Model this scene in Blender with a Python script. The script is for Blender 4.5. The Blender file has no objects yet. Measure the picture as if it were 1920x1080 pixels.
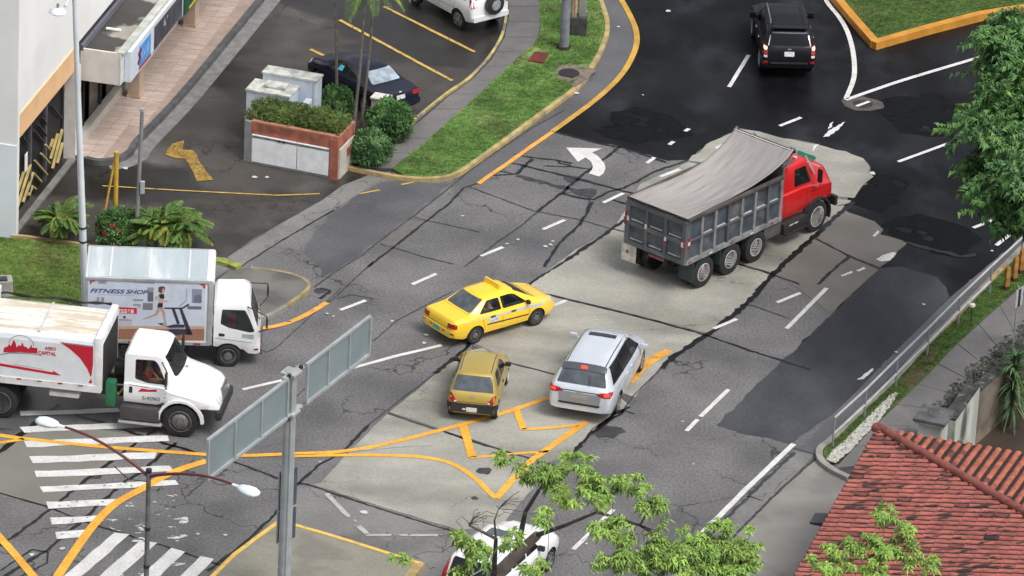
import bpy, bmesh, math, random
from math import sin, cos, pi, radians
from mathutils import Vector, Matrix
from mathutils.bvhtree import BVHTree
from mathutils.geometry import tessellate_polygon
random.seed(7)
SC = bpy.context.scene
COL = SC.collection
# ------------------------------------------------------------------ camera
F_PX, PITCH, ROLL, CAM_H = 10772.66, radians(25.2182), radians(-3.0149), 76.63
_fw = Vector((0, cos(PITCH), -sin(PITCH))); _r = Vector((1, 0, 0)); _u = _r.cross(_fw)
_rt = cos(ROLL)*_r - sin(ROLL)*_u; _up = sin(ROLL)*_r + cos(ROLL)*_u
cd = bpy.data.cameras.new('camera'); cam = bpy.data.objects.new('camera', cd); COL.objects.link(cam)
cd.sensor_width = 36; cd.lens = F_PX/1920*36; cd.clip_start = 1; cd.clip_end = 3000
cam.matrix_world = Matrix(((_rt.x, _up.x, -_fw.x, 0), (_rt.y, _up.y, -_fw.y, 0), (_rt.z, _up.z, -_fw.z, CAM_H), (0, 0, 0, 1)))
SC.camera = cam
# ------------------------------------------------------------------ world, sun, exposure (overcast day)
SUN_EL, SUN_AZ = radians(58), radians(130)
w = bpy.data.worlds.new('World'); SC.world = w; w.use_nodes = True
nt = w.node_tree; nt.nodes.clear()
sky = nt.nodes.new('ShaderNodeTexSky'); sky.sky_type = 'NISHITA'; sky.sun_disc = False
sky.sun_elevation = SUN_EL; sky.sun_rotation = SUN_AZ; sky.dust_density = 5; sky.air_density = 1.0
hs = nt.nodes.new('ShaderNodeHueSaturation'); hs.inputs['Saturation'].default_value = .32
bg = nt.nodes.new('ShaderNodeBackground'); bg.inputs[1].default_value = .10
wo = nt.nodes.new('ShaderNodeOutputWorld')
nt.links.new(sky.outputs[0], hs.inputs['Color']); nt.links.new(hs.outputs[0], bg.inputs[0]); nt.links.new(bg.outputs[0], wo.inputs[0])
sl = bpy.data.lights.new('sun', 'SUN'); sl.energy = 1.15; sl.angle = radians(24); sl.color = (1, .97, .93)
so = bpy.data.objects.new('sun', sl); COL.objects.link(so)
sdir = Vector((sin(SUN_AZ)*cos(SUN_EL), cos(SUN_AZ)*cos(SUN_EL), sin(SUN_EL)))
so.rotation_euler = sdir.to_track_quat('Z', 'Y').to_euler(); so.location = (0, 160, 120)
vs = SC.view_settings; vs.view_transform = 'Standard'; vs.look = 'None'; vs.gamma = 1; vs.exposure = 0.72
try: vs.use_curve_mapping = False
except Exception: pass

def G(px, py, z=0.0):
    """point of the horizontal plane at height z, seen in the survey photograph at (px, py)"""
    d = _fw*F_PX + _rt*(px-960) - _up*(py-540)
    t = (z-CAM_H)/d.z
    return Vector((d.x*t, d.y*t, z))
# ------------------------------------------------------------------ materials
MATS = {}
def srgb(r, g, b):
    return tuple(((c/255)/12.92 if c/255 <= .04045 else ((c/255+.055)/1.055)**2.4) for c in (r, g, b))
def M(name, col, rough=.6, metal=0, var=.12, scale=3.0, fine=25.0, fvar=.0, bump=0.0, bscale=40, coat=0, spec=.5,
      wet=0, wscale=.25, wlo=.45, whi=.6, wdark=.55, wrough=.22, col2=None, c2scale=1.0, c2lo=.5, c2hi=.62, wear=0, wearscale=6, trans=0, emit=0,
      stretch=None, alpha=1, world=0, crack=None):
    if name in MATS: return MATS[name]
    m = bpy.data.materials.new(name); m.use_nodes = True; MATS[name] = m
    nt = m.node_tree; N = nt.nodes; L = nt.links; b = N['Principled BSDF']; out = N['Material Output']
    tc = N.new('ShaderNodeTexCoord'); vec = N.new('ShaderNodeNewGeometry').outputs['Position'] if world else tc.outputs['Object']
    if stretch:
        mp = N.new('ShaderNodeMapping'); mp.inputs['Scale'].default_value = stretch; L.new(vec, mp.inputs[0]); vec = mp.outputs[0]
    def noise(sc, det=4):
        n = N.new('ShaderNodeTexNoise'); n.inputs['Scale'].default_value = sc; n.inputs['Detail'].default_value = det; L.new(vec, n.inputs['Vector']); return n.outputs[0]
    def ramp(src, lo, hi, a=0, c=1):
        r = N.new('ShaderNodeMapRange'); r.interpolation_type = 'SMOOTHSTEP'
        for i, v in zip((1, 2, 3, 4), (lo, hi, a, c)): r.inputs[i].default_value = v
        L.new(src, r.inputs[0]); return r.outputs[0]
    def mul(a, v):
        n = N.new('ShaderNodeVectorMath'); n.operation = 'SCALE'; L.new(a, n.inputs[0])
        if isinstance(v, (int, float)): n.inputs['Scale'].default_value = v
        else: L.new(v, n.inputs['Scale'])
        return n.outputs[0]
    rgb = N.new('ShaderNodeRGB'); rgb.outputs[0].default_value = (*col, 1); c = rgb.outputs[0]
    if col2:
        mx = N.new('ShaderNodeMix'); mx.data_type = 'RGBA'; L.new(ramp(noise(c2scale, 6), c2lo, c2hi), mx.inputs[0])
        L.new(c, mx.inputs[6]); mx.inputs[7].default_value = (*col2, 1); c = mx.outputs[2]
    if var: c = mul(c, ramp(noise(scale, 5), .3, .7, 1-var, 1+var))
    if fvar: c = mul(c, ramp(noise(fine, 3), .3, .7, 1-fvar, 1+fvar))
    if crack:      # (cell scale, line width, depth, share): fine branching cracks
        cs, cw, cdp, csh = crack
        dn = N.new('ShaderNodeTexNoise'); dn.inputs['Scale'].default_value = 1.6; dn.inputs['Detail'].default_value = 6; L.new(vec, dn.inputs['Vector'])
        sc_ = N.new('ShaderNodeVectorMath'); sc_.operation = 'SCALE'; sc_.inputs['Scale'].default_value = 1.1; L.new(dn.outputs['Color'], sc_.inputs[0])
        ad = N.new('ShaderNodeVectorMath'); L.new(vec, ad.inputs[0]); L.new(sc_.outputs[0], ad.inputs[1])
        vo = N.new('ShaderNodeTexVoronoi'); vo.feature = 'DISTANCE_TO_EDGE'; vo.inputs['Scale'].default_value = cs; L.new(ad.outputs[0], vo.inputs['Vector'])
        ln = ramp(vo.outputs['Distance'], cw*.3, cw, 1, 0); mk = ramp(noise(.22, 4), csh-.04, csh+.06, 0, 1)
        mm = N.new('ShaderNodeMath'); mm.operation = 'MULTIPLY'; L.new(ln, mm.inputs[0]); L.new(mk, mm.inputs[1])
        iv = N.new('ShaderNodeMapRange'); L.new(mm.outputs[0], iv.inputs[0]); iv.inputs[3].default_value = 1; iv.inputs[4].default_value = 1-cdp
        c = mul(c, iv.outputs[0])
    b.inputs['Roughness'].default_value = rough
    if wet:
        wm = ramp(noise(wscale, 7), wlo, whi)
        dk = N.new('ShaderNodeMapRange'); L.new(wm, dk.inputs[0]); dk.inputs[3].default_value = 1; dk.inputs[4].default_value = 1-(1-wdark)*wet
        c = mul(c, dk.outputs[0])
        rr = N.new('ShaderNodeMapRange'); L.new(wm, rr.inputs[0]); rr.inputs[3].default_value = rough; rr.inputs[4].default_value = wrough
        L.new(rr.outputs[0], b.inputs['Roughness'])
    L.new(c, b.inputs['Base Color'])
    b.inputs['Metallic'].default_value = metal
    b.inputs['Specular IOR Level'].default_value = spec
    b.inputs['Coat Weight'].default_value = coat; b.inputs['Coat Roughness'].default_value = .06
    if emit:
        b.inputs['Emission Color'].default_value = (*col, 1); b.inputs['Emission Strength'].default_value = emit
    if bump:
        bp = N.new('ShaderNodeBump'); bp.inputs['Strength'].default_value = bump; bp.inputs['Distance'].default_value = .02
        L.new(noise(bscale, 3), bp.inputs['Height']); L.new(bp.outputs[0], b.inputs['Normal'])
    if alpha < 1: b.inputs['Alpha'].default_value = alpha
    if wear:
        L.new(ramp(noise(wearscale, 8), wear-.03, wear+.03, 0, 1), b.inputs['Alpha'])
    return m
def paint(name, col, **k):
    k.setdefault('rough', .28); k.setdefault('coat', .6); k.setdefault('var', .05); k.setdefault('scale', .9)
    return M(name, col, **k)
# ------------------------------------------------------------------ object helpers
def put(o, parent=None, label=None, cat=None, group=None, kind=None):
    COL.objects.link(o)
    if parent is not None: o.parent = parent
    tag(o, label, cat, group, kind); return o
def tag(o, label=None, cat=None, group=None, kind=None):
    if label: o['label'] = label
    if cat: o['category'] = cat
    if group: o['group'] = group
    if kind: o['kind'] = kind
    return o
def thing(name, loc=(0, 0, 0), rz=0, label=None, cat=None, group=None):
    o = bpy.data.objects.new(name, None); o.empty_display_size = .3; o.location = loc; o.rotation_euler = (0, 0, rz)
    return put(o, None, label, cat, group)
def mesh(name, V, F, mat, parent=None, smooth=False, **k):
    me = bpy.data.meshes.new(name); me.from_pydata([tuple(v) for v in V], [], [tuple(f) for f in F]); me.validate(); me.update()
    return fin(me, name, mat, parent, smooth, **k)
def fin(me, name, mat, parent=None, smooth=False, **k):
    for m in (mat if isinstance(mat, (list, tuple)) else [mat]): me.materials.append(m)
    if smooth:
        me.shade_smooth(); me.set_sharp_from_angle(angle=radians(smooth if smooth is not True else 40))
    o = bpy.data.objects.new(name, me); return put(o, parent, **k)
class B:
    """collects primitives into one bmesh"""
    def __init__(s): s.bm = bmesh.new()
    def box(s, c, size, rz=0, bev=0, rot=None):
        r = bmesh.ops.create_cube(s.bm, size=1); vs_ = r['verts']
        mt = Matrix.Translation(c) @ (rot.to_4x4() if rot else Matrix.Rotation(rz, 4, 'Z')) @ Matrix.Diagonal((*size, 1))
        bmesh.ops.transform(s.bm, matrix=mt, verts=vs_)
        if bev:
            es = list({e for v in vs_ for e in v.link_edges}); bmesh.ops.bevel(s.bm, geom=es, offset=bev, segments=2, affect='EDGES', profile=.6)
        return s
    def bar(s, a, b_, w_, h_=None):
        a = Vector(a); b_ = Vector(b_); d = b_-a; h_ = h_ or w_
        q = d.to_track_quat('Y', 'Z').to_matrix(); return s.box((a+b_)/2, (w_, d.length, h_), rot=q)
    def cyl(s, a, b_, r1, r2=None, n=12):
        a = Vector(a); b_ = Vector(b_); d = b_-a; r2 = r1 if r2 is None else r2
        mt = Matrix.Translation((a+b_)/2) @ d.to_track_quat('Z', 'Y').to_matrix().to_4x4()
        bmesh.ops.create_cone(s.bm, cap_ends=True, segments=n, radius1=r1, radius2=r2, depth=d.length, matrix=mt); return s
    def tube(s, pts, rad, n=8):
        pts = [Vector(p) for p in pts]; R = rad if isinstance(rad, (list, tuple)) else [rad]*len(pts)
        rings = []
        for i, p in enumerate(pts):
            t = (pts[min(i+1, len(pts)-1)]-pts[max(i-1, 0)]).normalized()
            q = t.to_track_quat('Z', 'Y')
            rings.append([s.bm.verts.new(p + q @ Vector((cos(2*pi*k/n)*R[i], sin(2*pi*k/n)*R[i], 0))) for k in range(n)])
        for a, b_ in zip(rings, rings[1:]):
            for k in range(n): s.bm.faces.new((a[k], a[(k+1) % n], b_[(k+1) % n], b_[k]))
        s.bm.faces.new(rings[0][::-1]); s.bm.faces.new(rings[-1]); return s
    def poly(s, pts, z0=None, thick=0):
        P = [Vector(p) for p in pts]
        a = [s.bm.verts.new(p) for p in P]; f = s.bm.faces.new(a)
        if thick:
            b_ = [s.bm.verts.new(p-Vector((0, 0, thick))) for p in P]
            s.bm.faces.new(b_[::-1])
            for i in range(len(a)): s.bm.faces.new((a[i], b_[i], b_[(i+1) % len(a)], a[(i+1) % len(a)]))
        return s
    def prism(s, prof, x0, x1, axis='X'):
        """profile polygon in the plane across axis, swept x0..x1"""
        def P(a, b_, t): return {'X': (t, a, b_), 'Y': (a, t, b_), 'Z': (a, b_, t)}[axis]
        A = [s.bm.verts.new(P(a, b_, x0)) for a, b_ in prof]; C = [s.bm.verts.new(P(a, b_, x1)) for a, b_ in prof]
        s.bm.faces.new(A[::-1]); s.bm.faces.new(C); n = len(A)
        for i in range(n): s.bm.faces.new((A[i], A[(i+1) % n], C[(i+1) % n], C[i]))
        return s
    def lathe(s, prof, c=(0, 0, 0), axis='X', n=28):
        rings = []
        for r, x in prof:
            ring = []
            for k in range(n):
                a = 2*pi*k/n
                v = {'X': (x, r*cos(a), r*sin(a)), 'Z': (r*cos(a), r*sin(a), x), 'Y': (r*cos(a), x, r*sin(a))}[axis]
                ring.append(s.bm.verts.new(Vector(v)+Vector(c)))
            rings.append(ring)
        for a, b_ in zip(rings, rings[1:]):
            for k in range(n): s.bm.faces.new((a[k], a[(k+1) % n], b_[(k+1) % n], b_[k]))
        s.bm.faces.new(rings[0]); s.bm.faces.new(rings[-1]); return s
    def mesh(s, name):
        bmesh.ops.recalc_face_normals(s.bm, faces=s.bm.faces); me = bpy.data.meshes.new(name); s.bm.to_mesh(me); s.bm.free(); return me
    def build(s, name, mat, parent=None, smooth=False, **k):
        return fin(s.mesh(name), name, mat, parent, smooth, **k)
def dup(o, name=None, parent=None, **k):
    c = o.copy(); COL.objects.link(c)
    if name: c.name = name
    if parent is not None: c.parent = parent
    tag(c, k.get('label'), k.get('cat'), k.get('group')); return c
def copy_tree(root, loc=None, rz=None, label=None):
    r = root.copy(); COL.objects.link(r)
    if loc is not None: r.location = loc
    if rz is not None: r.rotation_euler = (0, 0, rz)
    if label: r['label'] = label
    for ch in list(root.children):
        c = ch.copy(); COL.objects.link(c); c.parent = r
        for g in list(ch.children):
            d = g.copy(); COL.objects.link(d); d.parent = c
    return r
# ------------------------------------------------------------------ flat work on the ground
def jag(P, amp, step=.35):
    out = []
    for i in range(len(P)):
        a, b_ = P[i], P[(i+1) % len(P)]; n = max(1, int((b_-a).length/step))
        for k in range(n):
            p = a.lerp(b_, k/n)
            out.append(p+Vector((random.uniform(-amp, amp), random.uniform(-amp, amp), 0)))
    return out
def flat(name, pts, mat, parent, thick=0, **k):
    tri = tessellate_polygon([pts]); V = list(pts); Fc = [tuple(t) for t in tri]
    n = len(pts)
    if thick:
        V = V+[p-Vector((0, 0, thick)) for p in pts]; Fc += [(i, (i+1) % n, (i+1) % n+n, i+n) for i in range(n)]
    bm = bmesh.new(); vs_ = [bm.verts.new(v) for v in V]
    for f in Fc:
        try: bm.faces.new([vs_[i] for i in f])
        except ValueError: pass
    bm.normal_update()
    if not thick:
        for f in bm.faces:
            if f.normal.z < 0: f.normal_flip()
    else: bmesh.ops.recalc_face_normals(bm, faces=bm.faces)
    me = bpy.data.meshes.new(name); bm.to_mesh(me); bm.free()
    return fin(me, name, mat, parent, **k)
def sheet(name, px, z, mat, parent, jg=0, step=.35, **k):
    P = [G(x, y, z) for x, y in px]
    if jg: P = jag(P, jg, step)
    return flat(name, P, mat, parent, **k)
def smooth_line(P, sub=6):
    out = []
    for i in range(len(P)-1):
        p0 = P[max(i-1, 0)]; p1 = P[i]; p2 = P[i+1]; p3 = P[min(i+2, len(P)-1)]
        for k in range(sub):
            t = k/sub
            out.append(.5*((2*p1)+(p2-p0)*t+(2*p0-5*p1+4*p2-p3)*t*t+(3*p1-p0-3*p2+p3)*t**3))
    out.append(P[-1]); return out
def ribbon(name, P, width, mat, parent, jw=0, thick=0, side=0, **k):
    """strip along world points; side -1/0/1 puts it left of, on, or right of the line"""
    L_, R_ = [], []
    for i, p in enumerate(P):
        t = P[min(i+1, len(P)-1)]-P[max(i-1, 0)]; t.z = 0; t.normalize(); n = Vector((t.y, -t.x, 0))
        a = width*(1+random.uniform(-jw, jw)); o = n*(side*width/2) + n*random.uniform(-jw, jw)*width*.6
        L_.append(p+o-n*a/2); R_.append(p+o+n*a/2)
    n = len(P); V = L_+R_; Fc = [(i, i+1, n+i+1, n+i) for i in range(n-1)]
    if thick:
        m = len(V); V = V+[v-Vector((0, 0, thick)) for v in V]
        Fc += [(i, i+m, i+1+m, i+1) for i in range(n-1)]+[(n+i, n+i+1, n+i+1+m, n+i+m) for i in range(n-1)]
        Fc += [(0, n, n+m, m), (n-1, n-1+m, 2*n-1+m, 2*n-1)]
    bm = bmesh.new(); vs_ = [bm.verts.new(v) for v in V]
    for f in Fc: bm.faces.new([vs_[i] for i in f])
    bm.normal_update()
    if thick: bmesh.ops.recalc_face_normals(bm, faces=bm.faces)
    else:
        for f in bm.faces:
            if f.normal.z < 0: f.normal_flip()
    me = bpy.data.meshes.new(name); bm.to_mesh(me); bm.free()
    return fin(me, name, mat, parent, **k)
def line(name, px, z, width, mat, parent, smooth_=False, jw=0, step=None, **k):
    P = [G(x, y, z) for x, y in px]
    if smooth_: P = smooth_line(P)
    if step:
        Q = []
        for a, b_ in zip(P, P[1:]):
            n = max(1, int((b_-a).length/step)); Q += [a.lerp(b_, i/n) for i in range(n)]
        P = Q+[P[-1]]
    return ribbon(name, P, width, mat, parent, jw=jw, **k)
# ================================================================== THE SETTING
m_asph = M('old_asphalt', (.136, .133, .133), rough=.75, var=.17, scale=.5, fvar=.26, fine=13, bump=.2, bscale=40, crack=(.30, .012, .7, .50), col2=(.102, .101, .104), c2scale=.28, c2lo=.46, c2hi=.66, wet=.6, wscale=.16, wlo=.52, whi=.72, wdark=.72, wrough=.38)
m_park = M('wet_parking_asphalt', (.050, .045, .040), rough=.7, crack=(.3, .010, .5, .48), var=.25, scale=.5, fvar=.12, fine=10, bump=.3, bscale=25, wet=1, wscale=.17, wlo=.44, whi=.53, wdark=.36, wrough=.34, col2=(.098, .092, .086), c2scale=.22, c2lo=.50, c2hi=.70)
m_black = M('fresh_black_asphalt', (.0085, .0088, .0105), spec=.12, rough=.6, var=.35, scale=.7, fvar=.15, fine=12, bump=.3, bscale=30, wet=.8, wscale=.22, wlo=.45, whi=.62, wdark=.35, wrough=.3, col2=(.022, .023, .028), c2scale=.35, c2lo=.46, c2hi=.72, stretch=(1, .6, 1))
m_blue = M('damp_blue_asphalt', (.056, .060, .068), spec=.3, rough=.6, var=.18, scale=.8, fvar=.1, fine=10, bump=.3, bscale=25, col2=(.030, .033, .039), c2scale=.22, c2lo=.42, c2hi=.66, stretch=(1, .55, 1))
m_conc = M('pale_concrete', (.318, .310, .274), rough=.75, crack=(.25, .007, .5, .55), var=.13, scale=.5, fvar=.10, fine=9, bump=.2, wet=.6, wscale=.28, wlo=.50, whi=.68, wdark=.66, wrough=.5, col2=(.225, .222, .190), c2scale=.22, c2lo=.45, c2hi=.65, stretch=(1, 1.6, 1))
m_concd = M('grey_concrete', (.175, .174, .168), rough=.75, crack=(.35, .010, .5, .5), var=.12, scale=.5, fvar=.08, fine=8, bump=.2, col2=(.13, .128, .124), c2scale=.3)
m_warm = M('tan_concrete', (.235, .225, .185), rough=.75, var=.1, scale=.5, fvar=.07, fine=8, bump=.2, col2=(.17, .16, .135), c2scale=.5)
m_gutter = M('gutter_concrete', (.105, .105, .112), rough=.6, var=.14, scale=.6, fvar=.08, fine=8, wet=.5, wscale=.3, wdark=.7)
m_walk = M('pavement_concrete', (.150, .145, .142), rough=.75, var=.12, scale=1.2, fvar=.08, fine=8, bump=.2, wet=.5, wscale=.3, wdark=.75, wrough=.45)
m_tar = M('tar_seal', (.007, .007, .008), rough=.45, var=.2)
m_tarl = M('faded_tar_seal', (.040, .040, .045), rough=.6, var=.2)
m_white = M('white_road_paint', (.60, .60, .58), rough=.6, var=.1, scale=1.5, fvar=.08, fine=12, wear=.29, wearscale=7)
m_whiteworn = M('worn_white_road_paint', (.60, .60, .58), rough=.65, var=.15, scale=2, wear=.47, wearscale=5)
m_yel = M('yellow_road_paint', (.74, .36, .040), rough=.6, var=.15, scale=1.2, fvar=.12, fine=10, wear=.28, wearscale=7)
m_yelworn = M('worn_yellow_road_paint', (.72, .34, .06), rough=.65, var=.15, wear=.385, wearscale=4)
m_yelpark = M('faded_yellow_parking_paint', (.50, .33, .08), rough=.65, var=.2, wear=.36, wearscale=7)
m_kerby = M('yellow_painted_kerb', (.40, .30, .13), rough=.7, var=.25, scale=2.5, col2=(.24, .22, .17), c2scale=1.5, c2lo=.55, c2hi=.68)
m_kerbo = M('orange_painted_kerb', (.52, .235, .03), rough=.65, var=.15, scale=2, col2=(.25, .14, .05), c2scale=1.3, c2lo=.6, c2hi=.72)
m_kerb = M('bare_kerb', (.26, .25, .22), rough=.8, var=.2, scale=2)
m_grass = M('lawn', (.105, .190, .050), rough=.9, var=.28, scale=.8, fvar=.35, fine=6, bump=.8, bscale=30, col2=(.14, .19, .065), c2scale=.5, c2lo=.48, c2hi=.66, spec=.2)
m_grassd = M('dark_lawn', (.060, .110, .026), rough=.9, var=.25, scale=.8, fvar=.35, fine=6, bump=.8, bscale=30, col2=(.065, .075, .030), c2scale=.8, c2lo=.52, c2hi=.68, spec=.2)
m_soil = M('wet_dark_soil', (.035, .024, .016), rough=.8, var=.35, scale=1.2, bump=.6, bscale=20)
m_mud = M('brown_mud', (.12, .075, .045), rough=.8, var=.3, scale=3, wear=.42, wearscale=1.5)
m_dirt = M('ground_earth', (.09, .085, .07), rough=.9, var=.3, scale=.3)

# lowest ground: a wide sheet to the horizon, a metre and a half below the street
flat('ground', [Vector(p) for p in ((-900, -200, -1.6), (900, -200, -1.6), (900, 1800, -1.6), (-900, 1800, -1.6))], m_dirt, None, kind='structure')
road = flat('road', [Vector((-160, 60, 0)), G(1500, 1500), G(1640, 1010), G(1765, 832), G(1790, 792), G(1842, 722), G(1925, 652), G(2060, 540), G(2500, 180), Vector((160, 420, 0)), Vector((-160, 420, 0))], m_asph, None, kind='structure')

flat('parking_lot', [G(x, y, .004) for x, y in [(-400, 300), (-60, 428), (22, 437), (90, 447), (160, 458), (260, 470), (400, 482), (425, 482), (472, 450), (523, 420), (560, 400), (608, 372), (643, 347), (690, 328), (655, 312), (700, 285), (768, 235), (840, 175), (915, 110), (950, 40), (945, -20), (920, -160), (300, -200)]], m_park, None, kind='structure')
sheet('concrete_strip', [(425, 482), (472, 450), (523, 420), (560, 400), (608, 372), (643, 347), (690, 330), (722, 333), (667, 367), (623, 393), (553, 436), (505, 465), (452, 500)], .008, m_concd, road)
m_bl2 = M('wet_grey_asphalt', (.088, .090, .096), rough=.6, var=.15, scale=.5, fvar=.1, fine=8, col2=(.070, .073, .082), c2scale=.4)
sheet('asphalt_patch', [(625, 394), (669, 368), (722, 340), (760, 339), (850, 343), (773, 403), (710, 450), (640, 498), (606, 522), (596, 500), (575, 470), (600, 425)], .004, m_bl2, road, jg=.12)
sheet('asphalt_patch', [(712, 455), (775, 407), (800, 415), (733, 468)], .006, M('warm_gutter', (.12, .112, .105), rough=.75, var=.15), road)
# gutter between the kerb and the yellow edge line
sheet('gutter_channel', [(850, 333), (900, 298), (1000, 226), (1085, 163), (1115, 121), (1135, 80), (1141, 45), (1128, -5), (1110, -50), (1150, -50), (1165, 0), (1186, 30), (1192, 60), (1189, 95), (1164, 140), (1120, 183), (1060, 228), (960, 298), (897, 341), (850, 375)], .005, m_gutter, road)
sheet('fresh_asphalt', [(1150, -60), (1165, 0), (1186, 30), (1192, 60), (1189, 95), (1164, 140), (1120, 183), (1060, 228), (1036, 244), (1080, 257), (1125, 269), (1165, 275), (1250, 302), (1292, 300), (1335, 266), (1385, 241), (1420, 246), (1470, 258), (1530, 270), (1600, 290), (1628, 305), (1636, 330), (1618, 352), (1598, 372), (1586, 392), (1590, 400), (1640, 415), (1652, 428), (1648, 440), (1690, 450), (1701, 457), (1657, 495), (1645, 503), (1594, 553), (1560, 590), (1500, 645), (1520, 660), (1600, 700), (1640, 690), (1742, 597), (1783, 556), (1830, 517), (1878, 477), (1925, 437), (2100, 280), (2300, -60)], .004, m_black, road, jg=.07)
sheet('damp_asphalt', [(1645, 503), (1594, 553), (1560, 590), (1500, 645), (1420, 722), (1342, 797), (1400, 813), (1440, 820), (1478, 831), (1503, 816), (1533, 797), (1555, 783), (1600, 740), (1676, 662), (1742, 597), (1783, 556), (1760, 520), (1690, 500)], .008, m_blue, road, jg=.05)
# concrete slabs of the pale lanes, each its own plate with sealed joints between
slabs = [
 ([(600, 905), (700, 800), (727, 776), (835, 811), (960, 850), (1020, 868), (1000, 915), (935, 990), (860, 994), (700, 945), (585, 908)], m_conc),
 ([(729, 772), (790, 725), (858, 662), (905, 652), (960, 683), (1050, 706), (1150, 733), (1180, 760), (1165, 773), (1110, 803), (1075, 848), (1030, 868), (960, 848), (836, 808)], m_conc),
 ([(880, 640), (960, 560), (1008, 550), (1110, 574), (1200, 596), (1330, 630), (1270, 662), (1240, 690), (1190, 745), (1150, 731), (1050, 703), (960, 680), (905, 650)], m_conc),
 ([(962, 556), (1010, 520), (1080, 468), (1148, 430), (1170, 436), (1240, 452), (1390, 498), (1448, 513), (1400, 570), (1332, 626), (1200, 592), (1110, 570), (1010, 547)], m_conc),
 ([(1150, 428), (1180, 385), (1200, 345), (1292, 304), (1400, 330), (1530, 370), (1596, 376), (1530, 438), (1470, 493), (1448, 511), (1390, 495), (1240, 449), (1172, 433)], m_conc),
 ([(1292, 300), (1335, 266), (1385, 241), (1420, 246), (1470, 258), (1530, 270), (1600, 290), (1628, 305), (1636, 330), (1618, 352), (1598, 372), (1530, 367), (1400, 326)], m_conc),
 ([(1531, 441), (1560, 412), (1586, 392), (1590, 400), (1640, 415), (1652, 428), (1648, 440), (1690, 450), (1701, 457), (1657, 495), (1649, 503), (1590, 480)], M('warm_grey_concrete', (.155, .145, .130), rough=.75, var=.12, scale=.6)),
 ([(1530, 444), (1589, 482), (1647, 505), (1594, 553), (1558, 588), (1500, 542), (1452, 516), (1472, 497)], M('warm_grey_concrete', (.155, .145, .130))),
]
for i, (p, m) in enumerate(slabs): sheet('concrete_slab', p, .010, m, road, jg=.02 if i not in (5, 6) else .09)
slabs2 = [([(-200, 790), (40, 817), (72, 790), (300, 822), (268, 830), (225, 853), (150, 908), (98, 950), (-5, 924), (-200, 880)], M('greenish_concrete', (.175, .170, .148), rough=.75, var=.1, scale=.4)),
 ([(1320, 1010), (1400, 930), (1488, 846), (1528, 852), (1450, 928), (1345, 1035)], m_concd),
 ([(1530, 862), (1545, 880), (1590, 900), (1640, 880), (1560, 1010), (1500, 1090), (1400, 1150), (1300, 1090), (1345, 1040), (1450, 933)], M('driveway_concrete', (.22, .21, .195), rough=.75, var=.12, scale=.5, col2=(.16, .155, .145), c2scale=.35)),
 ([(585, 912), (700, 950), (860, 998), (935, 994), (900, 1080), (700, 1140), (545, 1140), (500, 975), (560, 915)], m_concd),
 ([(1055, 710), (1000, 1), (1001, 0)], m_concd)]
for p, m in slabs2[:4]: sheet('concrete_slab', p, .010, m, road, jg=.02)
sheet('gutter_channel', [(1345, 1035), (1450, 930), (1528, 853), (1533, 850), (1536, 836), (1561, 820), (1623, 760), (1683, 703), (1736, 645), (1796, 587), (1849, 532), (1905, 475), (2020, 370), (2010, 350), (1925, 437), (1878, 477), (1783, 556), (1742, 597), (1676, 662), (1600, 740), (1555, 783), (1520, 822), (1490, 845), (1528, 852), (1448, 932)][0:23], .009, m_gutter, road)
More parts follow.
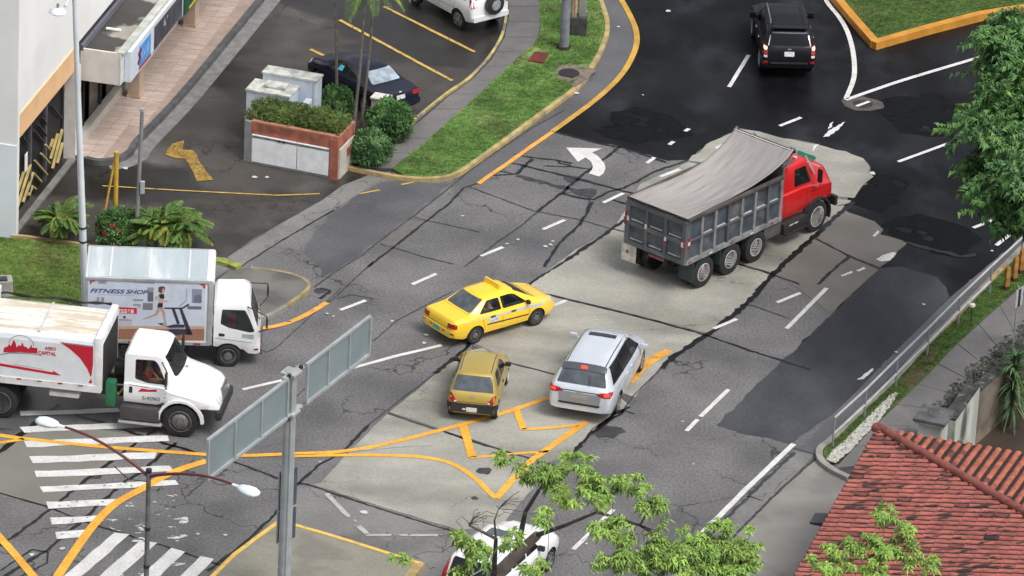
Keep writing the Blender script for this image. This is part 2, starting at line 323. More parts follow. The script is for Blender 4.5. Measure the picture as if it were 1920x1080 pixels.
# tar-sealed joints and cracks
tarlines = [
 ([(-5, 850), (40, 815), (70, 790), (112, 758)], .2, 1), ([(300, 800), (273, 818), (225, 853), (150, 908), (98, 952), (40, 995), (-10, 1030)], .12, 1),
 ([(330, 830), (265, 884), (230, 905), (155, 975), (90, 1030), (0, 1085)], .13, 1), ([(-5, 923), (90, 950), (165, 980), (240, 1003), (330, 1030), (400, 1055), (436, 1066)], .08, 1),
 ([(140, 778), (195, 793), (230, 805), (290, 825), (385, 853)], .13, 1), ([(430, 862), (530, 900), (575, 908), (700, 950), (860, 1000)], .09, 1),
 ([(390, 1070), (450, 1025), (515, 965), (550, 915), (600, 870), (640, 850), (690, 797)], .11, 1), ([(690, 797), (760, 742), (820, 697)], .06, 0),
 ([(815, 700), (870, 657), (885, 640)], .16, 1), ([(955, 562), (1010, 520), (1060, 490)], .1, 1), ([(1060, 490), (1110, 455), (1148, 429), (1185, 400)], .17, 1),
 ([(1060, 865), (1105, 815), (1140, 790), (1170, 770)], .15, 1), ([(1165, 775), (1185, 745), (1240, 690)], .07, 0), ([(1240, 690), (1270, 663), (1300, 643), (1330, 625), (1400, 570), (1450, 515), (1470, 495), (1530, 440), (1560, 412), (1600, 378)], .22, 1),
 ([(1030, 552), (1110, 572), (1200, 594), (1330, 630), (1400, 655), (1520, 693)], .1, 1), ([(1330, 480), (1390, 497), (1450, 515), (1500, 533)], .11, 1),
 ([(1395, 570), (1412, 573), (1480, 597)], .07, 0), ([(1530, 447), (1592, 480), (1650, 503)], .11, 1), ([(1592, 481), (1568, 500), (1535, 533)], .13, 1), ([(1570, 385), (1590, 384)], .08, 1),
 ([(727, 774), (780, 793), (835, 810)], .09, 0), ([(835, 810), (900, 832), (960, 850), (1040, 872)], .1, 1), ([(955, 680), (1000, 692), (1050, 704)], .05, 0),
 ([(1034, 245), (1125, 269), (1165, 276), (1250, 304)], .12, 1), ([(1165, 273), (1105, 318), (1080, 338), (1055, 360), (1010, 395)], .12, 1), ([(1010, 395), (975, 425), (935, 452), (870, 500)], .08, 0),
 ([(950, 303), (990, 312), (1090, 337), (1170, 358), (1230, 372)], .13, 1), ([(965, 289), (995, 295), (1045, 300), (1073, 306)], .1, 1), ([(1020, 311), (1070, 312), (1108, 317)], .07, 1), ([(1045, 300), (1050, 306), (1070, 310)], .08, 1),
 ([(966, 327), (975, 320), (990, 305), (998, 298)], .15, 1), ([(925, 329), (965, 326), (935, 320)], .07, 1), ([(970, 328), (1000, 337), (1060, 352), (1110, 370)], .28, 0), ([(1055, 362), (1085, 370), (1110, 374)], .15, 1),
 ([(1112, 375), (1140, 360), (1170, 352), (1195, 340), (1225, 322), (1290, 300)], .1, 1), ([(1110, 378), (1100, 400), (1088, 420), (1050, 455), (1020, 500)], .12, 1), ([(1140, 372), (1175, 382), (1200, 388)], .12, 1),
 ([(590, 538), (625, 512), (680, 477), (710, 453), (775, 405), (830, 362), (850, 345), (900, 305), (1000, 238), (1060, 205)], .06, 0), ([(690, 500), (733, 467), (800, 414), (840, 383), (870, 352), (897, 343)], .09, 1),
 ([(713, 457), (735, 463), (790, 480), (850, 495)], .06, 0), ([(775, 406), (800, 413), (870, 428), (900, 435)], .06, 0), ([(880, 350), (1000, 395), (1090, 412), (1150, 430), (1175, 437)], .06, 0),
 ([(452, 499), (505, 465), (553, 436), (580, 420), (625, 394)], .06, 1), ([(425, 482), (523, 420), (608, 372)], .04, 0), ([(600, 540), (620, 545), (600, 560)], .12, 1), ([(560, 600), (575, 590), (625, 560), (700, 490)], .06, 0),
 ([(1530, 858), (1450, 930), (1345, 1038)], .1, 0), ([(1490, 848), (1412, 922), (1322, 1012)], .16, 0), ([(1400, 930), (1430, 938)], .07, 1), ([(1480, 837), (1530, 852)], .07, 0),
 ([(1700, 455), (1800, 480), (1830, 478)], .2, 1), ([(630, 560), (660, 552), (700, 560)], .05, 0), ([(350, 930), (440, 850), (560, 740), (660, 640)], .045, 0), ([(400, 620), (500, 660), (520, 650), (640, 540)], .04, 0), ([(700, 640), (745, 600), (850, 545)], .05, 0), ([(0, 1070), (60, 1030), (90, 1035), (88, 1055), (40, 1080)], .06, 1),
 ([(1120, 800), (1150, 778), (1180, 762)], .12, 1), ([(1165, 768), (1190, 776)], .06, 1),
]
for p, wd, k in tarlines: line('tar_seam', p, .014, wd*(.85 if k else .8), m_tar if k else m_tarl, road, jw=.38, step=.16)
for px, py, r in [(1140, 808, .45), (907, 883, .25), (890, 934, .12), (1072, 335, .3), (1100, 360, .4), (280, 850, .2), (180, 893, .2), (600, 545, .2)]:
    c = G(px, py, .013); flat('tar_blot', [c+Vector((cos(a)*r*random.uniform(.7, 1.2), sin(a)*r*random.uniform(.7, 1.2), 0)) for a in [i*pi/6 for i in range(12)]], m_tarl, road)
# rough dark areas in the black asphalt (patches that were rolled later)
for p in [[(1130, 215), (1180, 195), (1260, 220), (1290, 250), (1210, 268), (1120, 250)], [(1640, 420), (1700, 400), (1800, 420), (1850, 460), (1780, 480), (1700, 452)], [(1550, 330), (1640, 320), (1720, 345), (1660, 400), (1600, 385)], [(1640, 190), (1760, 170), (1830, 210), (1800, 260), (1680, 245)]]:
    sheet('rolled_patch', p, .008, M('darkest_asphalt', (.0045, .0045, .0055), spec=.05, rough=.4, var=.3, wear=.4, wearscale=1.1), road, jg=.3, step=.5)
# --------------------------- painted markings
Z1, Z2 = .018, .022
for a, b_, c_, d_ in [(1367, 163, 1404, 103), (1462, 236, 1502, 220), (1684, 303, 1780, 268), (1825, 427, 1865, 411), (1868, 460, 1893, 440), (1902, 432, 1925, 412), (1213, 306, 1227, 295), (1238, 331, 1275, 317), (1343, 278, 1372, 262),
    (1131, 380, 1169, 362), (1018, 430, 1059, 412), (902, 480, 943, 463), (773, 533, 818, 513), (638, 581, 686, 563), (1028, 577, 1062, 563), (1457, 567, 1501, 549), (1338, 616, 1382, 598), (1475, 616, 1550, 540), (1287, 808, 1308, 786), (1313, 781, 1366, 730), (1075, 1030, 1150, 955), (1255, 271, 1263, 265), (1284, 246, 1292, 241)]:
    line('lane_dash', [(a, b_), (c_, d_)], Z1, .14, m_white, road, jw=.04, step=.3)
for p in [[(1538, -25), (1552, 5), (1572, 30), (1587, 55), (1597, 85), (1602, 120), (1600, 150), (1586, 185)], [(1586, 187), (1640, 168), (1700, 148), (1800, 118), (1850, 103), (1960, 68)]]:
    line('lane_line', p, Z1, .17, m_white, road, smooth_=True)
line('lane_line', [(645, 694), (740, 668), (828, 647)], Z1, .15, m_white, road, jw=.05, step=.4)
line('lane_line', [(455, 730), (545, 709)], Z1, .14, m_white, road)
line('lane_line', [(1310, 1006), (1400, 916), (1488, 832)], Z1, .17, m_white, road, jw=.07, step=.3)
for p in [[(1544, 257), (1552, 246), (1566, 238), (1584, 228), (1572, 243), (1555, 255)], [(1551, 243), (1557, 232), (1562, 228), (1560, 238)], [(1643, 486), (1655, 478), (1676, 472), (1681, 475), (1668, 489), (1652, 490)], [(1636, 442), (1644, 432), (1648, 434), (1641, 444)], [(1607, 712), (1622, 700), (1637, 690), (1636, 696), (1620, 710)], [(1576, 516), (1597, 508), (1599, 511), (1580, 518)], [(1606, 507), (1620, 500), (1623, 503), (1610, 509)],
          [(1526, 272), (1535, 270), (1524, 284)], [(1870, 300), (1880, 298), (1876, 303)]]:
    sheet('paint_remnant', p, Z1, m_white, road, jg=.02, step=.1)
sheet('turn_arrow', [(860+x/6, 220+y/6) for x, y in [(1210, 340), (1610, 350), (1500, 395), (1560, 430), (1600, 470), (1640, 520), (1652, 570), (1630, 630), (1580, 665), (1465, 630), (1500, 590), (1510, 550), (1490, 500), (1430, 450), (1340, 500)]], Z1, m_white, road)
crossing = [[(38, 771), (220, 765), (228, 772), (40, 780)], [(38, 800), (300, 790), (315, 799), (46, 811)], [(46, 827), (316, 816), (319, 826), (50, 839)], [(56, 856), (295, 848), (290, 860), (60, 868)], [(64, 883), (320, 873), (328, 884), (68, 895)]]
crossw = [[(74, 912), (330, 900), (335, 909), (80, 923)], [(86, 941), (225, 935), (213, 947), (92, 953)], [(92, 971), (190, 966), (195, 976), (98, 984)], [(102, 998), (160, 993), (158, 1006), (108, 1011)]]
for q in crossing: sheet('crossing_bar', q, Z1, m_white, road, jg=.03, step=.4)
for q in crossw: sheet('crossing_bar', q, Z1, M('chipped_white_road_paint', (.60, .60, .58), rough=.65, var=.12, wear=.36, wearscale=8), road, jg=.03, step=.4)
for q in [[(195, 972), (350, 960), (355, 985), (215, 1000)], [(200, 1000), (350, 985), (380, 1010), (230, 1028)], [(240, 935), (345, 925), (350, 950), (230, 965)], [(215, 1050), (330, 1030), (350, 1060), (210, 1085)]]:
    sheet('worn_crossing', q, Z1-.002, M('nearly_gone_white_paint', (.55, .55, .53), rough=.65, var=.1, wear=.605, wearscale=2.6, stretch=(.7, 1.3, 1)), road)
for q in [[(105, 1092), (215, 998), (243, 1002), (140, 1092)], [(172, 1092), (262, 1015), (295, 1017), (212, 1092)], [(250, 1092), (322, 1027), (347, 1034), (288, 1092)], [(325, 1092), (377, 1042), (402, 1048), (357, 1092)]]:
    sheet('crossing_bar', q, Z1, m_white, road, jg=.02, step=.4)
ylines = [([(-20, 813), (45, 822), (200, 838), (388, 852), (450, 854), (540, 851), (640, 846), (720, 833), (800, 813), (868, 795), (950, 772), (1030, 745)], .19), ([(-20, 833), (45, 823)], .15), ([(540, 855), (640, 853), (740, 854), (800, 858), (850, 870), (890, 896), (915, 920), (930, 934)], .18),
 ([(388, 864), (340, 879), (300, 897), (265, 917), (215, 945), (175, 985), (135, 1040), (95, 1100)], .27), ([(-25, 980), (20, 1030), (75, 1095)], .25)]
for p, wd in ylines: line('yellow_line', p, Z2, wd, m_yel, road, smooth_=True)
for p, wd in [([(930, 934), (960, 900), (1000, 860), (1050, 825), (1100, 790)], .22), ([(868, 795), (885, 857)], .26), ([(882, 858), (960, 851), (1030, 846)], .13), ([(968, 768), (982, 805)], .2), ([(980, 805), (1030, 802), (1085, 797)], .15)]:
    line('yellow_line', p, Z2+.003, wd, m_yel, road, jw=.06, step=.3)
line('yellow_line', [(1178, 716), (1200, 694), (1222, 674), (1256, 657)], Z2, .30, M('smudged_yellow_paint', (.62, .31, .05), rough=.6, var=.2, wear=.33, wearscale=3), road, jw=.12, step=.4)
line('yellow_line', [(897, 344), (960, 300), (1036, 247)], Z2, .16, m_yelworn, road, jw=.1, step=.3)
line('yellow_line', [(1036, 246), (1060, 229), (1120, 184), (1165, 140), (1190, 95), (1193, 60), (1178, 22), (1150, -25)], Z2, .2, M('dull_yellow_road_paint', (.50, .29, .045), rough=.6, var=.18, scale=1.5), road, smooth_=True)
line('yellow_line', [(488, 616), (530, 608), (570, 592), (613, 567)], Z2, .2, m_yelworn, road, smooth_=True)
for p, wd in [([(720, 12), (800, 52), (890, 97)], .13), ([(637, 37), (740, 93), (848, 151)], .14), ([(582, 92), (614, 107)], .14), ([(192, 348), (340, 357), (520, 366), (600, 363)], .07), ([(674, 363), (712, 356)], .08), ([(752, 346), (776, 341)], .09)]:
    line('parking_line', p, Z1, wd, m_yelpark, road, jw=.1, step=.3)
for p in [[(340, 287), (362, 283), (392, 330), (398, 336), (370, 340), (366, 330)], [(310, 290), (322, 268), (345, 262), (340, 280), (360, 281), (374, 292), (345, 297), (325, 296)]]:
    Z1 += .004; sheet('parking_arrow', p, Z1, M('chipped_amber_paint', (.30, .19, .04), rough=.65, var=.25, wear=.40, wearscale=14), road, jg=.04)
line('faded_line', [(612, 925), (645, 960), (690, 1002)], Z1, .16, M('ghost_white_paint', (.38, .38, .36), rough=.7, wear=.42, wearscale=2), road, step=.3, jw=.1)
line('faded_line', [(686, 1003), (760, 1003), (860, 1004)], Z1, .13, MATS['ghost_white_paint'], road, step=.3, jw=.1)
line('faded_line', [(655, 846), (740, 838), (808, 834)], Z1, .05, MATS['ghost_white_paint'], road)
# small pale scraps lying on the road
for px, py, r in [(682, 960, .13), (800, 628, .1), (795, 643, .08), (422, 1003, .07), (371, 1001, .07), (1033, 459, .08), (1023, 462, .1), (971, 449, .07), (951, 457, .07), (1037, 452, .06), (867, 405, .07), (1205, 178, .05), (1253, 21, .1), (1637, 325, .12), (1160, 50, .08), (60, 1040, .1), (118, 1028, .1), (600, 866, .05), (1280, 790, .05), (790, 249, .12), (1068, 21, .07), (1012, 155, .12), (1081, 175, .1), (236, 315, .12), (478, 332, .1), (500, 332, .08), (855, 562, .05), (735, 602, .06), (625, 593, .06), (613, 588, .06), (1120, 600, .05), (1680, 660, .07), (1732, 571, .06), (1860, 470, .06), (1300, 870, .04), (320, 385, .07), (1100, 1020, .05)]:
    c = G(px, py, .026); flat('paper_scrap', [c+Vector((cos(a)*r*random.uniform(.5, 1.2), sin(a)*r*random.uniform(.5, 1.3), random.uniform(0, .012))) for a in [i*pi/3.5 for i in range(7)]], M('paper_pale', (.50, .50, .48), rough=.8), road)
for px, py, r in [(1618, 195, .62), ]:
    c = G(px, py, .01); flat('manhole_surround', [c+Vector((cos(a)*r*1.15*random.uniform(.9, 1.1), sin(a)*r*random.uniform(.9, 1.1), 0)) for a in [i*pi/8 for i in range(16)]], M('manhole_concrete', (.075, .068, .06), rough=.7, var=.2), road)
    flat('manhole_cover', [c+Vector((cos(a)*.34, sin(a)*.34, .006)) for a in [i*pi/12 for i in range(24)]], M('cast_iron', (.022, .022, .025), rough=.5, var=.2), road)
line('lane_dash', [(1606, 199), (1630, 190)], .03, .13, m_white, road)
# --------------------------- kerbs, lawns, pavements
def kerb(name, px, mat, width=.16, h=.13, parent=None, side=0, sm=True, **k):
    P = [G(x, y, h) for x, y in px]
    if sm: P = smooth_line(P, 5)
    return ribbon(name, P, width, mat, parent, thick=h+.02, side=side, **k)
K1 = [(655, 312), (700, 321), (745, 329), (800, 333), (850, 326), (900, 295), (1000, 222), (1083, 160), (1113, 118), (1133, 78), (1139, 44), (1128, 3), (1105, -50)]
K2 = [(935, -60), (945, -12), (949, 28), (940, 68), (915, 108), (880, 145), (840, 172), (790, 212), (768, 232), (735, 262)]
def plate(name, px, z, mat, thick, jg=0, **k):
    P = [G(x, y, z) for x, y in px]
    if jg: P = jag(P, jg)
    return flat(name, P, mat, None, thick=thick, **k)
lawn = plate('lawn', [(736, 315), (760, 328), (800, 331), (850, 324), (900, 293), (1000, 220), (1081, 158), (1111, 117), (1131, 77), (1137, 44), (1126, 3), (1103, -50), (1000, -50), (1006, 0), (1014, 40), (1012, 64), (1000, 84), (975, 103), (920, 155), (901, 174), (797, 266)], .12, m_grass, .12, kind='structure')
kerb('kerb', K1, m_kerby, parent=lawn)
pav = plate('pavement', [(700, 319), (736, 316), (797, 267), (901, 175), (920, 156), (975, 104), (1000, 85), (1012, 65), (1014, 40), (1006, 0), (1000, -50), (945, -50), (950, -10), (953, 28), (944, 70), (920, 110), (884, 148), (844, 176), (794, 216), (772, 236), (700, 290), (662, 312)], .10, m_tarl, .1, kind='structure')
kerb('kerb', K2, M('thin_yellow_kerb', (.42, .35, .14), rough=.7, var=.3, scale=2.5, col2=(.22, .2, .15), c2scale=2), width=.1, h=.12, parent=pav)
# pavement slabs, one by one, between the parking kerb and the lawn
def slab_row(L_, R_, n, z, mat, parent, gap=.02, thick=.06):
    def at(P, t):
        P = [G(x, y, z) for x, y in P]; D = [0]
        for a, b_ in zip(P, P[1:]): D.append(D[-1]+(b_-a).length)
        s_ = t*D[-1]
        for i in range(len(P)-1):
            if s_ <= D[i+1] or i == len(P)-2: return P[i].lerp(P[i+1], (s_-D[i])/max(D[i+1]-D[i], 1e-6))
    for i in range(n):
        g = gap/2/12
        a, b_, c, d = at(L_, i/n+g), at(R_, i/n+g), at(R_, (i+1)/n-g), at(L_, (i+1)/n-g)
        mid0, mid1 = at(L_, (i+.5)/n), at(R_, (i+.5)/n)
        dz = Vector((0, 0, random.uniform(-.006, .006)))
        flat('paving_slab', [p+dz for p in (a, b_, mid1, c, d, mid0)], mat, parent, thick=thick)
slab_row([(668, 312), (775, 237), (846, 177), (886, 149), (922, 111), (946, 70), (955, 28), (950, -45)], [(735, 315), (796, 267), (900, 175), (974, 103), (1000, 84), (1011, 64), (1013, 40), (1005, -45)], 13, .13, m_walk, pav)
# raised orange-kerbed lawn
isl = plate('traffic_island', [(1520, -80), (1574, -12), (1608, 28), (1645, 74), (1742, 43), (1842, 17), (1925, 6), (2000, -2), (2100, -80)], .22, m_grassd, .2, kind='structure')
kerb('kerb', [(1500, -80), (1565, -12), (1602, 32), (1641, 76)], m_kerbo, width=.3, h=.27, parent=isl, sm=False)
kerb('kerb', [(1638, 78), (1740, 49), (1840, 23), (1925, 10), (2010, 2)], m_kerbo, width=.3, h=.272, parent=isl, sm=False)
# lower left lawn with yellow kerb
l2 = plate('lawn', [(-200, 430), (-60, 438), (22, 446), (90, 452), (160, 463), (260, 474), (395, 488), (432, 494), (395, 510), (330, 560), (250, 590), (200, 585), (60, 566), (-40, 555), (-200, 540)], .12, M('lower_lawn', (.095, .155, .035), rough=.9, var=.28, scale=.8, fvar=.3, fine=6, bump=.8, bscale=30, col2=(.15, .165, .06), c2scale=.45, c2lo=.48, c2hi=.66, spec=.2), .12, kind='structure')
kerb('kerb', [(22, 440), (50, 442), (90, 448), (125, 452), (180, 460), (260, 470), (395, 484)], m_kerby, parent=l2, width=.12)
kerb('kerb', [(395, 484), (420, 488), (448, 498)], M('mossy_kerb', (.24, .27, .06), rough=.85, var=.3, scale=4), parent=l2, width=.3)
plate('verge_slab', [(395, 492), (430, 503), (400, 525), (395, 528)], .13, m_concd, .1, kind='structure')
# little island beside the box truck
ti = plate('traffic_island', [(380, 545), (430, 508), (475, 500), (540, 510), (575, 524), (580, 537), (570, 548), (540, 570), (515, 584), (490, 592), (440, 590), (390, 580)], .12, M('island_paving', (.14, .135, .125), rough=.75, var=.2, scale=.8, col2=(.10, .1, .095)), .12, kind='structure')
kerb('kerb', [(470, 501), (500, 504), (540, 511), (566, 520), (579, 532), (576, 542), (556, 558), (536, 572)], M('dull_yellow_kerb', (.26, .22, .11), rough=.8, var=.25, scale=3), parent=ti, width=.12)
kerb('kerb', [(536, 572), (515, 584), (490, 593), (440, 590)], m_kerb, parent=ti, width=.14)
# bottom concrete island with yellow edge
bi = plate('traffic_island', [(370, 1110), (440, 1040), (517, 981), (540, 981), (660, 1015), (783, 1053), (770, 1075), (740, 1110)], .14, m_warm, .14, kind='structure')
kerb('kerb', [(370, 1108), (440, 1038), (524, 976)], M('bright_yellow_kerb', (.72, .47, .10), rough=.6, var=.12, scale=2, col2=(.45, .33, .12), c2scale=2, c2lo=.55, c2hi=.7), parent=bi, width=.13, h=.16, sm=False)
kerb('kerb', [(530, 977), (600, 997), (660, 1015), (786, 1055)], MATS['bright_yellow_kerb'], parent=bi, width=.13, h=.162, sm=False)
kerb('kerb', [(788, 1052), (768, 1080), (745, 1112)], m_kerby, parent=bi, width=.28, h=.161, sm=False)
# right-hand verge, kerb, pavement
verge = plate('verge', [(1548, 868), (1543, 850), (1548, 838), (1565, 822), (1625, 763), (1685, 706), (1738, 648), (1798, 590), (1851, 535), (1907, 478), (1962, 423), (2040, 345), (2080, 380), (1920, 531), (1850, 593), (1783, 654), (1740, 701), (1670, 768), (1621, 817), (1575, 862)], .12, m_grassd, .12, kind='structure')
kerb('kerb', [(1592, 893), (1565, 880), (1543, 864), (1536, 850), (1540, 836), (1561, 820), (1623, 760), (1683, 703), (1736, 645), (1796, 587), (1849, 532), (1905, 475), (1960, 420), (2030, 350)], m_kerb, parent=verge, width=.2, h=.15)
kerb('kerb', [(1770, 614), (1800, 585), (1850, 532), (1885, 496)], M('orange_edge', (.42, .24, .08), rough=.8, var=.3, scale=4), parent=verge, width=.08, h=.17)
plate('pavement', [(1575, 870), (1621, 818), (1670, 769), (1740, 701), (1783, 654), (1850, 593), (1920, 531), (2060, 400), (2070, 480), (1925, 612), (1827, 692), (1771, 757), (1740, 790), (1700, 850), (1640, 900), (1592, 893), (1562, 878)], .11, m_tarl, .1, kind='structure')
pv2 = bpy.data.objects['pavement.001']
slab_row([(1566, 878), (1621, 819), (1670, 770), (1740, 702), (1784, 655), (1851, 594), (1921, 532), (2058, 402)], [(1690, 862), (1738, 792), (1770, 757), (1826, 692), (1924, 612), (2066, 500)], 13, .14, m_walk, pv2)
line('planting_bed', [(1752, 790), (1785, 755), (1840, 697), (1925, 624), (2060, 515)], .10, .55, m_soil, None, step=.4, jw=.1, thick=.2, kind='structure')
# ================================================================== VEHICLES
m_glass = M('tinted_glass', (.012, .014, .016), rough=.06, var=0, spec=.7, alpha=.86)
m_clear = M('clear_glass', (.03, .04, .04), rough=.05, var=0, spec=.8, alpha=.26)
m_greyglass = M('painted_sky_glass', (.085, .10, .115), rough=.12, var=.25, scale=3, spec=.8, alpha=.93)  # grey-blue tone puts the sky's reflection into the glass colour
m_tyre = M('tyre_rubber', (.018, .018, .019), rough=.85, var=.25, scale=6)
m_alloy = M('alloy_wheel', (.55, .55, .56), rough=.35, metal=.7, var=.1)
m_steel = M('dusty_steel_wheel', (.16, .155, .15), rough=.6, metal=.3, var=.25, scale=12)
m_whitewheel = M('white_painted_wheel', (.62, .61, .58), rough=.5, var=.12, scale=9)
m_inner = M('dark_cabin_trim', (.02, .02, .022), rough=.8, var=.2)
m_plast = M('black_plastic', (.022, .023, .026), rough=.55, var=.15)
m_tail = M('red_tail_lamp', (.34, .010, .012), rough=.15, coat=.8, var=.1)
m_lit = M('lit_brake_lamp', (.9, .05, .03), rough=.3, emit=.7)
m_litw = M('lit_lamp_core', (1.0, .62, .42), rough=.3, emit=1.6)
m_lens = M('clear_lamp_lens', (.62, .63, .64), rough=.12, coat=.8, var=.1)
m_plate = M('licence_plate', (.62, .64, .64), rough=.5, var=.12, scale=12)
m_seam = M('panel_gap', (.012, .012, .012), rough=.8, var=0)
m_chrome = M('chrome', (.6, .6, .62), rough=.18, metal=1, var=.05)
m_frame = M('chassis_black', (.022, .020, .018), rough=.75, var=.3, scale=4)

def lerpk(K, y):
    if y <= K[0][0]: return K[0][1]
    for (a, va), (b_, vb) in zip(K, K[1:]):
        if y <= b_: return va+(vb-va)*(y-a)/max(b_-a, 1e-9)
    return K[-1][1]
def sm(K, y, s=.06):
    return (lerpk(K, y-s)+2*lerpk(K, y)+lerpk(K, y+s))/4
def cutmesh(me_obj, cutters):
    """subtract closed cutter meshes, returns a new mesh datablock"""
    tmp = []; par = me_obj.parent; me_obj.parent = None
    for c in cutters:
        o = bpy.data.objects.new('cutter', c); COL.objects.link(o); tmp.append(o)
        md = me_obj.modifiers.new('cut', 'BOOLEAN'); md.operation = 'DIFFERENCE'; md.solver = 'EXACT'; md.object = o; md.material_mode = 'TRANSFER'
    dg = bpy.context.evaluated_depsgraph_get(); dg.update()
    me = bpy.data.meshes.new_from_object(me_obj.evaluated_get(dg)); me_obj.modifiers.clear()
    for o in tmp: bpy.data.objects.remove(o)
    me_obj.parent = par
    old = me_obj.data; me_obj.data = me; me.name = old.name
    if len(me.materials) == 0: me.materials.append(m_plast)
    return me
def roundpoly(P, r, n=3):
    out = []; P = [Vector((*p, 0)) for p in P]
    for i, p in enumerate(P):
        a = P[i-1]; b_ = P[(i+1) % len(P)]
        ra = min(r, (a-p).length*.45); rb = min(r, (b_-p).length*.45)
        q0 = p+(a-p).normalized()*ra; q1 = p+(b_-p).normalized()*rb
        for k in range(n+1):
            t = k/n; out.append((q0*(1-t)**2+p*2*t*(1-t)+q1*t*t).to_2d())
    return out
class Surf:
    """a body surface that glass, lamps and trim are fitted onto"""
    def __init__(s, me):
        bm = bmesh.new(); bm.from_mesh(me); s.t = BVHTree.FromBMesh(bm); bm.free()
    def hit(s, axis, a, b_):
        if axis == '+x': o, d = Vector((4, a, b_)), Vector((-1, 0, 0))
        elif axis == '-x': o, d = Vector((-4, a, b_)), Vector((1, 0, 0))
        elif axis == 'rear': o, d = Vector((a, -6, b_)), Vector((0, 1, 0))
        elif axis == 'front': o, d = Vector((a, 14, b_)), Vector((0, -1, 0))
        else: o, d = Vector((a, b_, 8)), Vector((0, 0, -1))
        h, n, i, q = s.t.ray_cast(o, d)
        if h is None:
            return None, -d
        if n.dot(d) > 0: n = -n
        return h, n
    def panel(s, name, axis, poly, mat, parent, off=.006, r=.03, grid=.12, thick=.015, smooth=True, **k):
        P = roundpoly(poly, r) if r else [Vector(p) for p in poly]
        bm = bmesh.new(); f = bm.faces.new([bm.verts.new((p[0], p[1], 0)) for p in P])
        xs = [p[0] for p in P]; ys = [p[1] for p in P]
        for lo, hi, nrm in ((min(xs), max(xs), Vector((1, 0, 0))), (min(ys), max(ys), Vector((0, 1, 0)))):
            n = int((hi-lo)/grid)
            for i in range(1, n+1):
                c = nrm*(lo+(hi-lo)*i/(n+1))
                bmesh.ops.bisect_plane(bm, geom=bm.verts[:]+bm.edges[:]+bm.faces[:], plane_co=c, plane_no=nrm)
        last = None; res = {}
        for v in bm.verts:
            h, n = s.hit(axis, v.co.x, v.co.y)
            res[v] = (h, n)
        good = [(v.co.copy(), h, n) for v, (h, n) in res.items() if h is not None]
        if not good: bm.free(); return None
        for v, (h, n) in res.items():
            if h is None:
                q = min(good, key=lambda g: (g[0]-v.co).length); h, n = q[1], q[2]
                res[v] = (h, n)
        vn = {v: res[v][1] for v in res}
        for v, (h, n) in res.items(): v.co = h+n*off
        if thick:
            be = [e for e in bm.edges if e.is_boundary]
            ex = bmesh.ops.extrude_edge_only(bm, edges=be)
            for v in ex['geom']:
                if isinstance(v, bmesh.types.BMVert):
                    o = min(vn, key=lambda q: (q.co-v.co).length); v.co = v.co-vn[o]*thick
        bmesh.ops.recalc_face_normals(bm, faces=bm.faces)
        c = sum((v.co for v in bm.verts), Vector())/len(bm.verts)
        me = bpy.data.meshes.new(name); bm.to_mesh(me); bm.free()
        return fin(me, name, mat, parent, 50 if smooth else False, **k)
def wheel_pair(root, x, y, r, wd, rimmat, style='alloy', dual=False, rimr=None):
    rimr = rimr or r*.66
    for s in (-1, 1):
        b = B(); xo = s*x
        prof = [(rimr, 0), (r*.93, .0), (r, .02), (r, wd-.03), (r*.93, wd), (rimr, wd)]
        b.lathe([(a, -s*c) for a, c in prof], c=(xo, y, r))
        if dual: b.lathe([(a, -s*(c+wd+.06)) for a, c in prof], c=(xo, y, r))
        t = b.build('wheel', m_tyre, root, smooth=35)
        q = B()
        if style == 'alloy':
            q.lathe([(rimr, -s*.0), (rimr*.96, s*.004), (rimr*.9, -s*.03), (rimr*.88, -s*.12)], c=(xo, y, r))
            for k in range(6):
                a = 2*pi*k/6; q.bar((xo-s*.02, y, r), (xo-s*.012, y+cos(a)*rimr*.95, r+sin(a)*rimr*.95), rimr*.2, .03)
            q.lathe([(rimr*.24, s*.0), (rimr*.2, s*.008), (0.001, s*.01)], c=(xo, y, r), n=12)
        elif style == 'steel':
            q.lathe([(rimr, s*.0), (rimr*.95, s*.006), (rimr*.85, -s*.03), (rimr*.6, -s*.035), (rimr*.5, s*.005), (rimr*.3, s*.012), (.001, s*.012)], c=(xo, y, r))
            for k in range(8):
                a = 2*pi*k/8; q.cyl((xo-s*.045, y+cos(a)*rimr*.73, r+sin(a)*rimr*.73), (xo-s*.02, y+cos(a)*rimr*.73, r+sin(a)*rimr*.73), rimr*.06, n=6)
        elif style == 'truckrear':
            q.lathe([(rimr, s*.0), (rimr*.94, s*.006), (rimr*.88, -s*.11), (rimr*.5, -s*.13), (rimr*.42, -s*.05), (rimr*.2, -s*.03), (.001, -s*.03)], c=(xo, y, r))
            for k in range(8):
                a = 2*pi*k/8; q.cyl((xo-s*.14, y+cos(a)*rimr*.64, r+sin(a)*rimr*.64), (xo-s*.09, y+cos(a)*rimr*.64, r+sin(a)*rimr*.64), rimr*.07, n=6)
        else:
            q.lathe([(rimr, s*.0), (rimr*.94, s*.01), (rimr*.86, -s*.03), (rimr*.62, s*.02), (rimr*.5, s*.05), (rimr*.26, s*.06), (rimr*.22, s*.1), (.001, s*.1)], c=(xo, y, r))
            for k in range(10):
                a = 2*pi*k/10; q.cyl((xo+s*.02, y+cos(a)*rimr*.4, r+sin(a)*rimr*.4), (xo+s*.075, y+cos(a)*rimr*.4, r+sin(a)*rimr*.4), rimr*.05, n=6)
        q.build('rim', rimmat, t, smooth=35)
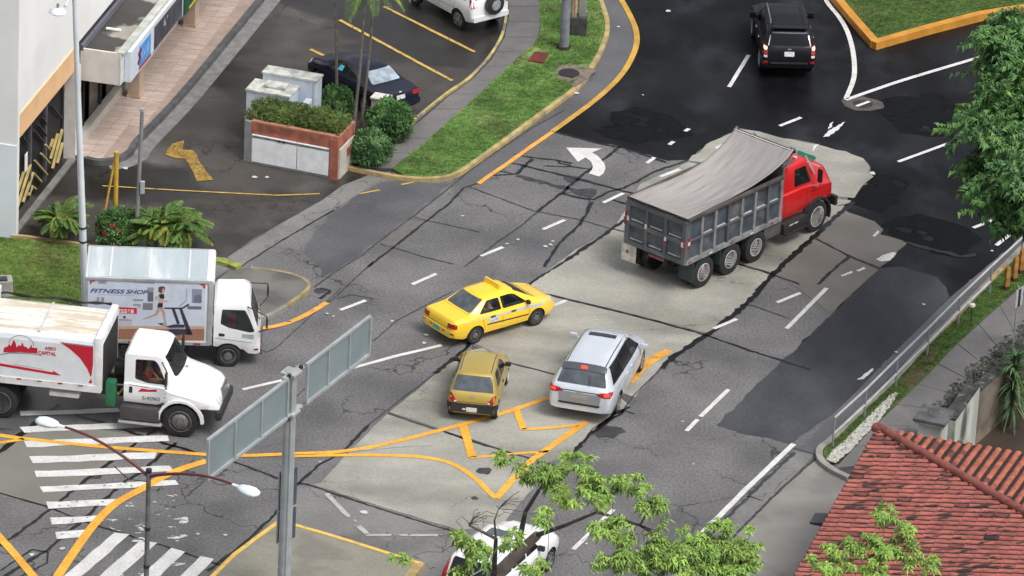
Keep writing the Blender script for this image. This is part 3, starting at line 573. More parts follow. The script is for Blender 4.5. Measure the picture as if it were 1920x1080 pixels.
def loft_mesh(name, S, mats, n_st=34):
    L = S['L']; ys = []; y = 0
    Y0 = S.get('y0', 0)
    base = [L*i/n_st for i in range(n_st+1)]+[.02, .05, .1, L-.03, L-.08]
    base = sorted(set(round(v+Y0, 3) for v in base))
    rings = []
    for y in base:
        e = .05 if .15 < y-Y0 < L-.15 else .0
        zt, w_, be, rw = (sm(S[k], y, e) for k in ('top', 'width', 'belt', 'roofw'))
        b_ = sm(S['sill'], y, 0) if isinstance(S['sill'], list) else S['sill']
        be = min(be, zt-.03); kk = max(.12, min(1, (zt-be)/.4))
        sh = S.get('shoulder', .955); rw = min(rw, w_*sh-.01)
        half = [(0, b_), (.82*w_, b_), (.95*w_, b_+.04), (w_*.995, b_+.3*(be-b_)), (w_, b_+.6*(be-b_)), (.985*w_, be-.05*(be-b_)), (sh*w_, be)]
        x0, z0 = half[-1]; x1, z1 = rw+.03*kk, zt-.10*kk
        half += [(x0+(x1-x0)*.35+.012*kk, z0+(z1-z0)*.33), (x0+(x1-x0)*.7+.012*kk, z0+(z1-z0)*.68), (x1, z1), (rw-.03*kk, zt-.04*kk), (rw*.6, zt-.008), (0, zt)]
        ring = [(x, y, z) for x, z in half]+[(-x, y, z) for x, z in half[-2:0:-1]]
        rings.append(ring)
    n = len(rings[0]); V = [v for r in rings for v in r]; Fc = []
    for i in range(len(rings)-1):
        for k in range(n): Fc.append((i*n+k, i*n+(k+1) % n, (i+1)*n+(k+1) % n, (i+1)*n+k))
    Fc.append(tuple(range(n))); Fc.append(tuple(reversed(range((len(rings)-1)*n, len(rings)*n))))
    bm = bmesh.new(); vv = [bm.verts.new(v) for v in V]
    for f in Fc: bm.faces.new([vv[i] for i in f])
    bmesh.ops.recalc_face_normals(bm, faces=bm.faces)
    me = bpy.data.meshes.new(name); bm.to_mesh(me); bm.free(); return me
def prism_mesh(poly, a0, a1, axis):
    m = B().prism(poly, a0, a1, axis).mesh('cutter'); m.materials.append(m_inner); return m
def car(root, S, body_mat):
    """S: silhouettes of the body along its length (y = 0 at the rear bumper)"""
    L = S['L']
    me = loft_mesh('body', S, [body_mat]); me.materials.append(body_mat)
    o = bpy.data.objects.new('body', me); put(o, root)
    sf = Surf(me)
    cut = []
    yr, yf, r, tx, wd = S['wheels']
    b = B()
    for y in ((yf,) if S.get('truck') else (yr, yf)):
        for s in (-1, 1): b.cyl((s*(tx-wd-.1), y, r), (s*(tx+.4), y, r), r*1.16, n=28)
    m = b.mesh('arch'); m.materials.append(m_inner); cut.append(m)
    if 'cabin' in S:   # (y0,y1 at floor, y0,y1 at roof, z floor, z roof, half width floor, half width roof)
        a0, a1, c0, c1, z0, z1, w0, w1 = S['cabin']
        V = [(-w0, a0, z0), (w0, a0, z0), (w0, a1, z0), (-w0, a1, z0), (-w1, c0, z1), (w1, c0, z1), (w1, c1, z1), (-w1, c1, z1)]
        cm = bpy.data.meshes.new('cutter'); cm.from_pydata(V, [], [(3, 2, 1, 0), (4, 5, 6, 7), (0, 1, 5, 4), (1, 2, 6, 5), (2, 3, 7, 6), (3, 0, 4, 7)]); cm.materials.append(m_inner); cut.append(cm)
        for p in S.get('sidewin', []): cut.append(prism_mesh(roundpoly(p, .05), -1.6, 1.6, 'X'))
        if S.get('rearwin'):
            p, y0, y1 = S['rearwin']; cut.append(prism_mesh(roundpoly(p, .05), y0, y1, 'Y'))
        if S.get('frontwin'):
            p, y0, y1 = S['frontwin']; cut.append(prism_mesh(roundpoly(p, .05), y0, y1, 'Y'))
    me = cutmesh(o, cut)
    me.shade_smooth(); me.set_sharp_from_angle(angle=radians(38))
    gl = S.get('glass', m_glass)
    for p in S.get('sidewin', []):
        for ax in ('+x', '-x'): sf.panel('side_window', ax, p, gl, root, off=-.004, r=.05)
    if S.get('rearwin'): sf.panel('rear_window', 'rear', S['rearwin'][0], S.get('rearglass', gl), root, off=-.002, r=.05)
    if S.get('frontwin'): sf.panel('windscreen', 'front', S['frontwin'][0], gl, root, off=-.002, r=.05)
    if not S.get('truck'): wheel_pair(root, tx, yr, r, wd, S.get('rim', m_alloy), S.get('rimstyle', 'alloy'))
    wheel_pair(root, tx, yf, r, wd, S.get('rim', m_alloy), S.get('rimstyle', 'alloy'))
    # seats
    if 'cabin' in S:
        z0 = S['cabin'][4]
        for y in S.get('seats', []):
            for x in (-.36, .36):
                B().box((x, y+.2, z0+.1), (.46, .5, .2), bev=.05).box((x, y-.05, z0+.38), (.44, .14, .5), bev=.05).build('seat', S.get('seatmat', m_inner), root, smooth=40)
    return sf
def gap(sf, root, axis, a, b_, w_=.012, mat=None):
    a = Vector(a); b_ = Vector(b_); d = (b_-a).normalized(); n = Vector((-d.y, d.x))*w_/2
    return sf.panel('panel_gap', axis, [a-n, b_-n, b_+n, a+n], mat or m_seam, root, off=.002, r=0, thick=0, grid=.15)
def mirrors(root, y, z, x, mat, size=(.2, .12, .15)):
    for s in (-1, 1):
        o = B().box((s*(x+size[0]/2), y, z), size, bev=.035).bar((s*(x-.06), y+.02, z-.06), (s*(x+.05), y, z-.04), .04).build('wing_mirror', mat, root, smooth=40)
def handles(sf, root, pts, mat):
    for y, z in pts:
        for ax in ('+x', '-x'): sf.panel('door_handle', ax, [(y-.09, z-.018), (y+.09, z-.018), (y+.09, z+.018), (y-.09, z+.018)], mat, root, off=.03, r=.015, thick=.035)

# ---- silver minivan
od = thing('minivan', (2.173, 153.511, 0), -.238, 'silver grey minivan with dark sunroof and black rear windows, waiting beside the gold hatchback', 'car')
p_sil = paint('silver_paint', (.60, .65, .71), metal=.15, rough=.25, coat=1)
S = dict(L=5.1, sill=[(0, .42), (.25, .3), (.6, .26), (4.6, .26), (5.1, .32)], top=[(0, .6), (.02, .88), (.06, 1.10), (.16, 1.18), (.48, 1.66), (.62, 1.69), (1.6, 1.735), (2.8, 1.70), (3.3, 1.60), (4.22, 1.12), (4.8, .92), (5.05, .74), (5.1, .6)],
  width=[(0, .86), (.06, .93), (.25, .98), (.8, 1.0), (4.0, 1.0), (4.6, .93), (4.9, .8), (5.1, .6)], belt=[(0, .55), (.06, 1.02), (.3, 1.10), (1.5, 1.08), (3.6, 1.02), (4.4, .95), (5.1, .6)],
  roofw=[(0, .85), (.06, .84), (.2, .80), (.48, .68), (.7, .65), (3.0, .64), (3.4, .66), (4.3, .78), (5.1, .55)], wheels=(1.1, 4.1, .34, .97, .22),
  cabin=(.55, 3.9, .8, 3.0, .7, 1.62, .82, .58), sidewin=[[(.48, 1.17), (1.64, 1.13), (1.64, 1.58), (.80, 1.57)], [(1.66, 1.13), (2.74, 1.10), (2.74, 1.58), (1.66, 1.58)], [(2.76, 1.10), (3.74, 1.08), (3.2, 1.52), (2.76, 1.58)]],
  rearwin=([(-.76, 1.19), (.76, 1.19), (.64, 1.60), (-.64, 1.60)], -.2, .95), frontwin=([(-.66, 1.16), (.66, 1.16), (.56, 1.58), (-.56, 1.58)], 2.95, 4.6), seats=[1.9, 2.8])
S['rearglass'] = m_greyglass
sf = car(od, S, p_sil)
for s in (-1, 1):
    sf.panel('tail_light', 'rear', [(s*.50, .99), (s*.62, 1.06), (s*.90, 1.10), (s*.93, .93), (s*.70, .93)], m_tail, od, off=.012, r=.02)
    sf.panel('tail_light', '+x' if s > 0 else '-x', [(.04, .95), (.22, 1.0), (.30, 1.08), (.08, 1.08)], m_tail, od, off=.012, r=.02)
    sf.panel('brake_lamp', 'rear', [(s*.74, .97), (s*.88, .98), (s*.88, 1.06), (s*.74, 1.05)], m_lit, od, off=.018, r=.02)
    sf.panel('headlight', 'front', [(s*.5, .72), (s*.85, .8), (s*.82, .68), (s*.5, .66)], m_lens, od, off=.01, r=.02)
sf.panel('rear_spoiler', 'top', [(-.68, .42), (.68, .42), (.66, .62), (-.66, .62)], paint('dark_spoiler', (.07, .075, .09)), od, off=.02, r=.04)
sf.panel('brake_lamp', 'top', [(-.1, .44), (.1, .44), (.1, .52), (-.1, .52)], m_lit, od, off=.032, r=.02)
sf.panel('sunroof', 'top', [(-.42, 2.55), (.42, 2.55), (.42, 2.82), (-.42, 2.82)], m_glass, od, off=.008, r=.03)
sf.panel('tailgate_lower', 'rear', [(-.62, .66), (.62, .66), (.66, .98), (-.66, .98)], paint('shaded_silver', (.30, .32, .34), metal=.35), od, off=.006, r=.03)  # darker silver: shade on the lower tailgate put into the colour
sf.panel('bumper_step', 'rear', [(-.60, .60), (.60, .60), (.66, .66), (-.66, .66)], m_plast, od, off=.02, r=.01)
sf.panel('licence_recess', 'rear', [(-.26, .80), (.26, .80), (.26, .92), (-.26, .92)], paint('shaded_silver_b', (.36, .37, .38), metal=.35), od, off=.012, r=.01)  # shade of the plate recess put into its own darker silver
sf.panel('badge', 'rear', [(-.09, 1.0), (.09, 1.0), (.09, 1.03), (-.09, 1.03)], m_chrome, od, off=.015, r=.01)
for s in (-1, 1):
    for y0, y1 in ((.65, 2.1), (2.1, 3.1)): gap(sf, od, 'top', (s*.60, y0), (s*.60, y1), .03, m_plast)
    ax = '+x' if s > 0 else '-x'
    gap(sf, od, ax, (1.65, .4), (1.65, 1.1)); gap(sf, od, ax, (2.75, .35), (2.75, 1.1)); gap(sf, od, ax, (1.65, 1.12), (1.65, 1.58), .07); gap(sf, od, ax, (2.75, 1.1), (2.75, 1.58), .07); gap(sf, od, ax, (.75, 1.585), (3.2, 1.57), .04); gap(sf, od, ax, (3.75, .5), (3.7, 1.0)); gap(sf, od, ax, (.7, .98), (1.65, .98), .015)
gap(sf, od, 'rear', (-.70, 1.02), (.70, 1.02), .03, m_plast)
B().bar((.28, .12, 1.22), (.22, .30, 1.48), .02).build('rear_wiper', m_plast, od)
mirrors(od, 3.55, 1.12, .98, p_sil, (.24, .12, .17)); handles(sf, od, [(1.95, .95), (2.5, .95)], p_sil)

# ---- gold hatchback
ma = thing('small_hatchback', (-1.009, 153.157, 0), -.105, 'small gold hatchback with black lower bumper, stopped left of the silver minivan', 'car')
p_gold = paint('gold_paint', (.50, .37, .085), metal=.35, rough=.35)
S = dict(L=3.5, sill=[(0, .3), (.3, .24), (3.2, .24), (3.5, .3)], top=[(0, .55), (.03, .80), (.08, .92), (.14, .97), (.36, 1.38), (.48, 1.44), (1.4, 1.48), (2.0, 1.42), (2.75, .98), (3.3, .80), (3.5, .62)],
  width=[(0, .68), (.12, .73), (.6, .75), (2.9, .74), (3.3, .66), (3.5, .5)], belt=[(0, .5), (.1, .86), (.4, .92), (2.6, .90), (3.0, .84), (3.5, .55)],
  roofw=[(0, .66), (.1, .64), (.36, .55), (.5, .53), (2.0, .51), (2.75, .60), (3.5, .45)], wheels=(.5, 2.84, .275, .735, .17), rim=m_whitewheel, rimstyle='steel',
  cabin=(.4, 2.55, .55, 1.95, .5, 1.38, .62, .48), sidewin=[[(.50, .98), (1.18, .96), (1.18, 1.33), (.72, 1.33)], [(1.25, .96), (2.28, .95), (1.95, 1.25), (1.78, 1.33), (1.25, 1.34)]],
  rearwin=([(-.62, .965), (.62, .965), (.52, 1.37), (-.52, 1.37)], -.2, .8), frontwin=([(-.54, 1.0), (.54, 1.0), (.46, 1.36), (-.46, 1.36)], 1.9, 3.0), rearglass=m_greyglass, seats=[.9, 1.7])
sf = car(ma, S, p_gold)
sf.panel('rear_bumper', 'rear', [(-.73, .26), (.73, .26), (.73, .62), (-.73, .62)], m_plast, ma, off=.05, r=.05, thick=.07)
for s in (-1, 1):
    sf.panel('rear_bumper', '+x' if s > 0 else '-x', [(.0, .3), (.22, .32), (.22, .58), (.0, .6)], m_plast, ma, off=.04, r=.03, thick=.06)
    sf.panel('tail_light', 'rear', [(s*.44, .64), (s*.60, .62), (s*.68, .74), (s*.69, .90), (s*.62, .90)], m_tail, ma, off=.02, r=.03, thick=.03)
    sf.panel('reversing_lamp', 'rear', [(s*.46, .655), (s*.54, .645), (s*.54, .70), (s*.47, .70)], m_lens, ma, off=.026, r=.01)
    sf.panel('headlight', 'front', [(s*.3, .62), (s*.55, .66), (s*.55, .78), (s*.3, .76)], m_lens, ma, off=.01, r=.02)
    ax = '+x' if s > 0 else '-x'; gap(sf, ma, ax, (1.22, .35), (1.22, .92)); gap(sf, ma, ax, (2.3, .35), (2.35, .9)); gap(sf, ma, 'top', (s*.47, .5), (s*.46, 1.95), .025, m_plast); gap(sf, ma, ax, (.85, .40), (2.3, .40), .03, m_plast)
sf.panel('licence_plate', 'rear', [(-.16, .38), (.16, .38), (.16, .52), (-.16, .52)], m_plate, ma, off=.062, r=.01)
sf.panel('fog_lamp', 'rear', [(-.28, .43), (-.18, .43), (-.18, .48), (-.28, .48)], m_lens, ma, off=.062, r=.01)
sf.panel('badge', 'rear', [(-.05, .82), (.05, .82), (.05, .86), (-.05, .86)], m_chrome, ma, off=.015, r=.01)
gap(sf, ma, 'rear', (-.62, .66), (.62, .66))
mirrors(ma, 2.2, .98, .70, m_plast, (.18, .1, .13)); handles(sf, ma, [(1.35, .83)], m_plast)

# ---- yellow taxi
tx = thing('taxi_sedan', (-2.209, 158.623, 0), -.887, 'yellow taxi sedan with a silver side stripe and a roof sign', 'car')
p_yel = paint('taxi_yellow_paint', (.92, .60, .022), rough=.25, coat=1)
S = dict(L=4.1, sill=[(0, .34), (.35, .24), (3.7, .24), (4.1, .3)], top=[(0, .62), (.03, .80), (.08, .90), (.62, .94), (.75, .96), (1.28, 1.30), (1.45, 1.34), (2.1, 1.36), (2.55, 1.31), (3.2, .95), (3.85, .80), (4.05, .68), (4.1, .58)],
  width=[(0, .72), (.08, .78), (.4, .82), (3.5, .82), (3.85, .76), (4.1, .6)], belt=[(0, .56), (.08, .84), (.7, .88), (3.0, .86), (3.6, .78), (4.1, .52)],
  roofw=[(0, .68), (.08, .68), (.7, .66), (1.3, .53), (1.6, .52), (2.5, .50), (3.2, .62), (4.1, .5)], wheels=(.86, 3.24, .29, .80, .19), rim=m_steel, rimstyle='steel',
  cabin=(1.0, 3.0, 1.5, 2.45, .45, 1.27, .68, .47), sidewin=[[(1.02, .93), (1.86, .92), (1.86, 1.24), (1.42, 1.24)], [(1.92, .92), (2.88, .91), (2.48, 1.20), (2.3, 1.24), (1.92, 1.25)]],
  rearwin=([(-.58, .97), (.58, .97), (.49, 1.275), (-.49, 1.275)], .5, 1.75), frontwin=([(-.56, .98), (.56, .98), (.46, 1.28), (-.46, 1.28)], 2.3, 3.6), glass=m_clear, rearglass=m_greyglass, seats=[2.1], seatmat=m_inner)
sf = car(tx, S, p_yel)
m_stripe = paint('silver_stripe', (.50, .52, .55)); m_band = M('black_red_rub_strip', (.06, .02, .02), rough=.5, var=.5, scale=4)
for s in (-1, 1):
    ax = '+x' if s > 0 else '-x'
    sf.panel('side_stripe', ax, [(.30, .80), (1.05, .77), (4.0, .66), (4.0, .73), (3.4, .83), (1.05, .89), (.30, .865)], m_stripe, tx, off=.004, r=.01, thick=0)
    gap(sf, tx, ax, (1.28, .56), (2.9, .50), .045, m_band)
    sf.panel('door_emblem', ax, [(1.35, .60), (1.72, .59), (1.72, .74), (1.35, .75)], M('pale_emblem', (.55, .62, .66), rough=.5, var=.35, scale=14), tx, off=.006, r=.04, thick=0)
    gap(sf, tx, ax, (1.89, .34), (1.89, .9)); gap(sf, tx, ax, (2.92, .4), (2.92, .86)); gap(sf, tx, ax, (1.22, .45), (1.08, .86))
    sf.panel('tail_light', 'rear', [(s*.46, .66), (s*.76, .68), (s*.76, .82), (s*.46, .80)], m_tail, tx, off=.012, r=.02)
    sf.panel('tail_light', ax, [(.02, .67), (.14, .68), (.14, .81), (.02, .81)], m_tail, tx, off=.012, r=.02)
    sf.panel('headlight', 'front', [(s*.35, .56), (s*.66, .58), (s*.66, .68), (s*.35, .68)], m_lens, tx, off=.012, r=.02)
    for xx in (.3, .52, .7): sf.panel('reflector', 'rear', [(s*xx-.05, .48), (s*xx+.05, .48), (s*xx+.05, .52), (s*xx-.05, .52)], m_tail if xx != .52 else m_lens, tx, off=.03, r=.01)
sf.panel('rear_bumper', 'rear', [(-.74, .40), (.74, .40), (.74, .58), (-.74, .58)], p_yel, tx, off=.022, r=.04, thick=.05)
sf.panel('licence_plate', 'rear', [(-.19, .42), (.14, .42), (.14, .56), (-.19, .56)], M('turquoise_plate', (.10, .45, .40), rough=.4, var=.35, scale=20), tx, off=.036, r=.01)
gap(sf, tx, 'rear', (-.62, .63), (.62, .63), .012); gap(sf, tx, 'top', (-.6, .70), (.6, .70)); gap(sf, tx, 'top', (-.6, 3.25), (.6, 3.25), .03, m_plast)
B().prism([(-.07, 0), (.07, 0), (.03, .14), (-.03, .14)], -.36, .36, 'X').build('roof_sign', p_yel, tx).location = (-.05, 2.12, 1.355)
mirrors(tx, 2.85, .94, .76, m_plast, (.16, .1, .12)); handles(sf, tx, [(1.5, .79), (2.3, .78)], m_plast)

# ---- black SUV at the top
ru = thing('black_suv', (9.014, 180.495, 0), .0738, 'black sport utility vehicle with lit tail lamps driving away on the fresh asphalt', 'car')
p_blk = paint('black_paint', (.006, .0065, .009), rough=.4, coat=.12, spec=.2)
S = dict(L=4.75, sill=[(0, .45), (.3, .38), (4.3, .38), (4.75, .45)], top=[(0, .72), (.03, .90), (.08, 1.12), (.14, 1.18), (.42, 1.66), (.55, 1.72), (1.6, 1.78), (2.6, 1.74), (3.3, 1.25), (4.3, 1.06), (4.65, .9), (4.75, .7)],
  width=[(0, .86), (.1, .91), (.5, .935), (4.2, .93), (4.6, .84), (4.75, .7)], belt=[(0, .65), (.1, 1.08), (.5, 1.14), (3.2, 1.10), (4.2, 1.0), (4.75, .62)],
  roofw=[(0, .82), (.1, .80), (.42, .66), (.6, .64), (2.6, .62), (3.3, .72), (4.75, .6)], glass=M('black_glass', (.004, .005, .008), rough=.1, spec=.25, var=0, alpha=.95), wheels=(1.0, 3.79, .38, .915, .24),
  cabin=(.5, 3.1, .7, 2.55, .7, 1.66, .8, .6), sidewin=[[(.5, 1.22), (1.2, 1.2), (1.2, 1.6), (.75, 1.6)], [(1.27, 1.2), (2.1, 1.18), (2.1, 1.6), (1.27, 1.6)], [(2.17, 1.18), (2.98, 1.17), (2.6, 1.55), (2.17, 1.6)]],
  rearwin=([(-.70, 1.20), (.70, 1.20), (.60, 1.62), (-.60, 1.62)], -.2, .9), frontwin=([(-.68, 1.3), (.68, 1.3), (.58, 1.66), (-.58, 1.66)], 2.4, 3.6), seats=[1.5, 2.4])
sf = car(ru, S, p_blk)
for s in (-1, 1):
    sf.panel('tail_light', 'rear', [(s*.74, .92), (s*.88, .92), (s*.86, 1.20), (s*.76, 1.20)], m_tail, ru, off=.02, r=.03, thick=.04)
    sf.panel('tail_light', '+x' if s > 0 else '-x', [(.03, .92), (.16, .94), (.2, 1.16), (.1, 1.18)], m_tail, ru, off=.015, r=.02)
    sf.panel('brake_lamp', 'rear', [(s*.77, 1.08), (s*.85, 1.08), (s*.85, 1.17), (s*.77, 1.17)], m_litw, ru, off=.03, r=.03)
    sf.panel('reversing_lamp', 'rear', [(s*.75, .82), (s*.87, .82), (s*.87, .9), (s*.75, .9)], m_lens, ru, off=.02, r=.02)
    sf.panel('reflector', 'rear', [(s*.72, .62), (s*.86, .62), (s*.86, .70), (s*.72, .70)], m_tail, ru, off=.02, r=.02)
    B().tube([(s*.62, .75, 1.76), (s*.62, .9, 1.83), (s*.6, 2.4, 1.83), (s*.6, 2.55, 1.77)], .022).build('roof_rail', m_chrome if s < 0 else m_plast, ru, smooth=True)
    gap(sf, ru, 'rear', (s*.72, 1.2), (s*.62, 1.64), .03, m_chrome)
sf.panel('rear_bumper', 'rear', [(-.64, .60), (.64, .60), (.64, .66), (-.64, .66)], m_chrome, ru, off=.03, r=.02, thick=.04)
sf.panel('licence_plate', 'rear', [(-.17, .86), (.17, .86), (.17, 1.02), (-.17, 1.02)], m_plate, ru, off=.02, r=.02)
sf.panel('badge', 'rear', [(-.06, 1.08), (.06, 1.08), (.06, 1.12), (-.06, 1.12)], m_chrome, ru, off=.02, r=.02)
sf.panel('window_top_band', 'rear', [(-.58, 1.56), (.58, 1.56), (.58, 1.60), (-.58, 1.60)], M('grey_band', (.10, .11, .15), rough=.3), ru, off=.006, r=0)
B().box((0, .45, 1.75), (1.2, .24, .035), bev=.015).build('rear_spoiler', p_blk, ru, smooth=True)
mirrors(ru, 2.95, 1.18, .90, p_blk, (.22, .12, .2)); handles(sf, ru, [(1.4, 1.02), (2.3, 1.02)], m_chrome)

# ---- dark blue sedan in the parking bay
def ppos(px, py, z, a, dx, dy):
    p = G(px, py, z); return (p.x-(dx*cos(a)-dy*sin(a)), p.y-(dx*sin(a)+dy*cos(a)), 0)
p_navy = paint('navy_paint', (.007, .009, .024), rough=.35, coat=.3, spec=.3)
a = radians(39.5)
nv = thing('parked_sedan', ppos(786, 192, .35, a, .82, .05), a, 'dark navy blue sedan parked behind the round shrubs and thin palm trunks', 'car')
S = dict(L=4.4, sill=[(0, .34), (.35, .24), (4.0, .24), (4.4, .3)], top=[(0, .62), (.03, .86), (.08, .96), (.70, 1.0), (.80, 1.01), (1.32, 1.34), (1.55, 1.38), (2.3, 1.40), (2.7, 1.34), (3.4, .98), (4.1, .82), (4.35, .68), (4.4, .58)],
  width=[(0, .76), (.08, .82), (.4, .85), (3.8, .85), (4.15, .78), (4.4, .62)], belt=[(0, .56), (.08, .88), (.7, .93), (3.2, .90), (3.9, .8), (4.4, .52)],
  roofw=[(0, .70), (.08, .70), (.75, .68), (1.35, .54), (1.6, .53), (2.7, .52), (3.4, .64), (4.4, .5)], wheels=(.9, 3.5, .31, .83, .2), rimstyle='alloy',
  cabin=(1.15, 3.1, 1.6, 2.6, .45, 1.3, .70, .48), sidewin=[[(1.12, .98), (1.95, .97), (1.95, 1.28), (1.5, 1.28)], [(2.01, .97), (3.0, .96), (2.62, 1.24), (2.01, 1.29)]],
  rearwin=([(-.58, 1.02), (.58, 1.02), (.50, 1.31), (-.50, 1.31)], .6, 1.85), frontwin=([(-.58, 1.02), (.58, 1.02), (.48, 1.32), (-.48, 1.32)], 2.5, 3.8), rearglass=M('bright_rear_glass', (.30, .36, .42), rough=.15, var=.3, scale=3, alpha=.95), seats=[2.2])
sf = car(nv, S, p_navy)
for s in (-1, 1):
    sf.panel('tail_light', 'rear', [(s*.50, .74), (s*.80, .74), (s*.80, .88), (s*.50, .88)], m_tail, nv, off=.012, r=.02)
    sf.panel('headlight', 'front', [(s*.4, .56), (s*.7, .58), (s*.7, .68), (s*.4, .68)], m_lens, nv, off=.012, r=.02)
    gap(sf, nv, '+x' if s > 0 else '-x', (1.98, .34), (1.98, .94), .02, M('dark_seam', (.004, .004, .006)))
sf.panel('licence_plate', 'rear', [(-.17, .68), (.17, .68), (.17, .82), (-.17, .82)], m_plate, nv, off=.02, r=.01)
sf.panel('badge', 'rear', [(-.05, .90), (.05, .90), (.05, .93), (-.05, .93)], m_chrome, nv, off=.02, r=.01)
sf.panel('rear_bumper', 'rear', [(-.78, .40), (.78, .40), (.78, .60), (-.78, .60)], p_navy, nv, off=.05, r=.04, thick=.08)
sf.panel('window_sticker', '-x', [(2.3, 1.02), (2.55, 1.0), (2.5, 1.16), (2.3, 1.18)], M('cyan_card', (.08, .45, .65), rough=.5), nv, off=.006, r=.02)
gap(sf, nv, 'top', (-.62, .74), (.62, .74), .014); mirrors(nv, 3.0, .98, .79, p_navy, (.16, .1, .12))

# ---- white small SUV at the top edge
a = radians(39)
p_wht = paint('white_paint', (.78, .79, .80), rough=.28)
wv = thing('parked_suv', ppos(858, 53, 0, a, -.82, .75), a, 'white compact off-road car with a spare wheel on its back door', 'car')
S = dict(L=4.1, sill=[(0, .42), (.3, .36), (3.8, .36), (4.1, .42)], top=[(0, .66), (.03, .95), (.07, 1.12), (.12, 1.2), (.30, 1.64), (.42, 1.68), (1.6, 1.72), (2.3, 1.66), (2.85, 1.15), (3.7, 1.0), (4.0, .85), (4.1, .62)],
  width=[(0, .78), (.1, .83), (.5, .85), (3.6, .85), (3.95, .76), (4.1, .62)], belt=[(0, .6), (.1, 1.04), (.5, 1.08), (2.8, 1.03), (3.6, .94), (4.1, .58)],
  roofw=[(0, .76), (.1, .74), (.3, .62), (.5, .60), (2.3, .58), (2.9, .66), (4.1, .55)], wheels=(.75, 3.3, .345, .83, .22),
  cabin=(.4, 2.65, .55, 2.25, .6, 1.6, .72, .54), sidewin=[[(.4, 1.14), (.95, 1.12), (.95, 1.52), (.6, 1.52)], [(1.02, 1.12), (1.8, 1.1), (1.8, 1.53), (1.02, 1.53)], [(1.86, 1.1), (2.55, 1.09), (2.25, 1.46), (1.86, 1.52)]],
  rearwin=([(-.62, 1.2), (.62, 1.2), (.54, 1.56), (-.54, 1.56)], -.2, .7), frontwin=([(-.6, 1.2), (.6, 1.2), (.54, 1.58), (-.54, 1.58)], 2.1, 3.2))
sf = car(wv, S, p_wht)
b = B().lathe([(.2, -.0), (.34, -.02), (.36, -.06), (.36, -.2), (.3, -.23), (.0001, -.235)], c=(.10, .04, 1.0), axis='Y', n=28).build('spare_wheel', m_plast, wv, smooth=40)
B().lathe([(.19, -.236), (.17, -.245), (.0001, -.245)], c=(.10, .04, 1.0), axis='Y', n=20).build('cover_emblem', M('emblem_grey', (.3, .32, .36), rough=.5, var=.4, scale=14), b)
for s in (-1, 1):
    sf.panel('tail_light', 'rear', [(s*.68, .95), (s*.80, .95), (s*.78, 1.36), (s*.70, 1.36)], m_tail, wv, off=.02, r=.03, thick=.04)
    sf.panel('tail_light', '+x' if s > 0 else '-x', [(.03, .95), (.16, 1.0), (.24, 1.28), (.12, 1.3)], m_tail, wv, off=.012, r=.02)
    gap(sf, wv, '+x' if s > 0 else '-x', (.98, .45), (.98, 1.08)); gap(sf, wv, '+x' if s > 0 else '-x', (1.83, .45), (1.83, 1.08)); gap(sf, wv, '+x' if s > 0 else '-x', (.98, .70), (2.9, .66), .014)
sf.panel('rear_bumper', 'rear', [(-.76, .46), (.76, .46), (.76, .64), (-.76, .64)], p_wht, wv, off=.06, r=.04, thick=.08)
mirrors(wv, 2.5, 1.1, .82, p_wht); handles(sf, wv, [(1.2, .98), (2.0, .97)], p_wht)

# ---- white SUV under the tree at the bottom edge
a = radians(-25)
cr = thing('white_suv', ppos(828, 1070, 1.1, a, -.86, .1), a, 'white sport utility vehicle with tall red tail lamps half hidden under the leafy branches', 'car')
S = dict(L=4.5, sill=[(0, .42), (.3, .34), (4.1, .34), (4.5, .42)], top=[(0, .66), (.03, .95), (.07, 1.10), (.10, 1.16), (.30, 1.62), (.42, 1.66), (1.6, 1.70), (2.5, 1.65), (3.15, 1.16), (4.1, .98), (4.4, .82), (4.5, .62)],
  width=[(0, .82), (.1, .87), (.5, .89), (3.9, .89), (4.3, .8), (4.5, .66)], belt=[(0, .6), (.1, 1.04), (.5, 1.08), (3.0, 1.03), (4.0, .94), (4.5, .58)],
  roofw=[(0, .80), (.1, .78), (.3, .66), (.5, .64), (2.5, .62), (3.2, .7), (4.5, .55)], wheels=(.95, 3.57, .34, .87, .22),
  cabin=(.4, 3.0, .55, 2.45, .6, 1.6, .76, .58), sidewin=[[(.4, 1.14), (1.1, 1.12), (1.1, 1.52), (.6, 1.52)], [(1.17, 1.12), (2.0, 1.1), (2.0, 1.53), (1.17, 1.53)], [(2.06, 1.1), (2.85, 1.09), (2.5, 1.44), (2.06, 1.52)]],
  rearwin=([(-.66, 1.02), (.66, 1.02), (.58, 1.56), (-.58, 1.56)], -.2, .7), frontwin=([(-.64, 1.2), (.64, 1.2), (.56, 1.57), (-.56, 1.57)], 2.3, 3.5), seats=[2.2])
sf = car(cr, S, p_wht)
for s in (-1, 1):
    sf.panel('tail_light', 'rear', [(s*.70, .85), (s*.84, .85), (s*.72, 1.50), (s*.66, 1.50)], m_tail if s < 0 else m_lit, cr, off=.03, r=.03, thick=.05)
    gap(sf, cr, 'top', (s*.60, .5), (s*.58, 2.4), .035, m_plast)
sf.panel('sunroof', 'top', [(-.36, 1.75), (.36, 1.75), (.36, 2.2), (-.36, 2.2)], m_greyglass, cr, off=.006, r=.03)
sf.panel('licence_plate', 'rear', [(-.17, .72), (.17, .72), (.17, .84), (-.17, .84)], m_plate, cr, off=.02, r=.01)
B().bar((.05, .08, 1.2), (.38, .2, 1.45), .022).build('rear_wiper', m_lens, cr)
mirrors(cr, 2.75, 1.1, .85, m_plast)
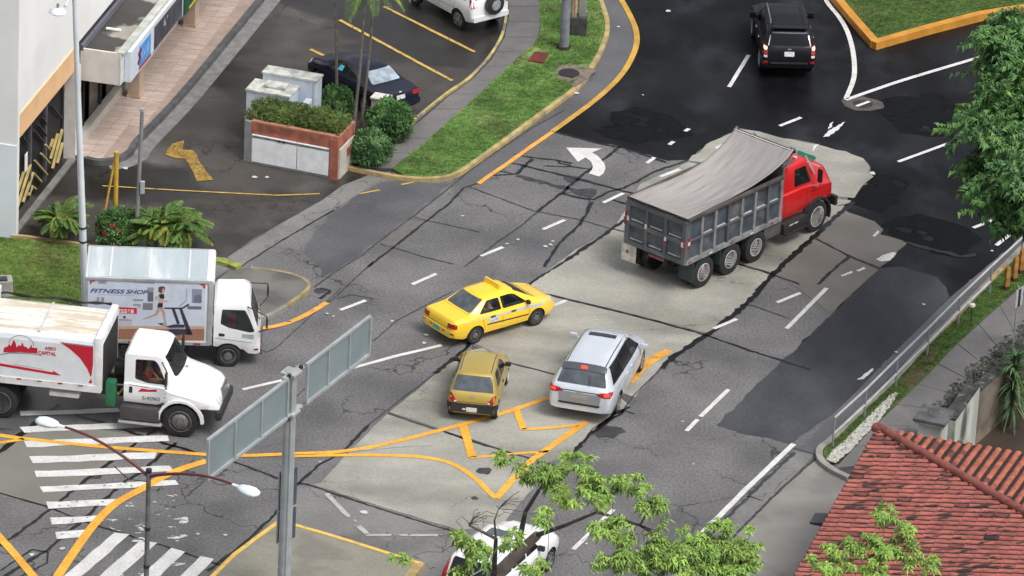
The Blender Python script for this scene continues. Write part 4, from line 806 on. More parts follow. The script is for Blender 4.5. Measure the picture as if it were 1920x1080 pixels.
# ================================================================== TRUCKS
def text_mesh(txt, size, shear=0, bold=0, xscale=1):
    c = bpy.data.curves.new('lettering', 'FONT'); c.body = txt; c.size = size; c.shear = shear; c.offset = bold; c.extrude = .001
    o = bpy.data.objects.new('lettering', c); COL.objects.link(o)
    dg = bpy.context.evaluated_depsgraph_get(); dg.update(); me = bpy.data.meshes.new_from_object(o.evaluated_get(dg))
    bpy.data.objects.remove(o)
    me.transform(Matrix.Diagonal((xscale, 1, 1, 1))); return me
def lettering(txt, size, mat, parent, loc, rot, **k):
    me = text_mesh(txt, size, k.get('shear', 0), k.get('bold', 0), k.get('xscale', 1)); me.materials.clear(); me.materials.append(mat)
    o = bpy.data.objects.new('lettering', me); put(o, parent); o.location = loc; o.rotation_euler = rot; return o
RSIDE = (pi/2, 0, pi/2)      # text standing on a vehicle's right side, reading towards its front
def skin_body(name, V, E_, R, mat, parent, sub=1):
    me = bpy.data.meshes.new(name); me.from_pydata(V, E_, []); o = bpy.data.objects.new(name, me); COL.objects.link(o)
    md = o.modifiers.new('skin', 'SKIN'); md.use_smooth_shade = True
    for i, r in enumerate(R): me.skin_vertices[0].data[i].radius = (r, r) if not isinstance(r, tuple) else r
    me.skin_vertices[0].data[0].use_root = True
    s_ = o.modifiers.new('sub', 'SUBSURF'); s_.levels = sub; s_.render_levels = sub
    dg = bpy.context.evaluated_depsgraph_get(); dg.update(); m2 = bpy.data.meshes.new_from_object(o.evaluated_get(dg)); bpy.data.objects.remove(o)
    m2.materials.clear(); m2.materials.append(mat); m2.shade_smooth()
    q = bpy.data.objects.new(name, m2); return put(q, parent)
m_skin = M('skin', (.30, .16, .09), rough=.5, var=.05)
def seated(loc, rz, shirt, label, hands=(.38, .40)):
    """a person sitting, hip at loc, looking along +y of its own frame; hands = (reach, height above the hip)"""
    t = thing('person', loc, rz, label, 'person')
    hy, hz = hands
    V = [(0, 0, .08), (0, -.02, .28), (0, -.02, .46), (0, 0, .56), (0, .02, .66), (0, .03, .76),
         (-.19, -.02, .44), (-.25, .10, .24), (-.16, hy, hz-.1), (-.13, hy+.08, hz-.08), (.19, -.02, .44), (.25, .10, .24), (.16, hy, hz-.1), (.13, hy+.08, hz-.08),
         (-.10, .02, .04), (-.13, .42, .10), (-.13, .46, -.30), (-.13, .60, -.36), (.10, .02, .04), (.13, .42, .10), (.13, .46, -.30), (.13, .60, -.36)]
    E_ = [(0, 1), (1, 2), (2, 3), (3, 4), (4, 5), (2, 6), (6, 7), (7, 8), (8, 9), (2, 10), (10, 11), (11, 12), (12, 13), (0, 14), (14, 15), (15, 16), (16, 17), (0, 18), (18, 19), (19, 20), (20, 21)]
    R = [.15, .14, .14, .055, .085, .075, .06, .045, .032, .04, .06, .045, .032, .04, .09, .065, .045, .04, .09, .065, .045, .04]
    skin_body('body', V, E_, R, m_skin, t)
    skin_body('shirt', V[:3]+[V[6], V[7], V[10], V[11]], [(0, 1), (1, 2), (2, 3), (3, 4), (2, 5), (5, 6)], [.165, .155, .15, .075, .06, .075, .06], shirt, t)
    skin_body('hair', [(0, -.01, .72), (0, -.02, .78), (0, .03, .80)], [(0, 1), (1, 2)], [.085, .085, .07], M('black_hair', (.012, .01, .009), rough=.7), t)
    B().box((0, .115, .70), (.03, .03, .04), bev=.008).build('nose', m_skin, t, smooth=True)
    for s in (-1, 1): B().box((s*.03, .105, .725), (.022, .01, .012)).build('eye', M('eye_dark', (.02, .02, .02)), t)
    return t

# ---------------------------------------------------------------- red dump truck with grey tarpaulin
dt = thing('dump_truck', (5.031, 164.277, 0), -.680, 'red-nosed dump truck with a ribbed grey tipper body under a stretched grey tarpaulin', 'truck')
p_red = paint('red_paint', (.58, .012, .012), rough=.3)
m_tip = M('tipper_grey', (.105, .112, .125), rough=.6, var=.22, scale=1.5, metal=.1, col2=(.17, .16, .15), c2scale=1.2, c2lo=.5, c2hi=.68)
m_tipl = M('tipper_rib_grey', (.21, .215, .22), rough=.6, var=.3, scale=2.5, col2=(.11, .085, .07), c2scale=2, c2lo=.52, c2hi=.7)
m_tipb = M('tipper_blue_grey', (.066, .080, .098), rough=.55, var=.3, scale=2.5, col2=(.13, .125, .12), c2scale=1.6, c2lo=.52, c2hi=.72)
X, Y0_, Y1_, ZB, ZT = 1.20, -.95, 3.9, 1.08, 2.56
b = B().box((0, (Y0_+Y1_)/2, ZB+.04), (2*X-.02, Y1_-Y0_-.04, .08))
for s in (-1, 1): b.box((s*(X-.07), (Y0_+Y1_)/2, (ZB+ZT)/2), (.04, Y1_-Y0_-.06, ZT-ZB))
b.build('tipper_body', m_tipb, dt)
n = 7
for s in (-1, 1):
    for i in range(n+1):
        y = Y0_+.06+(Y1_-Y0_-.12)*i/n
        B().box((s*(X-.015), y, (ZB+ZT)/2), (.09, .11 if 0 < i < n else .14, ZT-ZB-.02), bev=.01).build('side_rib', m_tipl if i % 3 else m_tip, dt)
    B().box((s*(X-.02), (Y0_+Y1_)/2, ZB+.74), (.05, Y1_-Y0_-.1, .08), bev=.01).build('side_rail', m_tip, dt)
    B().box((s*(X), (Y0_+Y1_)/2, ZT+.03), (.13, Y1_-Y0_, .10), bev=.015).build('top_rail', M('muddy_rail', (.075, .062, .055), rough=.8, var=.3, scale=2), dt)
    # sloping lower skirt under the bays
    B().prism([(Y0_, ZB-.02), (Y1_, ZB-.02), (Y1_, ZB+.12), (Y0_, ZB+.12)], s*(X-.06), s*(X+.05), 'X').build('bottom_rail', m_tipl, dt)
    for i in (1, 2, 3, 4, 5, 6):
        y = Y0_+.06+(Y1_-Y0_-.12)*i/n+.31
        if i < 7 and y < Y1_: B().box((s*(X-.03), y, ZB+.80), (.05, .46, .03), rot=Matrix.Rotation(s*.5, 3, 'Y')).build('dust_ledge', M('dusty_ledge', (.30, .31, .31), rough=.8, var=.25, scale=3), dt)
    for i in range(5):
        B().box((s*(X+.055), Y0_+.15+i*1.05, ZB+.05), (.012, .16, .035)).build('reflector', m_lens if i % 2 else m_tail, dt)
# tailgate
tg = B().box((0, Y0_, (ZB+ZT)/2-.02), (2*X-.14, .05, ZT-ZB-.1)).build('tailgate', m_tipb, dt)
for i in range(4):
    x = -X+.06+(2*X-.12)*i/3
    B().box((x, Y0_-.04, (ZB+ZT)/2-.02), (.16 if i in (0, 3) else .10, .10, ZT-ZB-.02), bev=.01).build('tailgate_rib', m_tip, tg)
for z in (ZB+.05, ZB+.72, ZT-.08): B().box((0, Y0_-.035, z), (2*X-.1, .09, .13), bev=.01).build('tailgate_rail', m_tip, tg)
for i in range(3):
    for z in (ZB+.40, ZB+1.06):
        B().box((-X+.06+(2*X-.12)*(i+.5)/3, Y0_-.028, z-.20), (.5, .05, .035), rot=Matrix.Rotation(.5, 3, 'X')).build('dust_ledge', MATS['dusty_ledge'], tg)
for x, z, m in [(-1.18, 2.1, m_tail), (-1.10, 1.96, m_lens), (-1.2, 1.80, m_tail), (-.38, 1.9, m_lens), (.42, 1.72, m_lens), (.42, 1.60, m_tail), (1.10, 1.76, m_lens), (1.19, 1.88, m_tail), (1.19, 1.62, m_tail)]:
    B().box((x, Y0_-.10, z), (.08, .02, .16), bev=.005).build('reflector', m, dt)
for z, m in ((1.92, m_tail), (1.78, m_lens), (1.64, m_tail)): B().box((X+.03, Y0_+.08, z), (.02, .10, .12)).build('reflector', m, dt)
# headboard and cab shield
B().box((0, Y1_+.04, 2.0), (2*X-.06, .07, 1.8)).box((0, Y1_+.30, 2.92), (2*X-.1, .5, .05)).build('headboard', m_tip, dt)
for s in (-1, 1): B().prism([(Y1_, 2.6), (Y1_+.5, 3.26), (Y1_+.2, 2.98), (Y1_, 2.9)], s*(X-.1), s*(X-.05), 'X').build('shield_gusset', m_tip, dt)
B().bar((-X-.02, Y1_+.5, 3.30), (X+.02, Y1_+.5, 3.30), .09).build('tarp_roller', m_frame, dt)
B().bar((-X+.02, Y1_+.42, 3.35), (X-.02, Y1_+.42, 3.35), .05, .02).build('tarp_hem', M('pale_hem', (.5, .5, .48), rough=.6), dt)
for x in (-1.15, -.45, 1.0, 1.15): B().box((x, Y1_+.5, 3.38), (.1, .08, .08), bev=.02).build('roller_clamp', m_chrome, dt)
# tarpaulin: stretched from the tailgate up to the roller, sagging between the walls
m_tarp = M('grey_tarpaulin', (.315, .295, .285), rough=.62, var=.12, scale=1.0, stretch=(4, .45, 1), bump=.5, bscale=5, col2=(.22, .205, .20), c2scale=1.0, c2lo=.5, c2hi=.75)
V, Fc = [], []; nx, ny = 26, 44
for j in range(ny+1):
    t = j/ny; y = Y0_-.02+(Y1_+.46-Y0_)*t
    for i in range(nx+1):
        u = i/nx*2-1; inset = .02+.13*sin(pi*min(1, t))**1.3
        x = u*(X-inset*(.55 if u > 0 else .8))
        z = 2.66+.70*t**5 - .36*sin(pi*t**.85)*(1-abs(u)**2.2)
        z += .02*sin(23*u+5*t)*(1-t*.5)*sin(pi*t) + .014*sin(41*u-9*t)*sin(pi*t)+.010*sin(67*u+4*t+3*sin(9*t))*sin(pi*t)
        if t < .18: z += .05*sin(17*u+60*t)*(1-abs(u))*(t/.18)*.5
        V.append((x, y, z))
for j in range(ny):
    for i in range(nx): Fc.append((j*(nx+1)+i, j*(nx+1)+i+1, (j+1)*(nx+1)+i+1, (j+1)*(nx+1)+i))
tp = mesh('tarpaulin', V, Fc, m_tarp, dt, smooth=True); md = tp.modifiers.new('thick', 'SOLIDIFY'); md.thickness = .012
B().tube([(u*(X-.04), Y0_-.07, 2.62+.02*sin(u*9)) for u in [i/8-1 for i in range(17)]], .022, 6).build('tarp_cord', m_frame, dt)
# load seen in the gap
V, Fc = [], []
for j in range(21):
    for i in range(9):
        V.append((-1.1+2.2*i/8, Y0_+.1+4.6*j/20, 1.86+.12*random.random()+.16*sin(pi*j/20)))
for j in range(20):
    for i in range(8): Fc.append((j*9+i, j*9+i+1, (j+1)*9+i+1, (j+1)*9+i))
mesh('earth_load', V, Fc, M('dark_earth', (.045, .03, .024), rough=.95, var=.4, scale=5, bump=.8), dt, smooth=True)
# chassis
B().box((-.38, 2.8, .88), (.14, 7.4, .26)).box((.38, 2.8, .88), (.14, 7.4, .26)).box((0, 1.2, .7), (.7, .3, .3)).box((0, -.6, .9), (1.5, .14, .2)).build('chassis', m_frame, dt)
for y in (0, 1.38, 2.68):
    B().cyl((-.9, y, .52), (.9, y, .52), .09).box((0, y, .52), (.34, .36, .34), bev=.08).build('axle', m_frame, dt)
    wheel_pair(dt, 1.22, y, .52, .27, m_whitewheel, 'truckrear', dual=True, rimr=.30)
B().box((.88, .70, .98), (.60, .30, .06)).box((.88, 2.03, .98), (.60, .3, .06)).build('mudguard_bracket', m_frame, dt)
B().box((1.0, -.62, .72), (.56, .025, .70)).build('mud_flap', M('dark_flap', (.035, .05, .052), rough=.7), dt)
B().box((1.0, .78, .80), (.5, .025, .55)).build('mud_flap', MATS['dark_flap'], dt)
lf = B().box((-1.02, -1.0, .78), (.56, .03, .62), rz=.06, bev=.01).build('mud_flap', M('dirty_white_flap', (.50, .48, .42), rough=.7, var=.25, scale=4), dt)
B().box((-1.02, -1.03, .80), (.2, .01, .16)).build('flap_stain', M('flap_stain', (.15, .13, .10), rough=.8, wear=.5, wearscale=9), lf)
B().box((0, -.86, .92), (.6, .10, .12), bev=.01).build('rear_light_bar', m_tip, dt)
for x in (-.12, .12): B().box((x, -.92, .93), (.2, .03, .07)).build('tail_light', m_tail, dt)
B().box((1.02, 3.55, .82), (.34, .9, .5), bev=.05).build('fuel_tank', M('dull_tank', (.10, .09, .085), rough=.6, var=.2), dt, smooth=True)
B().box((1.05, 4.75, .62), (.30, 1.2, .38), bev=.04).box((1.12, 4.75, .45), (.3, 1.1, .04)).build('side_step', m_frame, dt, smooth=True)
for y in (4.5, 4.75): B().box((1.21, y, .72), (.01, .2, .04)).build('reflector', m_lens, dt)
S = dict(truck=1, y0=4.18, L=2.74, sill=[(4.18, .85), (5.3, .85), (5.4, .95), (6.6, .95), (6.92, .78)], shoulder=.93,
  top=[(4.18, 2.68), (4.26, 2.70), (5.40, 2.70), (5.54, 2.62), (5.84, 2.20), (5.95, 2.15), (6.45, 2.09), (6.72, 2.0), (6.86, 1.84), (6.92, 1.4)],
  width=[(4.18, 1.02), (5.3, 1.04), (5.5, 1.10), (6.5, 1.12), (6.8, 1.04), (6.92, .92)], belt=[(4.18, 1.75), (5.6, 1.74), (5.85, 1.66), (6.5, 1.56), (6.8, 1.48), (6.92, 1.1)],
  roofw=[(4.18, .86), (5.5, .84), (5.9, .82), (6.4, .78), (6.75, .70), (6.92, .58)], wheels=(0, 5.95, .53, 1.16, .30), rim=m_whitewheel, rimstyle='truckrear',
  cabin=(4.3, 5.68, 4.3, 5.40, 1.1, 2.58, .88, .76), sidewin=[[(4.86, 1.82), (5.66, 1.82), (5.46, 2.40), (4.86, 2.42)]], frontwin=([(-.8, 2.22), (.8, 2.22), (.74, 2.55), (-.74, 2.55)], 5.2, 6.4), seats=[4.5])
sf = car(dt, S, p_red)
for s in (-1, 1):
    pr = [(5.95+cos(t)*.68, .53+sin(t)*.68) for t in [i*pi/10 for i in range(-1, 11)]]; pi_ = [(5.95+cos(t)*.61, .53+sin(t)*.61) for t in [i*pi/10 for i in range(10, -2, -1)]]
    B().prism(pr+pi_, s*1.0, s*1.20, 'X').build('wheel_arch_trim', m_plast, dt)
    B().box((s*.95, 6.95, .78), (.42, .14, .34), bev=.04).build('bumper_end', m_plast, dt)
    B().tube([(s*.92, 5.5, 2.52), (s*1.28, 5.72, 2.40), (s*1.30, 5.76, 1.72), (s*1.02, 5.65, 1.65)], .022).build('mirror_arm', m_chrome, dt)
    B().box((s*1.30, 5.74, 2.08), (.18, .06, .46), bev=.02).build('wing_mirror', m_plast, dt)
    sf.panel('headlight', 'front', [(s*.62, 1.05), (s*.88, 1.05), (s*.88, 1.25), (s*.62, 1.25)], m_lens, dt, off=.02, r=.03)
    gap(sf, dt, '+x' if s > 0 else '-x', (4.35, .95), (4.35, 1.75), .02); gap(sf, dt, '+x' if s > 0 else '-x', (5.42, .95), (5.42, 1.75), .02); gap(sf, dt, '+x' if s > 0 else '-x', (5.5, 1.5), (6.7, 1.42), .02)
B().box((0, 6.98, .75), (2.0, .12, .3), bev=.03).build('front_bumper', m_plast, dt)
sf.panel('grille', 'front', [(-.5, .98), (.5, .98), (.5, 1.6), (-.5, 1.6)], m_chrome, dt, off=.02, r=.05)
B().box((0, 6.70, 2.08), (.72, .05, .13), bev=.01, rot=Matrix.Rotation(-.5, 3, 'X')).build('bug_deflector', M('green_perspex', (.012, .26, .16), rough=.2), dt)
for x in (-.7, -.45, -.2): B().cyl((x, 4.75, 2.80), (x, 5.15, 2.80), .05, .075).build('roof_horn', M('red_white_horn', (.6, .25, .22), rough=.3, var=.6, scale=4), dt, smooth=True)
for x in (-.9, .75): B().box((x, 5.05, 2.76), (.14, .1, .07), bev=.02).build('marker_lamp', m_lens, dt)
for s in (-1, 1): B().bar((s*.80, 5.56, 2.66), (s*.94, 5.90, 2.0), .05).build('pillar_trim', M('pale_pillar', (.5, .42, .40), rough=.5), dt)
B().box((.35, 6.3, 2.0), (.14, .1, .06), bev=.02).build('hood_vent', m_lens, dt)
B().cyl((1.0, 4.05, 1.0), (1.0, 4.05, 2.9), .08).build('exhaust_stack', m_chrome, dt, smooth=True)

# ---------------------------------------------------------------- box truck with the fitness advertisement
a = radians(-87.3)
ht = thing('box_truck', ppos(427, 689, 0, a, .97, 0), a, 'white box truck with a fitness shop advertisement of a treadmill on its side', 'truck')
m_box = M('box_white', (.66, .68, .70), rough=.4, var=.08, scale=1)
m_roofb = M('box_roof', (.44, .51, .54), rough=.4, var=.12, scale=.9, stretch=(.3, 1.6, 1), col2=(.54, .59, .60), c2scale=.9)
m_alum = M('aluminium_edge', (.50, .51, .53), rough=.35, metal=.5, var=.12)
bx0, bx1, bz0, bz1, bw = -4.34, -.53, .80, 2.93, 1.12
bb = B().box((0, (bx0+bx1)/2, (bz0+bz1)/2), (2*bw, bx1-bx0, bz1-bz0), bev=.03).build('cargo_box', m_box, ht, smooth=30)
B().box((0, (bx0+bx1)/2-.05, bz1+.012), (2*bw-.16, bx1-bx0-.26, .02)).build('roof_sheet', m_roofb, bb)
for y in (-3.6, -2.42, -1.24): B().box((0, y, bz1+.026), (2*bw-.18, .05, .012)).build('roof_joint', m_box, bb)
B().box((0, bx1-.06, bz1-.06), (2*bw+.03, .26, .20), bev=.09).build('front_cap', M('cap_white', (.74, .75, .77), rough=.35), bb, smooth=True)
for s in (-1, 1):
    B().box((s*bw, (bx0+bx1)/2, bz1-.03), (.06, bx1-bx0, .10), bev=.02).build('edge_rail', m_alum, bb)
    B().box((s*bw, bx0+.04, (bz0+bz1)/2), (.05, .10, bz1-bz0), bev=.015).build('corner_post', m_alum, bb)
    B().box((s*bw, bx1-.05, (bz0+bz1)/2), (.06, .16, bz1-bz0), bev=.03).build('corner_post', m_alum, bb)
    B().box((s*bw, (bx0+bx1)/2, bz0+.04), (.05, bx1-bx0-.1, .11), bev=.01).build('bottom_rail', m_alum, bb)
    for y in (-3.95, -2.9, -1.9, -.95): B().box((s*(bw+.03), y, bz0+.04), (.01, .22, .05)).build('reflector', m_tail, bb)
B().prism([(bx0+.05, bz0-.01), (bx1-.05, bz0-.01), (bx1-.05, bz0-.14), (bx0+.05, bz0-.14)], -.95, .95).build('sub_frame', m_frame, ht)
# the printed advertisement, mapped from the poster's own layout
def gp(u, v): return (u/8+160-427)/62.2-.02, 2.93-(v/8+530-526-(u/8)*.030)/56
XP = bw+.004
def adv(name, pts, col, lift=0, rough=.4):
    P = [gp(u, v) for u, v in pts]; m = M('print_'+name+'_%d' % round(col[0]*999+col[2]*99), col, rough=rough, var=.06)
    V = [(XP+lift, y, z) for y, z in P]+[(XP+lift-.003, y, z) for y, z in P]; n = len(P)
    tri = tessellate_polygon([[Vector(v) for v in V[:n]]])
    Fc = [tuple(t) for t in tri]+[(i, (i+1) % n, (i+1) % n+n, i+n) for i in range(n)]
    me = bpy.data.meshes.new(name); me.from_pydata(V, [], Fc); bm = bmesh.new(); bm.from_mesh(me); bmesh.ops.recalc_face_normals(bm, faces=bm.faces)
    for f in bm.faces:
        if abs(f.normal.x) > .9 and f.normal.x < 0: f.normal_flip()
    bm.to_mesh(me); bm.free(); return fin(me, name, m, bb)
adv('poster_ground', [(20, 15), (1780, 60), (1780, 900), (20, 900)], (.56, .61, .70))
adv('poster_floor', [(20, 705), (1780, 705), (1780, 905), (20, 905)], (.33, .16, .10), .003)
adv('poster_floor_light', [(20, 690), (1780, 690), (1780, 735), (20, 735)], (.52, .36, .28), .004)
for q in ([(55, 10), (130, 15), (130, 30), (85, 30), (80, 65), (55, 65)], [(1700, 60), (1775, 65), (1775, 125), (1745, 120), (1740, 85), (1700, 80)]): adv('corner_mark', q, (.5, .03, .05), .006)
adv('number_panel', [(455, 405), (765, 420), (765, 508), (455, 498)], (.60, .03, .05), .005)
adv('product_photo', [(920, 115), (1005, 118), (1005, 325), (920, 322)], (.13, .13, .17), .005); adv('product_photo', [(925, 120), (1000, 123), (1000, 180), (925, 178)], (.30, .30, .34), .007)
adv('product_photo', [(850, 345), (1000, 350), (1000, 450), (850, 445)], (.20, .20, .23), .005)
adv('product_photo', [(1580, 135), (1728, 140), (1728, 345), (1580, 340)], (.25, .27, .37), .005); adv('product_photo', [(1610, 340), (1610, 250), (1650, 215), (1700, 215), (1728, 240), (1728, 345)], (.16, .16, .22), .007)
adv('product_photo', [(1520, 390), (1728, 395), (1728, 440), (1520, 437)], (.14, .14, .18), .005)
for q in ([(705, 285), (860, 290), (855, 318), (705, 315)], [(705, 360), (820, 365), (815, 415), (790, 415), (790, 390), (705, 385)], [(705, 36), (1020, 42), (1010, 60), (705, 46)], [(165, 260), (200, 260), (200, 345), (165, 345)], [(230, 262), (272, 262), (272, 347), (230, 347)], [(180, 20), (300, 20), (300, 60), (180, 60)]):
    adv('product_photo', q, (.30, .30, .34), .005)
adv('caption_line', [(190, 215), (700, 232), (700, 240), (190, 224)], (.42, .44, .52), .005)
adv('step_bench', [(505, 590), (690, 595), (690, 608), (505, 603)], (.42, .06, .07), .006); adv('step_bench', [(565, 545), (590, 535), (605, 575), (562, 575)], (.05, .05, .06), .006); adv('step_bench', [(500, 605), (690, 610), (690, 680), (500, 680)], (.50, .50, .58), .005)
# printed treadmill
for q in ([(1170, 412), (1440, 412), (1530, 355), (1550, 375), (1440, 438), (1175, 432)], [(1285, 435), (1330, 435), (1415, 655), (1370, 660)], [(1400, 435), (1440, 435), (1610, 820), (1530, 820)], [(1250, 735), (1560, 735), (1610, 820), (1250, 812)],
          [(1200, 695), (1330, 665), (1480, 668), (1480, 712), (1250, 715)], [(1080, 650), (1200, 640), (1200, 690), (1120, 668)]): adv('treadmill', q, (.045, .045, .07), .006)
for q in ([(1395, 385), (1490, 305), (1505, 312), (1415, 390)], [(1495, 130), (1505, 130), (1510, 300), (1500, 300)], [(1250, 720), (1480, 716), (1480, 728), (1250, 732)]): adv('treadmill', q, (.32, .34, .42), .007)
# printed runner (a flat photograph on the poster)
for q in ([(1085, 105), (1130, 95), (1175, 105), (1180, 145), (1165, 185), (1120, 195), (1078, 175)],): adv('runner_hair', q, (.10, .05, .045), .008)
adv('runner', [(1140, 130), (1168, 130), (1172, 165), (1150, 190), (1130, 180)], (.52, .33, .26), .009)
adv('runner', [(1095, 205), (1150, 190), (1170, 230), (1160, 300), (1150, 345), (1085, 345), (1095, 290), (1090, 240)], (.55, .36, .28), .007)
adv('runner_top', [(1090, 215), (1120, 210), (1165, 215), (1172, 270), (1150, 283), (1100, 275)], (.03, .03, .045), .009)
adv('runner', [(1100, 225), (1035, 255), (1030, 280), (1085, 300), (1090, 285), (1055, 268), (1100, 245)], (.55, .36, .28), .008)
adv('runner', [(1160, 270), (1165, 310), (1230, 312), (1230, 322), (1155, 322)], (.50, .32, .25), .008)
adv('runner_shorts', [(1080, 345), (1150, 345), (1150, 410), (1070, 412)], (.03, .03, .04), .009)
adv('runner', [(1075, 410), (1130, 412), (1085, 500), (1070, 525), (890, 580), (850, 582), (1040, 510)], (.50, .31, .25), .008)
adv('runner', [(1100, 410), (1150, 410), (1190, 500), (1200, 600), (1210, 650), (1180, 640), (1150, 500)], (.50, .31, .25), .008)
adv('runner_shoe', [(1150, 640), (1200, 630), (1225, 690), (1160, 680)], (.35, .34, .40), .009)
y, z = gp(52, 190); lettering('FITNESS', .19, M('print_navy', (.055, .07, .22), rough=.4), bb, (XP+.006, y, z), RSIDE, shear=.35, bold=.004, xscale=1.52)
y, z = gp(590, 205); lettering('SHOP', .19, MATS['print_navy'], bb, (XP+.006, y, z), RSIDE, shear=.35, bold=.004, xscale=1.32)
y, z = gp(470, 490); lettering('82568', .17, M('print_white', (.75, .70, .70), rough=.4), bb, (XP+.008, y, z), RSIDE, bold=.006, xscale=1.18)
S = dict(truck=1, y0=-.46, L=1.42, sill=[(-.46, .62), (.45, .55), (.6, .42), (.96, .40)], shoulder=.985,
  top=[(-.46, 2.06), (-.38, 2.16), (.45, 2.20), (.62, 2.10), (.88, 1.26), (.92, 1.12), (.95, .9), (.96, .6)], width=[(-.46, .92), (.6, .94), (.8, .93), (.9, .89), (.96, .83)],
  belt=[(-.46, 1.30), (.5, 1.26), (.87, 1.12), (.96, .56)], roofw=[(-.46, .80), (.45, .79), (.6, .79), (.88, .86), (.96, .8)], wheels=(0, 0, .365, .95, .22), rim=m_steel, rimstyle='steel',
  cabin=(-.38, .78, -.38, .50, .9, 2.08, .82, .72), sidewin=[[(-.26, 1.42), (-.22, 1.88), (.48, 1.88), (.62, 1.60), (.78, 1.20), (.64, 1.17), (.0, 1.30)]], frontwin=([(-.78, 1.30), (.78, 1.30), (.72, 2.0), (-.72, 2.0)], .3, 1.3), glass=M('green_cab_glass', (.035, .05, .048), rough=.06, spec=.8, alpha=.5), seats=[-.25], seatmat=M('red_seat', (.32, .015, .03), rough=.7))
sf = car(ht, S, p_wht)
wheel_pair(ht, .95, -3.1, .385, .2, m_steel, 'truckrear', dual=True)
for s in (-1, 1):
    ax = '+x' if s > 0 else '-x'
    sf.panel('door_handle', ax, [(-.30, 1.02), (-.12, 1.02), (-.12, 1.10), (-.30, 1.12)], m_plast, ht, off=.012, r=.03)
    sf.panel('model_badge', ax, [(.40, 1.0), (.76, .95), (.76, 1.10), (.40, 1.12)], M('grey_badge', (.33, .36, .33), rough=.5, var=.3, scale=20), ht, off=.006, r=.02)
    gap(sf, ht, ax, (-.42, .95), (.82, .82), .014)
    sf.panel('headlight', 'front', [(s*.55, .66), (s*.80, .68), (s*.80, .84), (s*.55, .84)], m_lens, ht, off=.012, r=.03)
    sf.panel('indicator', ax, [(.76, .58), (.9, .58), (.9, .64), (.76, .63)], m_tail, ht, off=.01, r=.01)
    B().tube([(s*.85, .55, 2.0), (s*1.15, 1.12, 1.85), (s*1.15, 1.15, 1.4), (s*.9, .9, 1.2)], .018).build('mirror_arm', m_plast, ht)
    B().box((s*1.15, 1.14, 1.62), (.16, .06, .30), bev=.02).build('wing_mirror', m_plast, ht)
B().box((0, .97, .50), (1.66, .10, .18), bev=.03).build('front_bumper', M('lower_bumper_grey', (.09, .06, .065), rough=.4), ht, smooth=True)
for x in (-.5, .1): B().bar((x, .93, 1.24), (x+.45, .80, 1.62), .02).build('wiper', m_plast, ht)
for x in (-.62, .62): B().box((x*.6, -1.8, .6), (.1, 5.0, .2)).build('chassis_rail', m_frame, ht)
B().box((.7, -1.5, .58), (.4, .6, .36), bev=.05).build('fuel_tank', m_frame, ht)

# ---------------------------------------------------------------- white refuse truck
a = radians(-97)
gt = thing('refuse_truck', ppos(337, 820, 0, a, 1.13, 0), a, 'white refuse collection truck with a red city skyline emblem, rolling over the zebra crossing', 'truck')
m_gw = M('refuse_body_white', (.68, .71, .74), rough=.35, var=.05, coat=.3)
gx0, gx1, gz0, gz1, gw = -8.6, -2.48, 1.24, 2.84, 1.20
gb = B().prism([(gw-.02, gz0), (gw, gz0+.2), (gw, gz1-.16), (gw-.05, gz1-.02), (gw-.25, gz1+.05), (-gw+.25, gz1+.05), (-gw+.05, gz1-.02), (-gw, gz1-.16), (-gw, gz0+.2), (-gw+.02, gz0)], gx0, gx1, 'Y').build('refuse_body', m_gw, gt)
m_rusty = M('stained_cream_roof', (.62, .55, .44), rough=.6, var=.16, scale=1.4, stretch=(2.5, .35, 1), col2=(.74, .72, .68), c2scale=1.4, c2lo=.45, c2hi=.58)
B().box((0, (gx0+gx1)/2+.1, gz1+.055), (2*gw-.55, gx1-gx0-.5, .02)).build('roof_sheet', m_rusty, gb)
for i in range(5):
    B().box((-.8+.4*i, (gx0+gx1)/2+.1, gz1+.075), (.06, gx1-gx0-.5, .03), bev=.01).build('roof_corrugation', M('cream_rib', (.68, .64, .56), rough=.6, var=.15), gb)
for y in (-4.3, -6.4): B().box((0, y, gz1+.08), (2*gw-.4, .07, .05), bev=.01).build('roof_strap', M('grey_cream', (.55, .55, .52), rough=.6), gb)
B().box((0, gx1+.0, (gz1+gz0)/2+.05), (2*gw+.04, .22, gz1-gz0+.2), bev=.05).build('front_frame', M('frame_white', (.74, .75, .76), rough=.4), gb, smooth=30)
B().box((0, gx1+.10, (gz1+gz0)/2-.05), (2*gw-.35, .06, gz1-gz0-.15)).build('front_recess', m_frame, gb)
B().box((gw+.01, (gx0+gx1)/2, gz0+.08), (.04, gx1-gx0, .22)).build('lower_sill', M('sill_white', (.66, .66, .66), rough=.5, var=.15, scale=2), gb)
for k in range(9): B().box((gw+.035, gx1-.5-k*.62, gz0+.16), (.01, .14, .045)).build('reflector', m_tail if k % 2 else M('grey_lens', (.2, .2, .2), rough=.4), gb)
B().box((0, gx0+2.6, gz1+.2), (2*gw+.04, .14, .34)).build('roof_frame', MATS['frame_white'], gb)
for k in range(3):
    pts = [(-gw+.02+.03*k, gx1-.1-i*.45, gz1+.12+.05*sin(i*1.9+k)+.02*k) for i in range(13)]
    B().tube(pts, .022, 6).build('hydraulic_hose', m_frame, gb, smooth=True)
